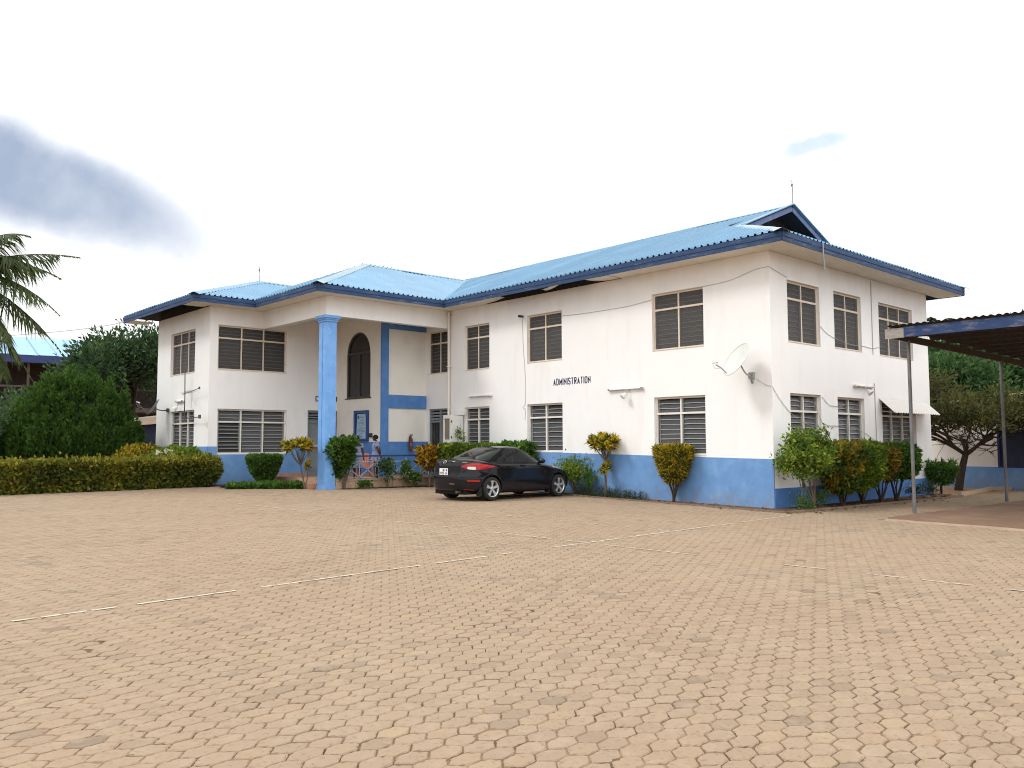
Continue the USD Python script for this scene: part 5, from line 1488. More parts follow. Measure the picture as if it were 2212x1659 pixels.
B.part("roof", MB().add(np.vstack([rf, rf - [0, 0, 0.05]]), [[0, 1, 2, 3], [7, 6, 5, 4], [0, 4, 5, 1], [1, 5, 6, 2], [3, 2, 6, 7], [0, 3, 7, 4]]), "shed_cream")

# left: long block with pale blue metal roof, dark open front
B = Thing("far_block", "long distant block with pale blue metal roof and dark veranda behind the palm", "building", (8.0, 52, 0))
q0, q1 = np.array([-16.0, 53.5]), np.array([22.0, 49.5])
ud2 = (q1 - q0) / np.linalg.norm(q1 - q0); nd2 = np.array([ud2[1], -ud2[0]])
L2 = np.linalg.norm(q1 - q0)


def fpt(s, d, z):
    s, d, z = np.broadcast_arrays(np.asarray(s, float), np.asarray(d, float), np.asarray(z, float))
    return np.concatenate([q0 + s[..., None] * ud2 + d[..., None] * nd2, z[..., None]], -1)


def fbox(s0, s1, d0, d1, z0, z1):
    v = np.vstack([fpt([s0, s1, s1, s0], [d0, d0, d1, d1], z0), fpt([s0, s1, s1, s0], [d0, d0, d1, d1], z1)])
    return MB().add(v, BOXF)


ZF = 6.15
n = 40
for k in range(n):
    s0, s1 = L2 * k / n, L2 * (k + 1) / n
    B.part("roof_sheet", MB().add(fpt([s0 + 0.004, s1 - 0.004, s1 - 0.004, s0 + 0.004], [0.5, 0.5, -5.2, -5.2], [ZF + 0.28, ZF + 0.28, ZF + 1.85, ZF + 1.85]) + [0, 0, 0.015 * (k % 2)], [[0, 1, 2, 3]]).add(fpt([s1 - 0.03, s1 + 0.03, s1 + 0.03, s1 - 0.03], [0.5, 0.5, -5.2, -5.2], [ZF + 0.32, ZF + 0.32, ZF + 1.89, ZF + 1.89]), [[0, 1, 2, 3]]), "far_roof")
B.part("fascia", fbox(0, L2, 0.44, 0.49, ZF - 0.12, ZF + 0.27), "far_fascia")
B.part("back_roof", MB().add(fpt([0, L2, L2, 0], [-5.2, -5.2, -11, -11], [ZF + 1.85, ZF + 1.85, ZF + 0.2, ZF + 0.2]), [[0, 1, 2, 3]]), "far_roof")
B.part("upper_wall", fbox(0, L2, -3.2, -3.0, 0, ZF), "far_dark")
B.part("veranda_ceiling", fbox(0, L2, -3.0, 0.43, ZF - 0.1, ZF - 0.05), "far_dark")
B.part("veranda_floor", fbox(0, L2, -3.0, 0.3, 3.5, 3.75), "far_dark")
B.part("end_wall", fbox(L2 - 0.2, L2, -10.5, -3.2, 0, ZF + 0.2), "far_white")
for k, s in enumerate(np.arange(2, L2, 4.2)):
    B.part("post", fbox(s, s + 0.12, 0.2, 0.32, 0, ZF - 0.1), "far_dark")
    B.part("brace", MB().bar(fpt(s + 0.06, 0.26, 3.4), fpt(s - 1.6, 0.26, 2.1), 0.1), "far_dark")
B.part("veranda_rail", fbox(0, L2, 0.2, 0.28, 4.72, 4.82), "canopy_timber")
for k in range(6):
    s0 = 9.5 + k * 4.2
    B.part("lower_wall_panel", fbox(s0, s0 + 1.0, -2.99, -2.9, 0.2, 3.45), "far_pale_blue")
    B.part("lower_wall_panel", fbox(s0 + 1.02, s0 + 4.1, -2.99, -2.9, 0.2, 3.0), "far_cream")
# overhead cable to that block
cable([(11.0, 34.6, 6.5), (9.5, 38.5, 6.35), (6.6, 45.0, 6.4), (2.0, 52.5, 6.5)], "overhead cable running from the left wing's eave to the far block", 0.014, "cable_grey", name="overhead_cable")
# small shed roof beside the left wing
B = Thing("low_shed", "low shed with cream roof edge and dark sides beyond the left wing", "shed", (13.0, 40.0, 0))
B.part("roof", MB().add([(10.2, 40.4, 2.35), (15.5, 38.4, 3.1), (16.5, 41.5, 3.3), (11.2, 43.5, 2.55), (10.2, 40.4, 2.25), (15.5, 38.4, 2.75), (16.5, 41.5, 3.0), (11.2, 43.5, 2.3)], [[0, 1, 2, 3], [7, 6, 5, 4], [0, 4, 5, 1], [1, 5, 6, 2], [2, 6, 7, 3], [3, 7, 4, 0]]), "shed_cream")
B.part("front", MB().add([(10.6, 40.5, 0), (15.6, 38.7, 0), (15.6, 38.7, 2.8), (10.6, 40.5, 2.3), (11.6, 43.2, 0), (11.6, 43.2, 2.4)], [[0, 1, 2, 3], [4, 0, 3, 5]]), "tarp_blue")
# ------------------------------------------------------------------ plants
def unit(v):
    return v / np.maximum(np.linalg.norm(v, axis=-1, keepdims=True), 1e-9)


def leaves(P, D, L, Wd, r, bend=0.25, mb=None):
    """folded diamond leaves at P pointing along D"""
    n = len(P)
    D = unit(D)
    rnd = unit(r.standard_normal((n, 3)))
    S = unit(np.cross(D, rnd)); N = np.cross(S, D)
    L = np.broadcast_to(np.asarray(L, float), (n,))[:, None] * r.uniform(0.7, 1.25, (n, 1))
    Wd = np.broadcast_to(np.asarray(Wd, float), (n,))[:, None] * r.uniform(0.75, 1.2, (n, 1))
    a = P
    mid = P + D * L * 0.45 - N * L * bend * 0.3
    tip = P + D * L - N * L * bend
    l = mid + S * Wd * 0.5 + N * Wd * 0.18; q = mid - S * Wd * 0.5 + N * Wd * 0.18
    v = np.stack([a, l, tip, q], 1).reshape(-1, 3)
    i = np.arange(n)[:, None] * 4
    f = np.vstack([i + [0, 1, 2], i + [0, 2, 3]])
    mb = MB() if mb is None else mb
    return mb.add(v, f, np.repeat(r.random(n), 4))


def mesh_points(t, n, r):
    tri = t.triangles
    ar = t.area_faces
    k = r.choice(len(ar), n, p=ar / ar.sum())
    u, v = r.random(n), r.random(n)
    sw = u + v > 1
    u[sw], v[sw] = 1 - u[sw], 1 - v[sw]
    P = tri[k, 0] + u[:, None] * (tri[k, 1] - tri[k, 0]) + v[:, None] * (tri[k, 2] - tri[k, 0])
    return P, t.face_normals[k]


def clipped(t, n, L, Wd, seed, amp=0.10, ns=3.0, shell=0.10, outward=0.9, upw=0.3, wild=0.6, mb=None, bend=0.25):
    """leaves filling the outer shell of a clipped shape"""
    r = np.random.default_rng(seed)
    P, N = mesh_points(t, n, r)
    disp = (meshkit.fbm(P * ns, 3, seed) - 0.5) * 2 * amp
    P = P + N * (disp - r.exponential(shell, n))[:, None]
    D = N * outward + np.array([0, 0, upw]) + wild * r.standard_normal((n, 3))
    return leaves(P, D, L, Wd, r, mb=mb, bend=bend)


def revolve(profile, center, sx=1.0, sy=1.0, k=24, rz=0.0):
    pr = np.asarray(profile, float)
    a = np.arange(k) / k * 2 * math.pi
    v = []
    for rad, z in pr:
        x, y = rad * np.cos(a) * sx, rad * np.sin(a) * sy
        v.append(np.column_stack([center[0] + x * math.cos(rz) - y * math.sin(rz), center[1] + x * math.sin(rz) + y * math.cos(rz), np.full(k, center[2] + z)]))
    v = np.vstack(v); n = len(pr)
    f = []
    for i in range(n - 1):
        for j in range(k):
            a_, b_ = i * k + j, i * k + (j + 1) % k
            f += [[a_, b_, b_ + k], [a_, b_ + k, a_ + k]]
    return trimesh.Trimesh(v, f, process=False)


def stems(base, tops, r0, r1, r, bow=0.08, k=6):
    mb = MB()
    for t in tops:
        b = np.asarray(base, float) + np.r_[r.normal(0, r0 * 0.9, 2), 0]
        t = np.asarray(t, float)
        m = (b + t) / 2 + np.r_[r.normal(0, bow, 2), 0] - np.r_[(t - b)[:2] * 0.18, 0]
        mb.tube(tube_arc(b, m, t, 7), np.linspace(r0, r1, 7), k, False)
    return mb


def G(x, y, dz=0.0):
    return np.array([x, y, float(gz(x, y)) + dz])


def shrub(name, label, cat, base, tops, stem_r, crown, leaf, bark="bark", group=None, seed=0):
    T = Thing(name, label, cat, base, group=group)
    r = np.random.default_rng(seed)
    if tops is not None:
        T.part("stems", stems(base, tops, stem_r[0], stem_r[1], r), bark, smooth=True)
    T.part("foliage", crown, leaf, kind="stuff")
    return T


# long clipped hedge at the left
def hedge_box(p, q, depth, z0, z1, h_extra=0.0):
    p, q = np.asarray(p, float), np.asarray(q, float)
    u = (q - p) / np.linalg.norm(q - p); nrm = np.array([-u[1], u[0]])
    c = [p, q, q + nrm * depth, p + nrm * depth]
    poly = Polygon(c).buffer(-0.1).buffer(0.1)
    t = trimesh.creation.extrude_polygon(poly, z1 - z0, engine="earcut")
    t.apply_translation([0, 0, z0])
    return t


t = hedge_box((-2.5, 25.82), (11.5, 27.50), 1.15, 0.26, 1.13)
T = Thing("clipped_hedge", "long clipped yellow green hedge along the left edge of the paving", "hedge", G(4.5, 27))
mb = clipped(t, 38000, 0.115, 0.075, 21, amp=0.07, ns=2.5, shell=0.15, wild=0.8)
end = trimesh.creation.icosphere(2, 0.55); end.apply_scale([1.0, 1.0, 0.9]); end.apply_translation([11.55, 27.95, 0.78])
clipped(end, 3600, 0.115, 0.07, 22, amp=0.22, ns=2, shell=0.14, wild=0.9, mb=mb)
T.part("foliage", mb, "leaf_hedge", kind="stuff")
r_ = np.random.default_rng(19)
n = 9000
xx = r_.uniform(-2.5, 11.4, n); yy = 25.82 + (xx + 2.5) * 0.12 + r_.uniform(-0.06, 1.2, n)
P = np.column_stack([xx, yy, 1.10 + 0.07 * r_.standard_normal(n) - 0.10 * (r_.random(n) ** 2)])
T.part("new_growth", leaves(P, r_.standard_normal((n, 3)) * 0.7 + [0, -0.2, 0.8], 0.11, 0.065, r_), "leaf_hedge_top", kind="stuff")
r_ = np.random.default_rng(3)
mb = MB()
for k in range(46):
    x = r_.uniform(3, 11.8); y = 26.55 + (x - 4.5) * 0.13 + r_.uniform(0.2, 0.8)
    mb.tube([G(x, y), G(x + r_.normal(0, .06), y, 0.5), G(x + r_.normal(0, .12), y + r_.normal(0, .1), 0.85)], [0.016, 0.012, 0.006], 5, False)
T.part("stems", mb, "bark_dark", kind="stuff")
fl_r = np.random.default_rng(1)
T.part("red_flower", leaves(np.repeat(np.array([[5.55, 26.68, 0.55]]), 7, 0) + fl_r.normal(0, .02, (7, 3)), fl_r.standard_normal((7, 3)) + [0, -1, 0], 0.05, 0.04, fl_r), "sticker_red", kind="stuff")

# dome shaped conifer behind it
cb = G(8.9, 33.6)
prof = [(1.9, 0.35), (2.26, 0.75), (2.26, 1.15), (2.12, 1.62), (1.92, 2.08), (1.64, 2.52), (1.29, 2.93), (0.88, 3.26), (0.42, 3.50), (0.05, 3.62)]
rv = revolve(prof, cb, k=36)
r_ = np.random.default_rng(31)
# flame shaped upright tongues of foliage staggered over the dome, over a dark inside
nt = 430
C, N = mesh_points(rv, nt, r_)
big_n = meshkit.fbm(C * 0.8, 2, 7)
C = C + N * ((big_n - 0.5) * 0.5 + r_.normal(0, 0.10, nt))[:, None] - N * 0.10
per = 85
h = r_.uniform(0.5, 0.95, nt); w = r_.uniform(0.16, 0.27, nt)
k = np.repeat(np.arange(nt), per); m = len(k)
s_ = r_.random(m) ** 0.8
an = r_.random(m) * 2 * math.pi
rad = w[k] * (1 - s_) ** 0.6 * r_.uniform(0.6, 1.0, m)
R = np.column_stack([np.cos(an), np.sin(an), np.zeros(m)])
P = C[k] + R * rad[:, None] + np.array([0, 0, 1.0]) * (s_ * h[k] - 0.3)[:, None] + N[k] * (0.12 * s_)[:, None]
D = R * 0.55 + N[k] * 0.25 + np.array([0, 0, 0.85]) + 0.25 * r_.standard_normal((m, 3))
mb = leaves(P, D, 0.17, 0.07, r_)
inner = revolve([(max(q - 0.42, 0.01), z - 0.12) for q, z in prof], cb, k=24)
T = Thing("dome_conifer", "large dark green dome shaped conifer behind the clipped hedge", "conifer", cb)
T.part("crown", mb, "leaf_thuja", kind="stuff")
r2 = np.random.default_rng(33)
Pi, Ni = mesh_points(inner, 9000, r2)
T.part("inner_foliage", leaves(Pi, r2.standard_normal((9000, 3)), 0.3, 0.2, r2), "leaf_dark", kind="stuff")  # dark leaves added inside so the gaps between tongues look shaded
T.part("trunk", MB().tube([cb - [0, 0, 0.1], cb + [0, 0, 1.2], cb + [0.05, 0, 3.2]], [0.17, 0.13, 0.04], 8), "bark_dark")
mb = MB()
for k in range(26):
    a = k * 2.4; rr = 1.9 * math.sqrt((k + 1) / 26)
    mb.tube([cb + [0, 0, 0.3], cb + [0.5 * rr * math.cos(a), 0.5 * rr * math.sin(a), 0.45], cb + [rr * math.cos(a), rr * math.sin(a), 1.0]], [0.05, 0.035, 0.012], 5, False)
T.part("low_branches", mb, "bark_dark", kind="stuff")

# bushes between hedge and left wing
for i, (x, y, z, rx, rzz, leaf, lab, nn) in enumerate([(10.45, 30.9, 0.95, 0.95, 0.62, "leaf_yellow", "rounded yellow brown bush between the conifer and the left wing", 8000),
                                                         (11.0, 29.2, 0.85, 0.95, 0.68, "leaf_bright", "bright green bush against the left wing's side wall", 9000)]):
    s = trimesh.creation.icosphere(3, 1.0); s.apply_scale([rx, rx * 1.1, rzz]); s.apply_translation([x, y, z + 0.05])
    T = Thing("round_bush", lab, "bush", G(x, y))
    T.part("foliage", clipped(s, nn // 2, 0.14, 0.085, 40 + i, amp=0.22, ns=1.8, shell=0.13, wild=0.9), leaf, kind="stuff")
    T.part("stems", stems(G(x, y, -.05), [(x + .4 * math.cos(a), y + .4 * math.sin(a), z) for a in (0, 1.3, 2.6, 3.9, 5.2)], 0.03, 0.012, np.random.default_rng(i)), "bark_dark")
T = Thing("draped_cloth", "pale crumpled cloth lying on the bright green bush by the left wing", "cloth", (10.35, 28.85, 1.45))
gx, gy = np.meshgrid(np.linspace(-0.42, 0.42, 14), np.linspace(-0.22, 0.22, 8), indexing="ij")
zz = 0.30 * (meshkit.fbm(np.stack([gx * 4, gy * 4, gx * 0], -1), 3, 2) - 0.5) - 0.5 * np.abs(gx) * 0.3 - gy * -0.55
cv = np.stack([10.5 + gx * 0.60 + gy * 0.2, 28.75 - gx * 0.52 + gy * 0.4, 1.36 + zz], -1).reshape(-1, 3)
ii = np.arange(14 * 8).reshape(14, 8)
cf = np.stack([ii[:-1, :-1], ii[1:, :-1], ii[1:, 1:], ii[:-1, 1:]], -1).reshape(-1, 4)
T.part("fabric", MB().add(cv, cf), "cloth_pale", smooth=True)


# coconut palm leaning in from the left edge
def palm(name, label, base, top, fronds, flen, seed, leaf="leaf_palm"):
    T = Thing(name, label, "palm tree", base)
    r = np.random.default_rng(seed)
    base, top = np.asarray(base, float), np.asarray(top, float)
    pts = tube_arc(base, (base + top) / 2 + [0.3, 0.1, -0.4], top, 14)
    T.part("trunk", MB().tube(pts, np.linspace(0.19, 0.12, 14) + 0.012 * (np.arange(14) % 2), 10), "bark_palm")
    for az_, el_, ln in fronds:
        a, e = math.radians(az_), math.radians(el_)
        d0 = np.array([math.cos(a) * math.cos(e), math.sin(a) * math.cos(e), math.sin(e)])
        L = flen * ln
        n = 30
        s = np.linspace(0, 1, n)
        droop = (0.95 + 0.12 * r.standard_normal()) * L * 0.5
        c = top + d0 * (s * L)[:, None] - np.array([0, 0, 1.0]) * (droop * s ** 2.1)[:, None] + np.r_[r.normal(0, 0.06, 2), 0] * (s ** 2)[:, None]
        tan = unit(np.gradient(c, axis=0))
        side = unit(np.cross(tan, [0, 0, 1.0])); upv = np.cross(side, tan)
        rach = T.part("frond", MB().tube(c, np.linspace(0.028, 0.005, n), 5, False), leaf)
        mb = MB()
        m = 74
        q = np.linspace(0.10, 0.995, m)
        for sg in (-1, 1):
            ci = np.column_stack([np.interp(q, s, c[:, k]) for k in range(3)])
            ti = np.column_stack([np.interp(q, s, tan[:, k]) for k in range(3)]); si = np.column_stack([np.interp(q, s, side[:, k]) for k in range(3)])
            ll = flen * 0.27 * np.sin(np.clip(q * 1.05 + 0.12, 0, 1) * math.pi) ** 0.6 * r.uniform(0.8, 1.12, m) + 0.08
            d = unit(si * sg * 0.85 + ti * (0.45 + 0.5 * q)[:, None] + np.array([0, 0, -0.25]) + 0.13 * r.standard_normal((m, 3)))
            w = np.cross(d, unit(r.standard_normal((m, 3)) * 0.35 + np.cross(d, ti))); w = unit(w) * 0.026
            g = np.array([0, 0, -1.0])
            p1 = ci + d * (ll * 0.5)[:, None] + g * (ll * 0.14)[:, None]
            p2 = ci + d * (ll * 0.86)[:, None] + g * (ll * 0.50)[:, None]
            v = np.stack([ci - w * 0.7, ci + w * 0.7, p1 + w, p1 - w, p2], 1).reshape(-1, 3)
            i = np.arange(m)[:, None] * 5
            mb.add(v, np.vstack([i + [0, 1, 2], i + [0, 2, 3], i + [3, 2, 4]]))
        T.part("leaflets", mb, leaf, parent=rach, kind="stuff")
    return T


palm("coconut_palm", "coconut palm with drooping fronds entering from the left edge", G(3.6, 29.8), (4.25, 29.65, 6.75),
     [(-42, 64, 0.85), (-50, 44, 1.0), (-35, 24, 1.0), (-48, 8, 0.95), (-58, 30, 0.9), (-40, -10, 0.92), (-62, -20, 0.85), (-45, -40, 0.8), (10, 30, 1), (60, 35, 1), (110, 20, 1), (150, 45, 1), (200, 15, 1), (-15, -38, 0.8)], 3.9, 77)


# trees made of a branching skeleton and leaf clusters round the twig ends
def tree(name, label, base, height, spread, seed, leaf, bark, nleaf, L, Wd, trunk_r=0.16, fork=0.35, lean=(0, 0), flat=1.0, cluster=0.5, levels=3, cat="tree", kids=(3, 4), upness=0.6, droop=0.0, low_cut=0.0, limbs=6):
    r = np.random.default_rng(seed)
    T = Thing(name, label, cat, base)
    base = np.asarray(base, float)
    mb = MB(); tips = []
    top0 = base + np.array([lean[0], lean[1], height * fork])
    mb.tube(tube_arc(base - [0, 0, 0.1], (base + top0) / 2 + [lean[0] * -0.1, lean[1] * -0.1, 0], top0, 8), np.linspace(trunk_r * 1.15, trunk_r * 0.8, 8), 9, False)
    T.part("trunk", mb, bark, smooth=True)
    br = MB()

    def grow(p, d, ln, rad, lev):
        e = p + d * ln
        m = (p + e) / 2 + r.normal(0, ln * 0.07, 3)
        br.tube(tube_arc(p, m, e, 5), np.linspace(rad, rad * 0.62, 5), 6 if lev < 2 else 4, False)
        if lev >= levels:
            tips.append((e, d)); tips.append((p + d * ln * 0.55, d))
            return
        for _ in range(r.integers(kids[0], kids[1] + 1)):
            nd = unit(d + 0.75 * r.standard_normal(3) * [1, 1, 0.7] + [0, 0, upness * 0.35])
            grow(p + d * ln * r.uniform(0.6, 1.0), nd, ln * r.uniform(0.55, 0.8), rad * 0.55, lev + 1)
    n0 = limbs
    for k in range(n0):
        a = k / n0 * 2 * math.pi + r.normal(0, 0.3)
        d = unit(np.array([math.cos(a) * spread, math.sin(a) * spread, height * (1 - fork) * r.uniform(0.5, 1.0)]))
        grow(top0 - [0, 0, 0.05], d, math.hypot(spread, height * (1 - fork)) * 0.42 * r.uniform(0.85, 1.1), trunk_r * 0.5, 1)
    T.part("branches", br, bark, kind="stuff")
    tp = np.array([t[0] for t in tips]); td = np.array([t[1] for t in tips])
    hi = np.argsort(tp[:, 2])[int(low_cut * len(tp)):]
    k = hi[r.integers(0, len(hi), nleaf)]
    off = np.clip(r.standard_normal((nleaf, 3)), -1.7, 1.7) * cluster * np.array([1, 1, 0.75 * flat])
    P = tp[k] + off
    D = td[k] * 0.5 + unit(off) * 0.6 + np.array([0, 0, 0.15 - droop]) + 0.5 * r.standard_normal((nleaf, 3))
    T.part("crown", leaves(P, D, L, Wd, r), leaf, kind="stuff")
    return T


tree("feathery_tree", "tall dark tree with feathery sprays between the conifer and the left wing", G(12.9, 40.2), 7.3, 0.8, 5, "leaf_dark", "bark_dark", 15000, 0.26, 0.10, trunk_r=0.2, fork=0.22, cluster=0.42, levels=3, upness=0.8)
tree("feathery_tree", "lower dark tree behind the conifer in front of the far block", G(9.9, 41.0), 3.5, 1.5, 6, "leaf_dark", "bark_dark", 13000, 0.26, 0.10, trunk_r=0.16, fork=0.2, cluster=0.45)
tree("dark_shrub_tree", "dark shrubby tree at the far left edge behind the hedge", G(5.0, 33.5), 2.9, 1.2, 8, "leaf_dark", "bark_dark", 14000, 0.13, 0.06, trunk_r=0.1, fork=0.2, cluster=0.38)
for i, (x, y, h, s, lab) in enumerate([(40.0, 19.0, 6.3, 2.4, "tall green tree behind the building's right corner"), (44.0, 14.6, 7.0, 2.8, "broad green tree above the low building's roof"), (47.0, 9.5, 6.0, 2.6, "green tree at the right edge under the canopy roof"), (38.5, 15.6, 5.4, 1.9, "dense green tree close behind the bare tree")]):
    tree("background_tree", lab, G(x, y), h, s, 60 + i, "leaf_forest", "bark_dark", 38000, 0.25, 0.15, trunk_r=0.22, fork=0.25, cluster=0.75)
palm("small_palm", "palm crown showing above the canopy roof at the right", G(47.6, 18.3), (47.6, 18.3, 7.5), [(a, e, 1.0) for a, e in ((200, 55), (240, 50), (300, 40), (160, 35), (120, 60), (20, 45), (330, 62), (70, 40))], 2.3, 12, "leaf_forest")
tree("bare_tree", "spreading olive leaved tree with bare crooked branches by the low building", G(32.2, 11.7), 3.5, 2.5, 15, "leaf_olive", "bark_dark", 12500, 0.14, 0.075, trunk_r=0.13, fork=0.36, lean=(0.15, -0.25), cluster=0.30, levels=4, kids=(3, 3), upness=0.5, flat=0.8, low_cut=0.42, limbs=9)

# far tree belt closing the horizon
mb = MB(); r_ = np.random.default_rng(90)
for cx_, cy_ in [(x, 74 + 5 * math.sin(x)) for x in np.arange(-40, 70, 4.0)] + [(66 + 4 * math.sin(y), y) for y in np.arange(-30, 74, 4.0)]:
    n = 900
    P = np.array([cx_, cy_, 2.6]) + r_.standard_normal((n, 3)) * [2.0, 2.0, 1.2]
    leaves(P, r_.standard_normal((n, 3)), 0.75, 0.45, r_, mb=mb)
put("tree_belt", mb, "leaf_forest", kind="stuff", label="dark belt of distant trees beyond the buildings", cat="trees")

# ---- plants in front of the building
r_ = np.random.default_rng(2)
b = G(13.25, 27.15)
rv = revolve([(0.02, 0.10), (0.22, 0.16), (0.42, 0.45), (0.56, 0.80), (0.60, 0.95), (0.52, 1.02), (0.02, 1.03)], b, k=28)
shrub("cone_shrub", "dark green shrub clipped as an upturned cone before the left wing", "shrub", b, [b + [0.25 * math.cos(a), 0.25 * math.sin(a), 0.5] for a in (0, 1.2, 2.5, 3.8, 5)], (0.022, 0.01),
      clipped(rv, 6500, 0.085, 0.06, 51, amp=0.03, ns=4, shell=0.05), "leaf_green")
pp = Polygon([(11.5, 25.95), (12.3, 25.55), (13.1, 24.9), (13.45, 24.9), (13.5, 25.4), (12.9, 26.3), (12.0, 26.6)]).buffer(0.08)
t = trimesh.creation.extrude_polygon(pp, 0.13, engine="earcut"); t.apply_translation([0, 0, 0.21])
put("ground_cover", clipped(t, 3600, 0.11, 0.08, 52, amp=0.08, ns=4, shell=0.03, upw=0.6), "leaf_green", kind="stuff", label="low patch of green ground cover in front of the cone shrub", cat="ground cover")


def whorls(tips, dirs, n, L, Wd, r, spread=0.9, mb=None, back=0.10):
    """croton: long leaves set round every shoot tip"""
    mb = MB() if mb is None else mb
    for t, d in zip(tips, dirs):
        d = unit(np.asarray(d, float))
        s = unit(np.cross(d, [0.3, 0.2, 1.0])); q = np.cross(s, d)
        a = r.random(n) * 2 * math.pi
        el = r.uniform(0.15, 1.0, n)
        D = d * (1.15 - el)[:, None] + (np.cos(a)[:, None] * s + np.sin(a)[:, None] * q) * spread * el[:, None]
        P = np.asarray(t) - d * (r.random(n) * back)[:, None]
        leaves(P, D, L, Wd, r, bend=0.35, mb=mb)
    return mb


def croton(label, base, pivot, crown_c, crown_r, ntips, leaf, seed, L=0.15, Wd=0.045, per=16, stem=(0.022, 0.008), low=None, bark="bark", group=None, name="croton_bush", filled=False):
    r = np.random.default_rng(seed)
    T = Thing(name, label, "shrub", base, group=group)
    base, pivot, cc, cr = (np.asarray(q, float) for q in (base, pivot, crown_c, crown_r))
    tips, dirs = [], []
    for k in range(ntips):
        d = unit(r.standard_normal(3) + [0, 0, 0.25])
        if filled:
            rad = r.uniform(0.3, 1.0)
        else:
            rad = r.uniform(0.55, 1.0)
        tips.append(cc + d * cr * rad); dirs.append(unit(d + [0, 0, 0.7]))
    mb = MB()
    mb.tube(tube_arc(base - [0, 0, 0.05], (base + pivot) / 2 + [0.02, 0.02, 0], pivot, 7), np.linspace(stem[0] * 1.3, stem[0], 7), 7, False)
    for t in tips[::2]:
        m = pivot + (t - pivot) * 0.5 + r.normal(0, 0.03, 3) - [0, 0, 0.04]
        mb.tube(tube_arc(pivot, m, t, 6), np.linspace(stem[0] * 0.6, stem[1] * 0.6, 6), 5, False)
    if low is not None:
        lt, ld = np.asarray(low[0], float), low[1]
        mb.tube([base, base + (lt - base) * 0.6 + [0.02, 0, 0], lt], [stem[0] * 0.7, stem[0] * 0.6, stem[1]], 5, False)
    T.part("stems", mb, bark, smooth=True)
    mb = whorls(tips, dirs, per, L, Wd, r)
    if low is not None:
        whorls([lt + r.normal(0, low[2], 3) for _ in range(low[1])], [unit(r.standard_normal(3) + [0, 0, 1.0]) for _ in range(low[1])], per, L, Wd, r, mb=mb)
    T.part("foliage", mb, leaf, kind="stuff")
    return T


b = G(13.42, 24.62)
croton("slender green and yellow croton standing left of the blue column", b, b + [-0.12, 0.08, 0.75], b + [-0.2, 0.1, 1.38], (0.50, 0.50, 0.20), 46, "leaf_croton", 61, L=0.20, Wd=0.062, per=13, low=(b + [0.1, -0.1, 0.8], 2, 0.05))
b = G(14.45, 23.94)
rv = revolve([(0.05, 0.35), (0.22, 0.55), (0.38, 0.85), (0.52, 1.25), (0.56, 1.5), (0.50, 1.58), (0.02, 1.60)], b + [-0.12, 0.05, 0], sx=0.86, sy=0.9, k=24)
shrub("broadleaf_shrub", "green broad leaved shrub with bare stems right of the blue column", "shrub", b, [b + [0.32 * math.cos(a) * q, 0.32 * math.sin(a) * q, 1.15 * q2] for a, q, q2 in ((0, 1, 1), (1, .9, .9), (2, 1, 1), (3, .9, .8), (4, 1, 1), (5, .8, 1.1), (2.6, .3, 1), (5.6, .4, .8))], (0.022, 0.010),
      clipped(rv, 1500, 0.165, 0.125, 53, amp=0.16, ns=3, shell=0.10, wild=0.8), "leaf_green", seed=4)
for i, (x, y, h, w_, n_, lab) in enumerate([(15.95, 23.72, 0.88, 0.20, 420, "small dark upright shrub before the railing's second panel"), (16.72, 23.70, 0.78, 0.14, 210, "thin sapling with few leaves before the railing's right part"), (17.02, 23.62, 0.42, 0.17, 200, "low bright sprig beside the orange croton"), (15.12, 23.75, 0.20, 0.14, 120, "tiny green sprig at the foot of the railing")]):
    b = G(x, y)
    r_ = np.random.default_rng(70 + i)
    T = Thing("small_shrub", lab, "shrub", b)
    tops = [b + [r_.normal(0, w_ * 0.4), r_.normal(0, w_ * 0.4), h * q] for q in (0.8, 0.95, 0.6)]
    T.part("stems", stems(b, tops, 0.010, 0.005, r_, bow=0.03), "bark")
    P = b + np.column_stack([r_.normal(0, w_ * 0.6, n_), r_.normal(0, w_ * 0.6, n_), h * np.clip(r_.normal(0.75, 0.2, n_), 0.3, 1.05)])
    T.part("foliage", leaves(P, unit(P - (b + [0, 0, h * 0.5])) + 0.6 * r_.standard_normal((n_, 3)), 0.11, 0.075, r_), "leaf_dark" if i == 0 else "leaf_green", kind="stuff")
b = G(17.42, 23.35)
croton("orange and bronze croton just left of the black car", b, b + [0.02, 0.0, 0.5], b + [-0.02, 0.02, 1.02], (0.46, 0.44, 0.42), 80, "leaf_orange", 62, L=0.21, Wd=0.09, per=12, stem=(0.03, 0.012), filled=True)
t = hedge_box((17.62, 23.15), (18.3, 20.75), 0.5, 0.35, 1.58)
T = Thing("clipped_hedge", "yellow green clipped hedge behind the black car", "hedge", G(18.2, 22))
T.part("foliage", clipped(t, 7000, 0.115, 0.08, 54, amp=0.08, ns=2.5, shell=0.09, wild=0.8), "leaf_bright", kind="stuff")
T.part("stems", stems(G(18.3, 22.2), [G(18.3, y, 0.9) for y in (21, 21.5, 22, 22.5, 23)], 0.02, 0.01, np.random.default_rng(4)), "bark_dark")
b = G(18.45, 22.75)
T = Thing("climbing_sprig", "loose light green sprig rising above the hedge by the side door", "shrub", b)
r_ = np.random.default_rng(45)
tops = [b + [0.05 * k - 0.1, 0.22 * k - 0.2, 1.6 + 0.13 * k - 0.05 * (k - 2) ** 2] for k in range(5)]
T.part("stems", stems(b, tops, 0.010, 0.004, r_), "bark")
P = np.vstack([np.array(t_) + r_.normal(0, 0.07, (60, 3)) for t_ in tops])
T.part("foliage", leaves(P, r_.standard_normal((len(P), 3)), 0.07, 0.045, r_), "leaf_bright", kind="stuff")
s = trimesh.creation.box([0.55, 1.15, 0.62]); s.apply_translation([18.45, 20.0, 1.28])
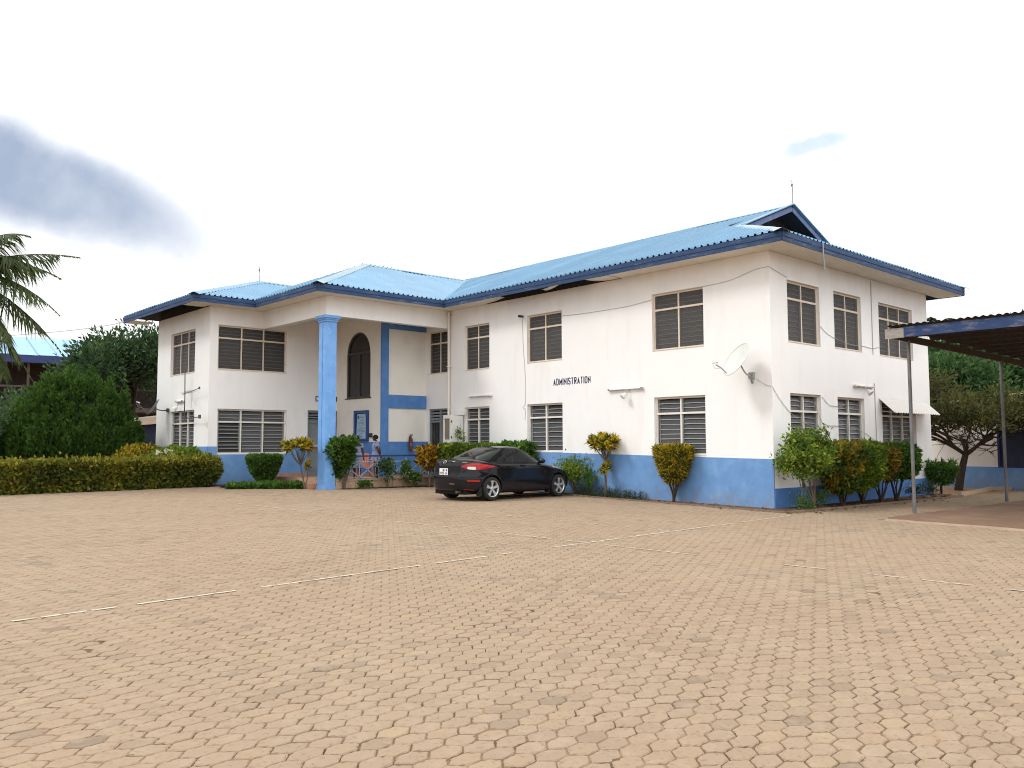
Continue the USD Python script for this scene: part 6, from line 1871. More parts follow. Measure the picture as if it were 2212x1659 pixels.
T = Thing("rounded_shrub", "dark green shrub showing above the black car's roof under the window", "shrub", G(18.45, 20.0))
T.part("foliage", clipped(s, 1700, 0.16, 0.12, 55, amp=0.12, ns=2.5, shell=0.08, wild=0.7), "leaf_green", kind="stuff")
T.part("stems", stems(G(18.45, 20.0), [G(18.45, y, 1.1) for y in (19.6, 19.9, 20.2, 20.4)], 0.02, 0.01, np.random.default_rng(4)), "bark_dark")

# bed between car and corner
b = G(18.52, 17.55)
T = Thing("leafy_bush", "light green leafy bush at the black car's nose", "bush", b)
r_ = np.random.default_rng(81)
tops = [b + [r_.normal(0, .2), r_.normal(0, .3), r_.uniform(0.6, 1.0)] for _ in range(12)]
T.part("stems", stems(b, tops, 0.012, 0.005, r_), "bark")
P = np.vstack([np.array(t_) - [0, 0, 0.1] + r_.normal(0, [0.11, 0.13, 0.14], (150, 3)) for t_ in tops])
T.part("foliage", leaves(P, r_.standard_normal((len(P), 3)) + [0, 0, 0.7], 0.085, 0.04, r_), "leaf_bright", kind="stuff")
b = G(18.50, 17.0)
T = Thing("strelitzia", "plant with upright paddle leaves and a pale flower beside the car's nose", "plant", b)
for k, (dx, dy, h, wd) in enumerate([(0.0, 0.05, 0.95, 0.09), (-0.05, -0.22, 0.85, 0.10), (-0.05, -0.35, 0.62, 0.10), (0.05, 0.2, 0.7, 0.09), (-0.08, 0.0, 0.55, 0.09)]):
    t_ = np.linspace(0, 1, 8)
    c = b + np.array([dx, dy, h]) * t_[:, None] ** [1.6, 1.6, 0.9]
    wd_ = wd * np.sin(np.clip((t_ - 0.35) / 0.65, 0, 1) * math.pi) ** 0.7 + 0.006
    sd = np.array([0.35, 0.94, 0])
    v = np.vstack([c - sd * wd_[:, None], c + sd * wd_[:, None], c - [0.015, 0, 0]])
    f = [[i, i + 1, 16 + i + 1, 16 + i] for i in range(7)] + [[16 + i, 16 + i + 1, 8 + i + 1, 8 + i] for i in range(7)]
    T.part("leaf", MB().add(v, f), "leaf_green", smooth=True)
T.part("flower", leaves(np.repeat((b + [0.0, -0.12, 1.02])[None], 8, 0), np.random.default_rng(3).standard_normal((8, 3)) * 0.6 + [0, -0.3, 1], 0.14, 0.035, np.random.default_rng(3)), "cloth_pale", kind="stuff")
T.part("flower_stalk", MB().tube([b, b + [0.02, -0.05, 0.5], b + [0, -0.12, 1.04]], 0.007, 5), "leaf_green")
mb = MB(); r_ = np.random.default_rng(83)
for k in range(300):
    y = r_.uniform(14.95, 17.5); x = r_.uniform(18.36, 18.72); b = G(x, y)
    h = r_.uniform(0.12, 0.40) * (0.55 + 0.45 * (y - 14.9) / 2.6)
    d = unit(np.array([r_.normal(0, .25), r_.normal(0, .25), 1.0]))
    n = int(5 + h * 22)
    P = b + d * (np.linspace(0.05, 1, n) * h)[:, None]
    leaves(P, 0.8 * r_.standard_normal((n, 3)) + d, 0.075, 0.012, r_, mb=mb)
    v = np.vstack([b - [0.002, 0.002, 0], b + [0.002, 0.002, 0], b + d * h]); mb.add(v, [[0, 1, 2]])
put("weeds", mb, "leaf_weed", kind="stuff", label="thin grey green weeds in the bed below the front wall", cat="weeds")
b = G(18.50, 16.30)
croton("two tiered green and yellow croton standing before the front wall", b, b + [0.02, 0.02, 1.05], b + [0.02, 0.05, 1.58], (0.36, 0.54, 0.20), 40, "leaf_croton", 63, L=0.20, Wd=0.062, per=14, stem=(0.030, 0.010), low=(b + [-0.03, -0.03, 0.80], 7, 0.09))
b = G(18.54, 13.92)
rv = revolve([(0.03, 0.50), (0.22, 0.58), (0.36, 0.82), (0.47, 1.15), (0.53, 1.42), (0.52, 1.47), (0.02, 1.49)], b, sx=0.75, sy=1.05, k=28)
T = shrub("clipped_croton", "yellow green bush clipped as an upturned cone before the front wall", "shrub", b, [b + [0.22 * math.cos(a), 0.30 * math.sin(a), 0.72] for a in np.linspace(0, 5.6, 9)], (0.020, 0.010),
          clipped(rv, 5200, 0.13, 0.032, 56, amp=0.05, ns=4, shell=0.06, wild=0.8), "leaf_yellow", bark="bark_dark", seed=5)
T.part("trunk", MB().tube([b - [0, 0, 0.05], b + [0, 0, 0.08], b + [0, 0, 0.20]], [0.045, 0.042, 0.05], 9), "bark_dark")

# bed along the end wall
b = G(18.98, 10.42)
T = Thing("corner_shrub", "big loose bright green shrub with leaning stems at the building's corner", "shrub", b)
r_ = np.random.default_rng(84)
mb = MB()
sp = [(b + [0.55, 0.0, 0], [(b + [0.35, 0.05, 0.5]), b + [-0.05, 0.1, 0.9]]), (b + [0.55, 0, 0], [b + [0.45, 0.05, 0.6], b + [0.25, 0.05, 1.1]]), (b + [0.55, 0.02, 0], [b + [0.62, 0.05, 0.6], b + [0.75, 0.05, 1.1]])]
for p0, (p1, p2) in sp:
    mb.tube(tube_arc(p0, p1, p2, 8), np.linspace(0.04, 0.018, 8), 7, False)
tips = []
for k in range(46):
    d = unit(r_.standard_normal(3) * [1, 0.7, 0.8] + [0, 0, 0.25])
    c = b + [0.25, 0.02, 1.22] + d * [0.86, 0.45, 0.46] * r_.uniform(0.6, 1.1)
    tips.append(c)
    s0 = sp[k % 3][1][1]
    mb.tube(tube_arc(s0, (s0 + c) / 2 + [0, 0, 0.05], c, 5), np.linspace(0.014, 0.004, 5), 4, False)
for k in range(6):
    c = b + [r_.uniform(-0.2, 0.75), r_.normal(0, .15), r_.uniform(1.6, 1.88)]; tips.append(c); mb.tube([b + [0.3, 0, 1.2], c], [0.006, 0.003], 4, False)
T.part("stems", mb, "bark", smooth=True)
P = np.vstack([t_ + r_.normal(0, 0.105, (95, 3)) for t_ in tips])
T.part("foliage", leaves(P, r_.standard_normal((len(P), 3)) + [0, 0, 0.5], 0.095, 0.06, r_), "leaf_bright", kind="stuff")
b2 = G(18.75, 10.33)
T = Thing("prickly_stem", "short green stem with a yellow tag beside the building's corner", "plant", b2)
r_ = np.random.default_rng(85)
T.part("stem", MB().tube([b2, b2 + [0.02, 0, 0.4], b2 + [-0.02, 0.05, 0.8]], [0.02, 0.016, 0.01], 6), "bark")
P = np.vstack([b2 + [0.0, 0, 0.22] + r_.normal(0, [0.12, 0.1, 0.12], (260, 3)), b2 + [0.35, 0, 0.12] + r_.normal(0, [0.12, 0.1, 0.06], (90, 3))])
T.part("foliage", leaves(P, r_.standard_normal((len(P), 3)) + [0, 0, 0.6], 0.06, 0.035, r_), "leaf_green", kind="stuff")
T.part("yellow_tag", MB().box(b2 + [-0.05, -0.05, 0.55], b2 + [0.05, -0.042, 0.68]), "leaf_yellow")

defs = [(21.0, 10.45, "leaf_mixed", "dense green and rust coloured shrub second from the building's corner", 0.72, 1.62, 0.02), (22.15, 10.45, "leaf_bright", "green shrub in the middle of the end wall bed", 0.70, 1.62, 0.0),
        (23.15, 10.42, "leaf_rust", "rust tinged shrub with many bare stems along the end wall", 0.55, 1.52, 0.0), (24.1, 10.4, "leaf_green", "dark green shrub nearest the canopy post on the end wall bed", 0.72, 1.62, 0.0)]
for i, (x, y, leaf, lab, hw, top, _) in enumerate(defs):
    b = G(x, y)
    rv = revolve([(0.15, 0.38 if i < 2 else 0.62), (0.45, 0.5 if i < 2 else 0.75), (0.62, 0.95), (0.70, 1.35), (0.60, top - 0.06), (0.02, top)], b, sx=hw / 0.66, sy=0.75, k=28)
    mb = clipped(rv, 5200, 0.13, 0.07 if leaf != "leaf_rust" else 0.045, 57 + i, amp=0.2, ns=2.2, shell=0.14, wild=0.9)
    shrub("bed_shrub", lab, "shrub", b, [b + [hw * 0.6 * math.cos(a) * q, 0.3 * math.sin(a), 0.95] for a, q in zip(np.linspace(0, 6, 9), [1, .6, .9, .3, 1, .7, .2, .8, .5])], (0.020, 0.009), mb, leaf, bark="bark_dark", seed=20 + i)
for i, (x, y, lab) in enumerate([(26.5, 10.42, "small dusty plant at the foot of the end wall near the canopy post"), (25.2, 10.35, "low brown tinged plant under the end wall shrubs"), (19.9, 10.5, "low green plant beneath the corner shrub")]):
    b = G(x, y); r_ = np.random.default_rng(95 + i)
    T = Thing("low_plant", lab, "plant", b)
    T.part("stems", stems(b, [b + [r_.normal(0, .15), r_.normal(0, .1), 0.35] for _ in range(6)], 0.006, 0.003, r_), "bark")
    P = b + r_.normal(0, [0.16, 0.12, 0.10], (260, 3)) + [0, 0, 0.28]
    T.part("foliage", leaves(P, r_.standard_normal((260, 3)) + [0, 0, 0.5], 0.07, 0.04, r_), ["leaf_weed", "leaf_weed", "leaf_green"][i], kind="stuff")
b = G(28.15, 10.72)
rv = revolve([(0.10, 0.30), (0.30, 0.38), (0.42, 0.65), (0.52, 0.88), (0.30, 0.98), (0.02, 1.0)], b, k=20)
mb = clipped(rv, 2600, 0.10, 0.05, 64, amp=0.10, ns=3, shell=0.08)
r_ = np.random.default_rng(97)
whorls([b + [q * 0.55, r_.normal(0, .2), 0.95 + 0.1 * abs(q)] for q in (-1, -0.6, -0.2, 0.3, 0.7, 1)], [(q, 0, 0.6) for q in (-1, -0.6, -0.2, 0.3, 0.7, 1)], 12, 0.2, 0.05, r_, mb=mb)
shrub("little_tree", "small single stemmed green shrub just past the building's right corner", "shrub", b, [b + [0, 0, 0.5], b + [0.1, 0.05, 0.55]], (0.022, 0.015), mb, "leaf_green", bark="bark_dark")
for k in range(6):
    s = trimesh.creation.icosphere(1, 0.09); r_ = np.random.default_rng(k); c = G(26.0 + 0.3 * k + r_.normal(0, .1), 10.35 + r_.normal(0, .1), 0.04)
    T = Thing("bed_stone", "small brown stone lying in the bed at the end wall's far corner", "stone", c, group="small stones in the end wall bed")
    T.part("stone", (s.vertices * (1 + r_.normal(0, .12, (len(s.vertices), 1))) * [1.3, 1, .6] * r_.uniform(0.6, 1.3) + c, s.faces), "kerb_brown", smooth=True)
# fallen leaves in and beside the beds
r_ = np.random.default_rng(99)
q = []
for k in range(420):
    if r_.random() < 0.5:
        q.append((r_.uniform(18.0, 27.5), 10.25 + r_.normal(0, 0.28)))
    else:
        q.append((18.45 + r_.normal(0, 0.25), r_.uniform(11, 23)))
q = np.array(q)
P = np.column_stack([q, gz(q[:, 0], q[:, 1]) + 0.022])
ok = (q[:, 0] < 18.74) | (q[:, 1] < 11.0)
P = P[ok]
put("leaf_litter", leaves(P, r_.standard_normal((len(P), 3)) * [1, 1, 0.12], 0.10, 0.05, r_, bend=0.05), "leaf_fallen", kind="stuff", label="brown fallen leaves scattered in and beside the planted beds", cat="leaves")
# ------------------------------------------------------------------ the black saloon car
from scipy.interpolate import PchipInterpolator

CAR_H = math.radians(3.2)
hd = np.array([math.cos(CAR_H), math.sin(CAR_H)]); lf = np.array([-hd[1], hd[0]])
rr_contact = np.array([14.93, 17.27])
axle = rr_contact + lf * 0.79
CAR0 = np.array([axle[0], axle[1], float(gz(axle[0] + 1.3, axle[1] + 0.2))])
CAR_PITCH = (float(gz(*(axle + 2.7 * hd))) - float(gz(*axle))) / 2.7


def c2w(v):
    v = np.asarray(v, float)
    xy = v[..., :1] * hd + v[..., 1:2] * lf
    return np.concatenate([xy + CAR0[:2], v[..., 2:3] + CAR0[2] + (v[..., :1] - 1.3) * CAR_PITCH], -1)


# rings from sill to roof: v, half width, rear x, front x, (z rear, z middle, z front), outline power
RG = np.array([
    [0.00, 0.76, -0.80, 3.30, 0.25, 0.19, 0.19, 4.5],
    [0.08, 0.83, -0.91, 3.46, 0.31, 0.22, 0.25, 4.5],
    [0.22, 0.875, -0.975, 3.54, 0.46, 0.40, 0.42, 4.2],
    [0.34, 0.888, -0.985, 3.54, 0.62, 0.58, 0.53, 4.0],
    [0.44, 0.880, -0.950, 3.50, 0.76, 0.74, 0.62, 3.8],
    [0.52, 0.868, -0.930, 3.42, 0.94, 0.88, 0.70, 3.6],
    [0.58, 0.840, -0.905, 3.28, 1.055, 0.945, 0.765, 3.4],
    [0.64, 0.795, -0.82, 2.98, 1.100, 0.965, 0.84, 3.3],
    [0.70, 0.755, -0.45, 2.50, 1.112, 0.985, 0.925, 3.6],
    [0.78, 0.705, -0.10, 2.12, 1.205, 1.14, 1.09, 3.8],
    [0.86, 0.640, 0.24, 1.76, 1.315, 1.31, 1.275, 3.8],
    [0.92, 0.590, 0.48, 1.50, 1.380, 1.40, 1.37, 3.6],
    [0.96, 0.47, 0.60, 1.36, 1.415, 1.435, 1.415, 3.2],
    [1.00, 0.02, 0.80, 1.16, 1.438, 1.45, 1.442, 2.0]])
RI = PchipInterpolator(RG[:, 0], RG[:, 1:])


def csurf(th, v):
    th, v = np.broadcast_arrays(np.asarray(th, float), np.asarray(v, float))
    W, R, F, zr, zm, zf, n = np.moveaxis(RI(v), -1, 0)
    c, s = np.cos(th), np.sin(th)
    px = np.sign(c) * np.abs(c) ** (2 / n); py = np.sign(s) * np.abs(s) ** (2 / n)
    x = (R + F) / 2 + (F - R) / 2 * px
    y = W * py
    # taper in plan toward nose and tail
    y = y * (1 - 0.07 * np.clip(np.abs(px) - 0.45, 0, 1) ** 1.5)
    # mild bulge of the bumpers
    u = px
    z = np.where(u > 0, zm + (zf - zm) * np.abs(u) ** 2.2, zm + (zr - zm) * np.abs(u) ** 2.2)
    x = x + np.where(u < -0.3, 1, 0) * 0.05 * (py ** 2 - 0.0) * np.clip(-u, 0, 1) * (v < 0.6)
    return np.stack([x, y, z], -1)


def cnorm(th, v, e=1e-3):
    a = csurf(th + e, v) - csurf(th - e, v); b = csurf(th, np.clip(v + e, 0, 1)) - csurf(th, np.clip(v - e, 0, 1))
    n = np.cross(a, b)
    return n / np.maximum(np.linalg.norm(n, axis=-1, keepdims=True), 1e-9)


def theta_x(x, v, side):
    """outline angle at which the ring v passes x, on side +1 (left) or -1 (right)"""
    W, R, F, zr, zm, zf, n = np.moveaxis(RI(v), -1, 0)
    u = np.clip((x - (R + F) / 2) / ((F - R) / 2), -0.9999, 0.9999)
    return side * np.arccos(np.sign(u) * np.abs(u) ** (n / 2))


def patch(th, v, off=0.004, thick=0.006):
    P = csurf(th, v) + cnorm(th, v) * off
    Q = csurf(th, v) + cnorm(th, v) * (off - thick)
    a, b = P.shape[:2]
    i = np.arange(a * b).reshape(a, b)
    f = np.stack([i[:-1, :-1], i[1:, :-1], i[1:, 1:], i[:-1, 1:]], -1).reshape(-1, 4)
    return P.reshape(-1, 3), f


def side_patch(xlo, xhi, v0, v1, side, nx=16, nv=8, **k):
    v = np.linspace(v0, v1, nv)[:, None] * np.ones((1, nx))
    t = np.linspace(0, 1, nx)[None]
    lo = np.array([xlo(q) for q in np.linspace(0, 1, nv)])[:, None]; hi = np.array([xhi(q) for q in np.linspace(0, 1, nv)])[:, None]
    x = lo + (hi - lo) * t
    return patch(theta_x(x, v, side), v, **k)


nth, nv = 220, 90
th = np.linspace(-math.pi, math.pi, nth, endpoint=False)
vv = np.linspace(0, 1, nv)
S = csurf(th[None, :], vv[:, None])
V = S.reshape(-1, 3)
i = np.arange(nv * nth).reshape(nv, nth); j = np.roll(i, -1, 1)
Fq = np.stack([i[:-1], j[:-1], j[1:], i[1:]], -1).reshape(-1, 4)
V = np.vstack([V, [[1.3, 0, 0.20]], [[0.95, 0, 1.449]]]); nb, nt = len(V) - 2, len(V) - 1
F3 = np.vstack([Fq[:, [0, 1, 2]], Fq[:, [0, 2, 3]], np.stack([j[0], i[0], np.full(nth, nb)], -1), np.stack([i[-1], j[-1], np.full(nth, nt)], -1)])
body = m3.Manifold(m3.Mesh(vert_properties=V.astype(np.float32), tri_verts=F3.astype(np.uint32)))
if body.volume() < 0 or body.is_empty():
    F3 = F3[:, ::-1]
    body = m3.Manifold(m3.Mesh(vert_properties=V.astype(np.float32), tri_verts=F3.astype(np.uint32)))
WR = 0.315
for ax in (0.0, 2.70):
    for sy in (-1, 1):
        cyl = m3.Manifold.cylinder(0.45, 0.365, 0.365, 40).rotate([90, 0, 0]).translate([ax, sy * 0.775 + 0.225, WR + 0.01])
        body = body - cyl
mm = body.to_mesh()
bv, bf = np.array(mm.vert_properties[:, :3], float), np.array(mm.tri_verts)
car = Thing("black_car", "black four door saloon car parked nose-in before the front wall", "car", CAR0)


def cpart(name, mesh, mat, parent=None, smooth=False):
    if isinstance(mesh, MB):
        mesh = mesh.arrays()
    v, f = mesh
    return car.part(name, (c2w(np.asarray(v)), np.asarray(f)), mat, parent, smooth)


cbody = cpart("body", (bv, bf), "car_paint", smooth=32)
cpart("underbody", MB().box((-0.75, -0.6, 0.17), (3.2, 0.6, 0.4)), "car_trim")
# glass
gl0, gl1 = 0.712, 0.895
for side in (-1, 1):
    fw_ = lambda q: 1.02 + 0.0 * q
    f_hi = lambda q: 2.32 - 0.80 * q ** 1.05
    cpart("front_side_window", side_patch(lambda q: 0.985, f_hi, gl0 + 0.01, gl1, side, 20, 10), "car_glass")
    cpart("rear_side_window", side_patch(lambda q: -0.06 + 0.52 * q ** 1.2, lambda q: 0.90, gl0 + 0.015, gl1, side, 18, 10), "car_glass")
    cpart("quarter_window", side_patch(lambda q: -0.20 + 0.34 * q, lambda q: -0.02 + 0.16 * q, gl0 + 0.03, gl0 + 0.075, side, 6, 4), "car_glass")
    cpart("window_trim", side_patch(lambda q: -0.22, lambda q: 2.30, gl0 - 0.008, gl0 + 0.004, side, 40, 3, off=0.007), "car_trim")
    # door seams and handles
    for x in (0.945, 2.05):
        cpart("door_seam", side_patch(lambda q: x - 0.006 + 0.10 * (0.5 - q) * (1 if x > 1.5 else 0), lambda q: x + 0.006 + 0.10 * (0.5 - q) * (1 if x > 1.5 else 0), 0.12, 0.70, side, 2, 24, off=0.002), "car_trim")
    for x in (0.10, 1.10):
        P = csurf(theta_x(np.array([x, x + 0.19]), np.array([0.545, 0.54]), side), np.array([0.545, 0.54]))
        cpart("door_handle", MB().bar(P[0] + [0, side * 0.012, 0], P[1] + [0, side * 0.012, 0], 0.03, 0.035), "car_paint")
    # mirror
    P = csurf(theta_x(np.array([2.0]), np.array([0.71]), side), np.array([0.71]))[0]
    mir = trimesh.creation.icosphere(2, 1.0)
    cpart("side_mirror", (mir.vertices * [0.10, 0.105, 0.07] + P + [0.02, side * 0.14, 0.06], mir.faces), "car_paint", smooth=True)
    cpart("mirror_arm", MB().bar(P + [0.02, 0, 0.0], P + [0.02, side * 0.10, 0.04], 0.05, 0.03), "car_trim")
    # sill strip
    cpart("sill", side_patch(lambda q: 0.40, lambda q: 2.30, 0.03, 0.07, side, 20, 3, off=0.012), "chrome" if False else "car_trim")
    # character crease
    cpart("crease", side_patch(lambda q: -0.3, lambda q: 2.6, 0.485, 0.495, side, 40, 3, off=0.006), "car_paint", smooth=True)
    # wheel arch lip
    for ax in (0.0, 2.70):
        a = np.linspace(-0.25, math.pi + 0.25, 26)
        pts = []
        for q in a:
            x, z = ax + 0.372 * math.cos(q), WR + 0.01 + 0.372 * math.sin(q)
            vr = np.linspace(0.0, 0.6, 240)
            xx = csurf(theta_x(np.full(240, x), vr, side), vr)
            k_ = np.argmin(np.abs(xx[:, 2] - max(z, 0.24)))
            pts.append([x, xx[k_, 1] - side * 0.004, max(z, 0.24)])
        cpart("arch_lip", MB().tube(pts, 0.012, 6), "car_paint")
    # mud flap
    for ax in (0.0, 2.70):
        cpart("mud_flap", MB().box((ax - 0.40, side * 0.66, 0.13), (ax - 0.38, side * 0.85, 0.36)), "car_rubber")
# rear window and windscreen (by width)
def width_patch(sgn, frac0, frac1, v0, v1, nx=22, nv=10, **k):
    v = np.linspace(v0, v1, nv)[:, None] * np.ones((1, nx))
    fr = np.linspace(-1, 1, nx)[None] * np.linspace(frac0, frac1, nv)[:, None]
    n = RI(v)[..., 6]
    s = np.sign(fr) * np.abs(fr) ** (n / 2)
    th_ = np.arcsin(np.clip(s, -1, 1))
    th_ = th_ if sgn > 0 else math.pi - th_
    return patch(th_, v, **k)


cpart("rear_window", width_patch(-1, 0.80, 0.86, 0.708, 0.925), "car_glass", smooth=True)
cpart("windscreen", width_patch(1, 0.84, 0.88, 0.715, 0.925), "car_glass", smooth=True)
cpart("sunroof", MB().add(*patch(np.linspace(-0.7, 0.7, 10)[None, :] + math.pi, np.linspace(0.955, 0.985, 4)[:, None] * np.ones((1, 10)), off=0.003)), "car_glass", smooth=True)
# antenna fin
fin = MB().add([(0.62, -0.02, 1.41), (0.82, -0.02, 1.435), (0.66, 0, 1.475), (0.62, 0.02, 1.40), (0.82, 0.02, 1.425)], [[0, 1, 2], [3, 2, 4], [0, 2, 3], [1, 4, 2], [0, 3, 4]]).add([(0.62, -0.02, 1.41), (0.82, -0.02, 1.435), (0.82, 0.02, 1.425)], [[0, 2, 1]])
cpart("antenna_fin", fin, "car_paint")
# boot lid edge and lip
lidv = np.linspace(0.615, 0.632, 4)[:, None] * np.ones((1, 30))
cpart("boot_spoiler", MB().add(*patch(math.pi + np.linspace(-0.95, 0.95, 30)[None], lidv, off=0.012)), "car_paint", smooth=True)
cpart("boot_recess", MB().add(*patch(math.pi + np.linspace(-0.42, 0.42, 24)[None] * (1 - 0.35 * np.linspace(1, 0, 8)[:, None] ** 2), np.linspace(0.36, 0.515, 8)[:, None] * np.ones((1, 24)), off=0.003)), "car_trim", smooth=True)
cpart("bumper_seam", MB().add(*patch(math.pi + np.linspace(-1.25, 1.25, 40)[None], (np.linspace(0.338, 0.346, 2)[:, None] + 0.05 * np.abs(np.linspace(-1, 1, 40))[None] ** 4), off=0.003)), "car_trim")
# tail lamps wrap the corners, pale lens low on the inner side
for sg in (-1, 1):
    n_t = 26
    t = np.linspace(0, 1, n_t)[None]
    ang = math.pi + sg * (0.42 + 0.93 * t)
    lo = 0.50 - 0.055 * np.sin(t * math.pi * 0.9) + 0.055 * t
    hi = 0.515 + 0.06 * np.sin(np.clip(t * 1.25, 0, 1) * math.pi * 0.7) - 0.035 * t ** 2
    hi = np.maximum(hi, lo + 0.006)
    q = np.linspace(0, 1, 8)[:, None]
    tl = cpart("tail_lamp", MB().add(*patch(ang * np.ones((8, 1)), lo + (hi - lo) * q, off=0.012)), "lamp_red", smooth=True)
    sel = slice(5, 12)
    cpart("reversing_lens", MB().add(*patch((ang * np.ones((4, 1)))[:, sel], (lo + (hi - lo) * np.linspace(0.02, 0.42, 4)[:, None])[:, sel], off=0.016)), "lamp_clear", parent=tl, smooth=True)
    cpart("bumper_reflector", MB().add(*patch(math.pi + sg * np.linspace(0.62, 0.98, 8)[None] * np.ones((3, 1)), np.linspace(0.272, 0.306, 3)[:, None] * np.ones((1, 8)), off=0.008)), "lamp_red", smooth=True)
    cpart("low_reflector", MB().add(*patch(math.pi + sg * np.linspace(0.50, 0.82, 8)[None] * np.ones((3, 1)), np.linspace(0.095, 0.112, 3)[:, None] - 0.01 * np.linspace(0, 1, 8)[None], off=0.008)), "lamp_red", smooth=True)
    # head lamp
    t = np.linspace(0, 1, 16)[None]
    cpart("head_lamp", MB().add(*patch((sg * (0.45 + 0.75 * t)) * np.ones((5, 1)), (0.49 + 0.03 * t) + (0.07 - 0.03 * t) * np.linspace(0, 1, 5)[:, None], off=0.006)), "lamp_smoke", smooth=True)
    cpart("indicator", MB().add(*patch((sg * np.linspace(1.06, 1.20, 5)[None]) * np.ones((3, 1)), np.linspace(0.535, 0.562, 3)[:, None] * np.ones((1, 5)), off=0.010)), "lamp_amber", smooth=True)
# plate with its number, emblem, tow cover
PL = csurf(np.array([math.pi]), np.array([0.43]))[0]
px = PL[0] - 0.022
plate = cpart("number_plate", MB().box((px, -0.165, 0.685), (px + 0.014, 0.165, 0.865)), "plate_white")


def car_text(text, h, yc, zc, wmax):
    t = meshkit.text_mesh(text, 1.0, 0.003, bold=True)
    lo, hi = t.bounds; v = np.array(t.vertices)
    y = yc + ((hi[0] + lo[0]) / 2 - v[:, 0]) * wmax / (hi[0] - lo[0])
    z = zc + (v[:, 1] - lo[1]) / (hi[1] - lo[1]) * h
    return np.column_stack([px - 0.001 - v[:, 2], y, z]), t.faces


cpart("plate_lettering", car_text("GE", 0.062, 0.0, 0.785, 0.075), "text_black", parent=plate)
cpart("plate_lettering", car_text("3723-14", 0.066, 0.0, 0.702, 0.29), "text_black", parent=plate)
cpart("plate_sticker", MB().box((px - 0.003, -0.14, 0.79), (px - 0.001, -0.09, 0.84)), "notice_frame", parent=plate)
th_ = np.linspace(0, 2 * math.pi, 29)
EMB = csurf(np.array([math.pi]), np.array([0.565]))[0]
exx, ez = EMB[0] - 0.018, EMB[2] - 0.005
em = cpart("emblem", MB().tube(np.column_stack([np.full(29, exx) + 0.0, 0.072 * np.cos(th_), ez + 0.044 * np.sin(th_)]), 0.0085, 6, False), "chrome")
m = MB()
for s0 in (-1, 1):
    m.tube([(exx, s0 * 0.034 + 0.010, ez - 0.034), (exx, s0 * 0.026, ez), (exx, s0 * 0.034 - 0.010, ez + 0.034)], 0.008, 6)
m.tube([(exx, 0.028, ez - 0.006), (exx, -0.028, ez + 0.006)], 0.007, 6)
cpart("emblem_letter", m, "chrome", parent=em)
cpart("model_badge", MB().add(*patch(math.pi + np.linspace(0.46, 0.60, 5)[None] * np.ones((2, 1)), np.linspace(0.558, 0.572, 2)[:, None] * np.ones((1, 5)), off=0.006)), "board_beige")
cpart("keyhole_bar", MB().add(*patch(math.pi + np.linspace(0.06, 0.2, 5)[None] * np.ones((2, 1)), np.linspace(0.213, 0.222, 2)[:, None] * np.ones((1, 5)), off=0.006)), "chrome")
cpart("exhaust", MB().tube([(-0.5, -0.42, 0.25), (-0.90, -0.42, 0.24)], 0.035, 10), "metal_dark")


# wheels
def wheel(ax, sy):
    c = np.array([ax, sy * 0.775, WR])
    s = np.array([0, sy, 0.0])
    prof = [(0.215, 0.10), (0.235, 0.112), (0.285, 0.112), (0.307, 0.098), (0.315, 0.075), (0.315, -0.075), (0.307, -0.095), (0.27, -0.10), (0.215, -0.09)]
    k = 40
    a = np.arange(k) / k * 2 * math.pi
    rows = [c + np.column_stack([r * np.cos(a), np.full(k, d * sy), r * np.sin(a)]) for r, d in prof]
    v = np.vstack(rows); f = []
    for i_ in range(len(prof) - 1):
        for j_ in range(k):
            f.append([i_ * k + j_, i_ * k + (j_ + 1) % k, (i_ + 1) * k + (j_ + 1) % k, (i_ + 1) * k + j_])
    w = cpart("wheel", (v, np.array(f)[:, [0, 1, 2]].tolist() + np.array(f)[:, [0, 2, 3]].tolist()), "car_rubber", smooth=35)
    rim = [(0.222, 0.105), (0.224, 0.108), (0.205, 0.092), (0.200, 0.0), (0.20, -0.08)]
    rows = [c + np.column_stack([r * np.cos(a), np.full(k, d * sy), r * np.sin(a)]) for r, d in rim]
    v = np.vstack(rows); f = []
    for i_ in range(len(rim) - 1):
        for j_ in range(k):
            f.append([i_ * k + j_, i_ * k + (j_ + 1) % k, (i_ + 1) * k + (j_ + 1) % k, (i_ + 1) * k + j_])
    f = np.array(f)
    cpart("rim", (v, np.vstack([f[:, [0, 1, 2]], f[:, [0, 2, 3]]])), "alloy", parent=w, smooth=35)
    m = MB()
    for q in range(5):
        b = math.pi / 2 + q * 2 * math.pi / 5
        rad = np.array([math.cos(b), 0, math.sin(b)]); tan = np.array([-math.sin(b), 0, math.cos(b)])
        pts = []
        for r, hw, d in ((0.03, 0.026, 0.088), (0.12, 0.030, 0.100), (0.212, 0.046, 0.102)):
            for d2 in (d, d - 0.03):
                pts += [c + rad * r + tan * hw + s * d2, c + rad * r - tan * hw + s * d2]
        m.add(pts, [[0, 1, 5, 4], [4, 5, 9, 8], [0, 4, 6, 2], [4, 8, 10, 6], [1, 3, 7, 5], [5, 7, 11, 9], [8, 9, 11, 10]])
    m.tube([c + s * 0.06, c + s * 0.098, c + s * 0.104], [0.055, 0.05, 0.03], 16)
    cpart("spokes", m, "alloy", parent=w)
    cpart("brake_disc", MB().tube([c + s * 0.0, c + s * 0.02], 0.15, 24), "metal_dark", parent=w)
    cpart("wheel_well", MB().tube([c - s * 0.09, c - s * 0.085], 0.19, 24), "car_trim", parent=w)


for ax in (0.0, 2.70):
    for sy in (-1, 1):
        wheel(ax, sy)
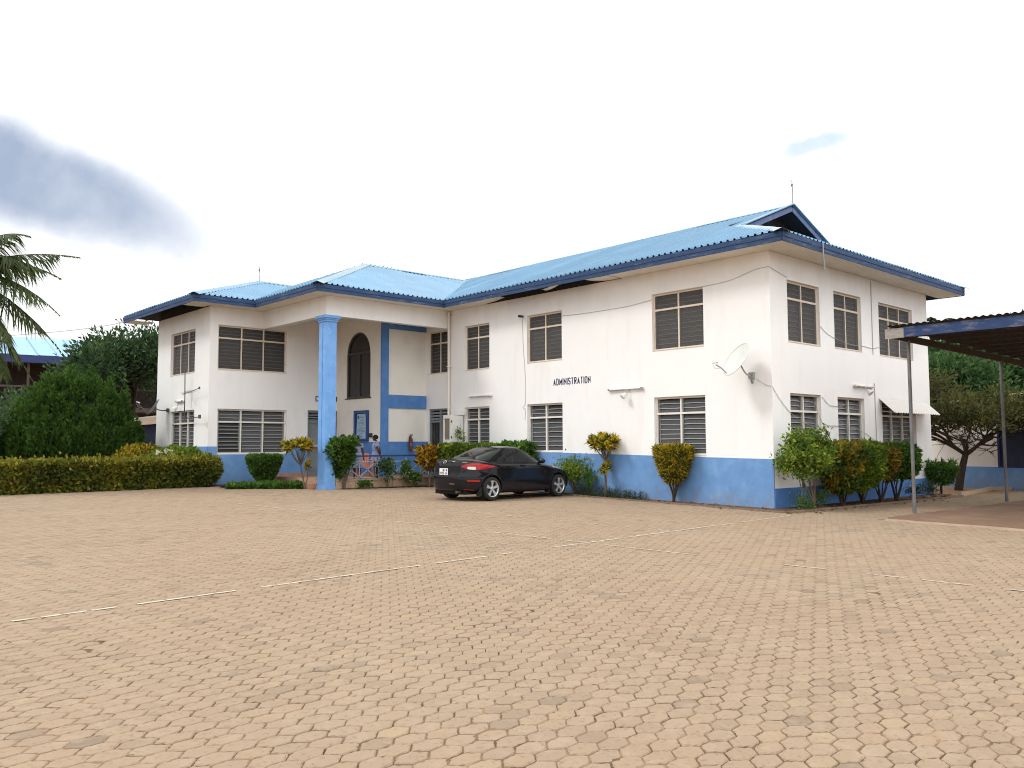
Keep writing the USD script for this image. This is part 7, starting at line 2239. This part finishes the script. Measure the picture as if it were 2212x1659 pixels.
# ------------------------------------------------------------------ people on the porch
def limbs(chains, ref=0.016):
    parts = []
    for ch in chains:
        for (p, r), (q, s) in zip(ch[:-1], ch[1:]):
            a = m3.Manifold.sphere(r, 14).translate(list(map(float, p))); b = m3.Manifold.sphere(s, 14).translate(list(map(float, q)))
            parts.append(m3.Manifold.batch_hull([a, b]))
    body = m3.Manifold.batch_boolean(parts, m3.OpType.Add).refine_to_length(ref)
    mm = body.to_mesh()
    t = trimesh.Trimesh(mm.vert_properties[:, :3], mm.tri_verts, process=True)
    trimesh.smoothing.filter_taubin(t, lamb=0.5, nu=0.53, iterations=10)
    return t


def person(label, x, y, z, rz, H, pose, dress="dress", long_hem=0.40):
    """facing +x before turning by rz; H standing height"""
    T = Thing("person", label, "person", (x, y, z))
    s = H / 1.60
    cs, sn = math.cos(rz), math.sin(rz)

    def W(v):
        v = np.asarray(v, float) * s
        return np.column_stack([v[:, 0] * cs - v[:, 1] * sn + x, v[:, 0] * sn + v[:, 1] * cs + y, v[:, 2] + z])
    hd_ = np.array(pose.get("head", (0.03, 0, 1.485)))
    ch = []
    # legs with feet
    for sd, (fx, fy) in zip((1, -1), pose["feet"]):
        hip, knee, ank = (0, sd * 0.075, 0.84), (fx * 0.5 + 0.012, sd * 0.08 + (fy - sd * 0.08) * 0.5, 0.45), (fx - 0.01, fy, 0.075)
        ch.append([(hip, 0.085), (knee, 0.052), (((knee[0] + ank[0]) / 2 - 0.018, (knee[1] + ank[1]) / 2, 0.30), 0.050), (ank, 0.033)])
        ch.append([((fx - 0.045, fy, 0.035), 0.032), ((fx + 0.06, fy + sd * 0.008, 0.035), 0.030), ((fx + 0.14, fy + sd * 0.018, 0.024), 0.022)])
    ch.append([((0, 0, 0.86), 0.12), ((0, 0, 1.02), 0.10), ((0.005, 0, 1.20), 0.115), ((-0.005, 0, 1.31), 0.07)])
    ch.append([((0, 0.06, 1.27), 0.065), ((-0.005, 0.135, 1.275), 0.052)]); ch.append([((0, -0.06, 1.27), 0.065), ((-0.005, -0.135, 1.275), 0.052)])
    ch.append([((-0.01, 0, 1.29), 0.052), (hd_ - [0.03, 0, 0.10], 0.046)])
    # head: skull, face, jaw, nose, ears
    ch.append([(hd_ + [-0.02, 0, 0.03], 0.082), (hd_ + [0.018, 0, 0.025], 0.074)])
    ch.append([(hd_ + [0.03, 0, -0.02], 0.058), (hd_ + [0.045, 0, -0.075], 0.035)])
    ch.append([(hd_ + [0.085, 0, 0.0], 0.012), (hd_ + [0.100, 0, -0.022], 0.013)])
    ch.append([(hd_ + [0.075, -0.018, -0.055], 0.012), (hd_ + [0.075, 0.018, -0.055], 0.012)])
    for sd in (-1, 1):
        ch.append([(hd_ + [-0.005, sd * 0.078, 0.0], 0.014), (hd_ + [-0.008, sd * 0.080, -0.025], 0.012)])
    # arms: shoulder, elbow, wrist, palm and five fingers
    for sd, (el, wr) in zip((1, -1), pose["arms"]):
        sh = np.array([-0.005, sd * 0.15, 1.265]); el, wr = np.array(el), np.array(wr)
        ch.append([(sh, 0.048), (el, 0.036), (el + (wr - el) * 0.35, 0.036), (wr, 0.024)])
        d = (wr - el) / np.linalg.norm(wr - el)
        lat = np.cross(d, [0, 1.0, 0]); lat /= np.linalg.norm(lat)
        palm = wr + d * 0.06
        ch.append([(wr, 0.022), (palm - lat * 0.018, 0.020)]); ch.append([(wr, 0.022), (palm + lat * 0.018, 0.020)])
        for k, (o, ln) in enumerate(((-0.028, 0.055), (-0.010, 0.066), (0.009, 0.062), (0.027, 0.048))):
            b0 = palm + lat * o + d * 0.01
            ch.append([(b0, 0.0095), (b0 + d * ln * 0.55, 0.0088), (b0 + d * ln * 0.95 + np.array([0, -sd, 0]) * 0.02, 0.0075)])
        ch.append([(wr + d * 0.02 - lat * 0.022, 0.011), (wr + d * 0.05 - lat * 0.048, 0.009), (wr + d * 0.078 - lat * 0.05, 0.008)])
    t = limbs(ch)
    T.part("body", (W(t.vertices), t.faces), "skin", smooth=True)
    # short cropped hair
    hr = trimesh.creation.icosphere(3, 1.0)
    v = hr.vertices * [0.104, 0.090, 0.092] + hd_ + [-0.012, 0, 0.034]
    cut = v[:, 2] - hd_[2] < -0.01 + 0.55 * (v[:, 0] - hd_[0] + 0.0)
    v[cut] = hd_ + [-0.01, 0, 0.02] + (v[cut] - hd_ - [-0.01, 0, 0.02]) * 0.86
    T.part("hair", (W(v), hr.faces), "hair", smooth=True)
    for sd in (-1, 1):
        e = trimesh.creation.icosphere(1, 0.010)
        T.part("eye", (W(e.vertices + hd_ + [0.080, sd * 0.030, 0.012]), e.faces), "hair")
    # dress: fitted bodice, belt, gathered skirt
    k = 48
    a = np.arange(k) / k * 2 * math.pi

    def loft(rows, fold=0.0, seed=0):
        r = np.random.default_rng(seed)
        ph = r.uniform(0, 6)
        v = []
        for (cx_, z_, rx, ry, fo) in rows:
            w = 1 + fo * np.sin(a * 11 + ph) * 0.5 + fo * 0.5 * np.sin(a * 17 + 2 * ph)
            v.append(np.column_stack([cx_ + rx * np.cos(a) * w, ry * np.sin(a) * w, np.full(k, z_)]))
        v = np.vstack(v); n = len(rows)
        i = np.arange(n * k).reshape(n, k); j = np.roll(i, -1, 1)
        f = np.stack([i[:-1], j[:-1], j[1:], i[1:]], -1).reshape(-1, 4)
        return v, np.vstack([f[:, [0, 1, 2]], f[:, [0, 2, 3]]])
    bod = loft([(0, 0.97, 0.118, 0.135, 0), (0.005, 1.03, 0.115, 0.130, 0.0), (0.012, 1.12, 0.132, 0.145, 0), (0.012, 1.20, 0.138, 0.155, 0), (0.0, 1.27, 0.110, 0.170, 0), (-0.004, 1.315, 0.085, 0.135, 0), (-0.008, 1.34, 0.068, 0.085, 0), (-0.008, 1.345, 0.058, 0.066, 0)])
    dp = T.part("dress", (W(bod[0]), bod[1]), dress, smooth=True)
    sk = loft([(0, 0.985, 0.120, 0.138, 0.0), (0, 0.93, 0.135, 0.152, 0.05), (-0.003, 0.86, 0.155, 0.172, 0.07), (0, 0.68, 0.178, 0.190, 0.09), (0.005, long_hem, 0.20, 0.21, 0.11)], seed=int(x * 100))
    T.part("skirt", (W(sk[0]), sk[1]), dress, parent=dp, smooth=True)
    bl = loft([(0, 0.975, 0.124, 0.141, 0), (0, 1.005, 0.122, 0.138, 0)])
    T.part("belt", (W(bl[0]), bl[1]), "belt", parent=dp, smooth=True)
    for sd, (el, wr) in zip((1, -1), pose["arms"]):
        sh = np.array([-0.005, sd * 0.145, 1.275]); el = np.array(el)
        d = (el - sh) / np.linalg.norm(el - sh)
        T.part("sleeve", MB_w(W, MB().tube([sh - d * 0.01, sh + d * 0.06, sh + d * 0.14], [0.060, 0.064, 0.062], 14, False)), dress, parent=dp, smooth=True)
    vn = MB().add([(0.088, 0.045, 1.325), (0.088, -0.045, 1.325), (0.146, 0.0, 1.21)], [[0, 1, 2]])
    T.part("neckline", MB_w(W, vn), "skin", parent=dp)
    for sd, (fx, fy) in zip((1, -1), pose["feet"]):
        T.part("sandal", MB_w(W, MB().box((fx - 0.08, fy - 0.045, -0.002), (fx + 0.17, fy + 0.05, 0.012)).tube([(fx + 0.07, fy - 0.05, 0.02), (fx + 0.07, fy, 0.075), (fx + 0.07, fy + 0.055, 0.02)], 0.01, 6)), "sandal")
    return T


def MB_w(W, mb):
    v, f = mb.arrays()
    return W(v), f


# the girl at the right looks left across the porch, arms held behind her
person("person in a pale lilac dress facing left with arms behind, right of the orange chair", 16.18, 24.75, FZ, math.radians(140), 1.48,
       {"feet": [(0.02, 0.09), (-0.02, -0.09)], "arms": [((-0.12, 0.20, 1.03), (-0.165, 0.06, 0.83)), ((-0.12, -0.20, 1.03), (-0.165, -0.05, 0.85))], "head": (0.03, 0, 1.47)})
# the girl nearer the column, back turned, one arm hanging
person("person in a lilac dress with back turned, arm hanging, left of the orange chair", 15.22, 24.42, FZ, math.radians(62), 1.45,
       {"feet": [(0.03, 0.09), (-0.04, -0.10)], "arms": [((0.03, 0.22, 1.03), (0.14, 0.20, 0.86)), ((-0.02, -0.215, 1.02), (0.03, -0.24, 0.80))], "head": (0.035, 0, 1.475)})
# a third one mostly hidden by the shrub
person("person mostly hidden behind the broad leaved shrub, dark head showing", 14.98, 24.95, FZ, math.radians(-20), 1.49,
       {"feet": [(0.0, 0.09), (0.03, -0.09)], "arms": [((0.0, 0.21, 1.02), (0.10, 0.19, 0.82)), ((0.0, -0.21, 1.02), (0.10, -0.19, 0.82))], "head": (0.03, 0, 1.475)}, dress="dress_white")
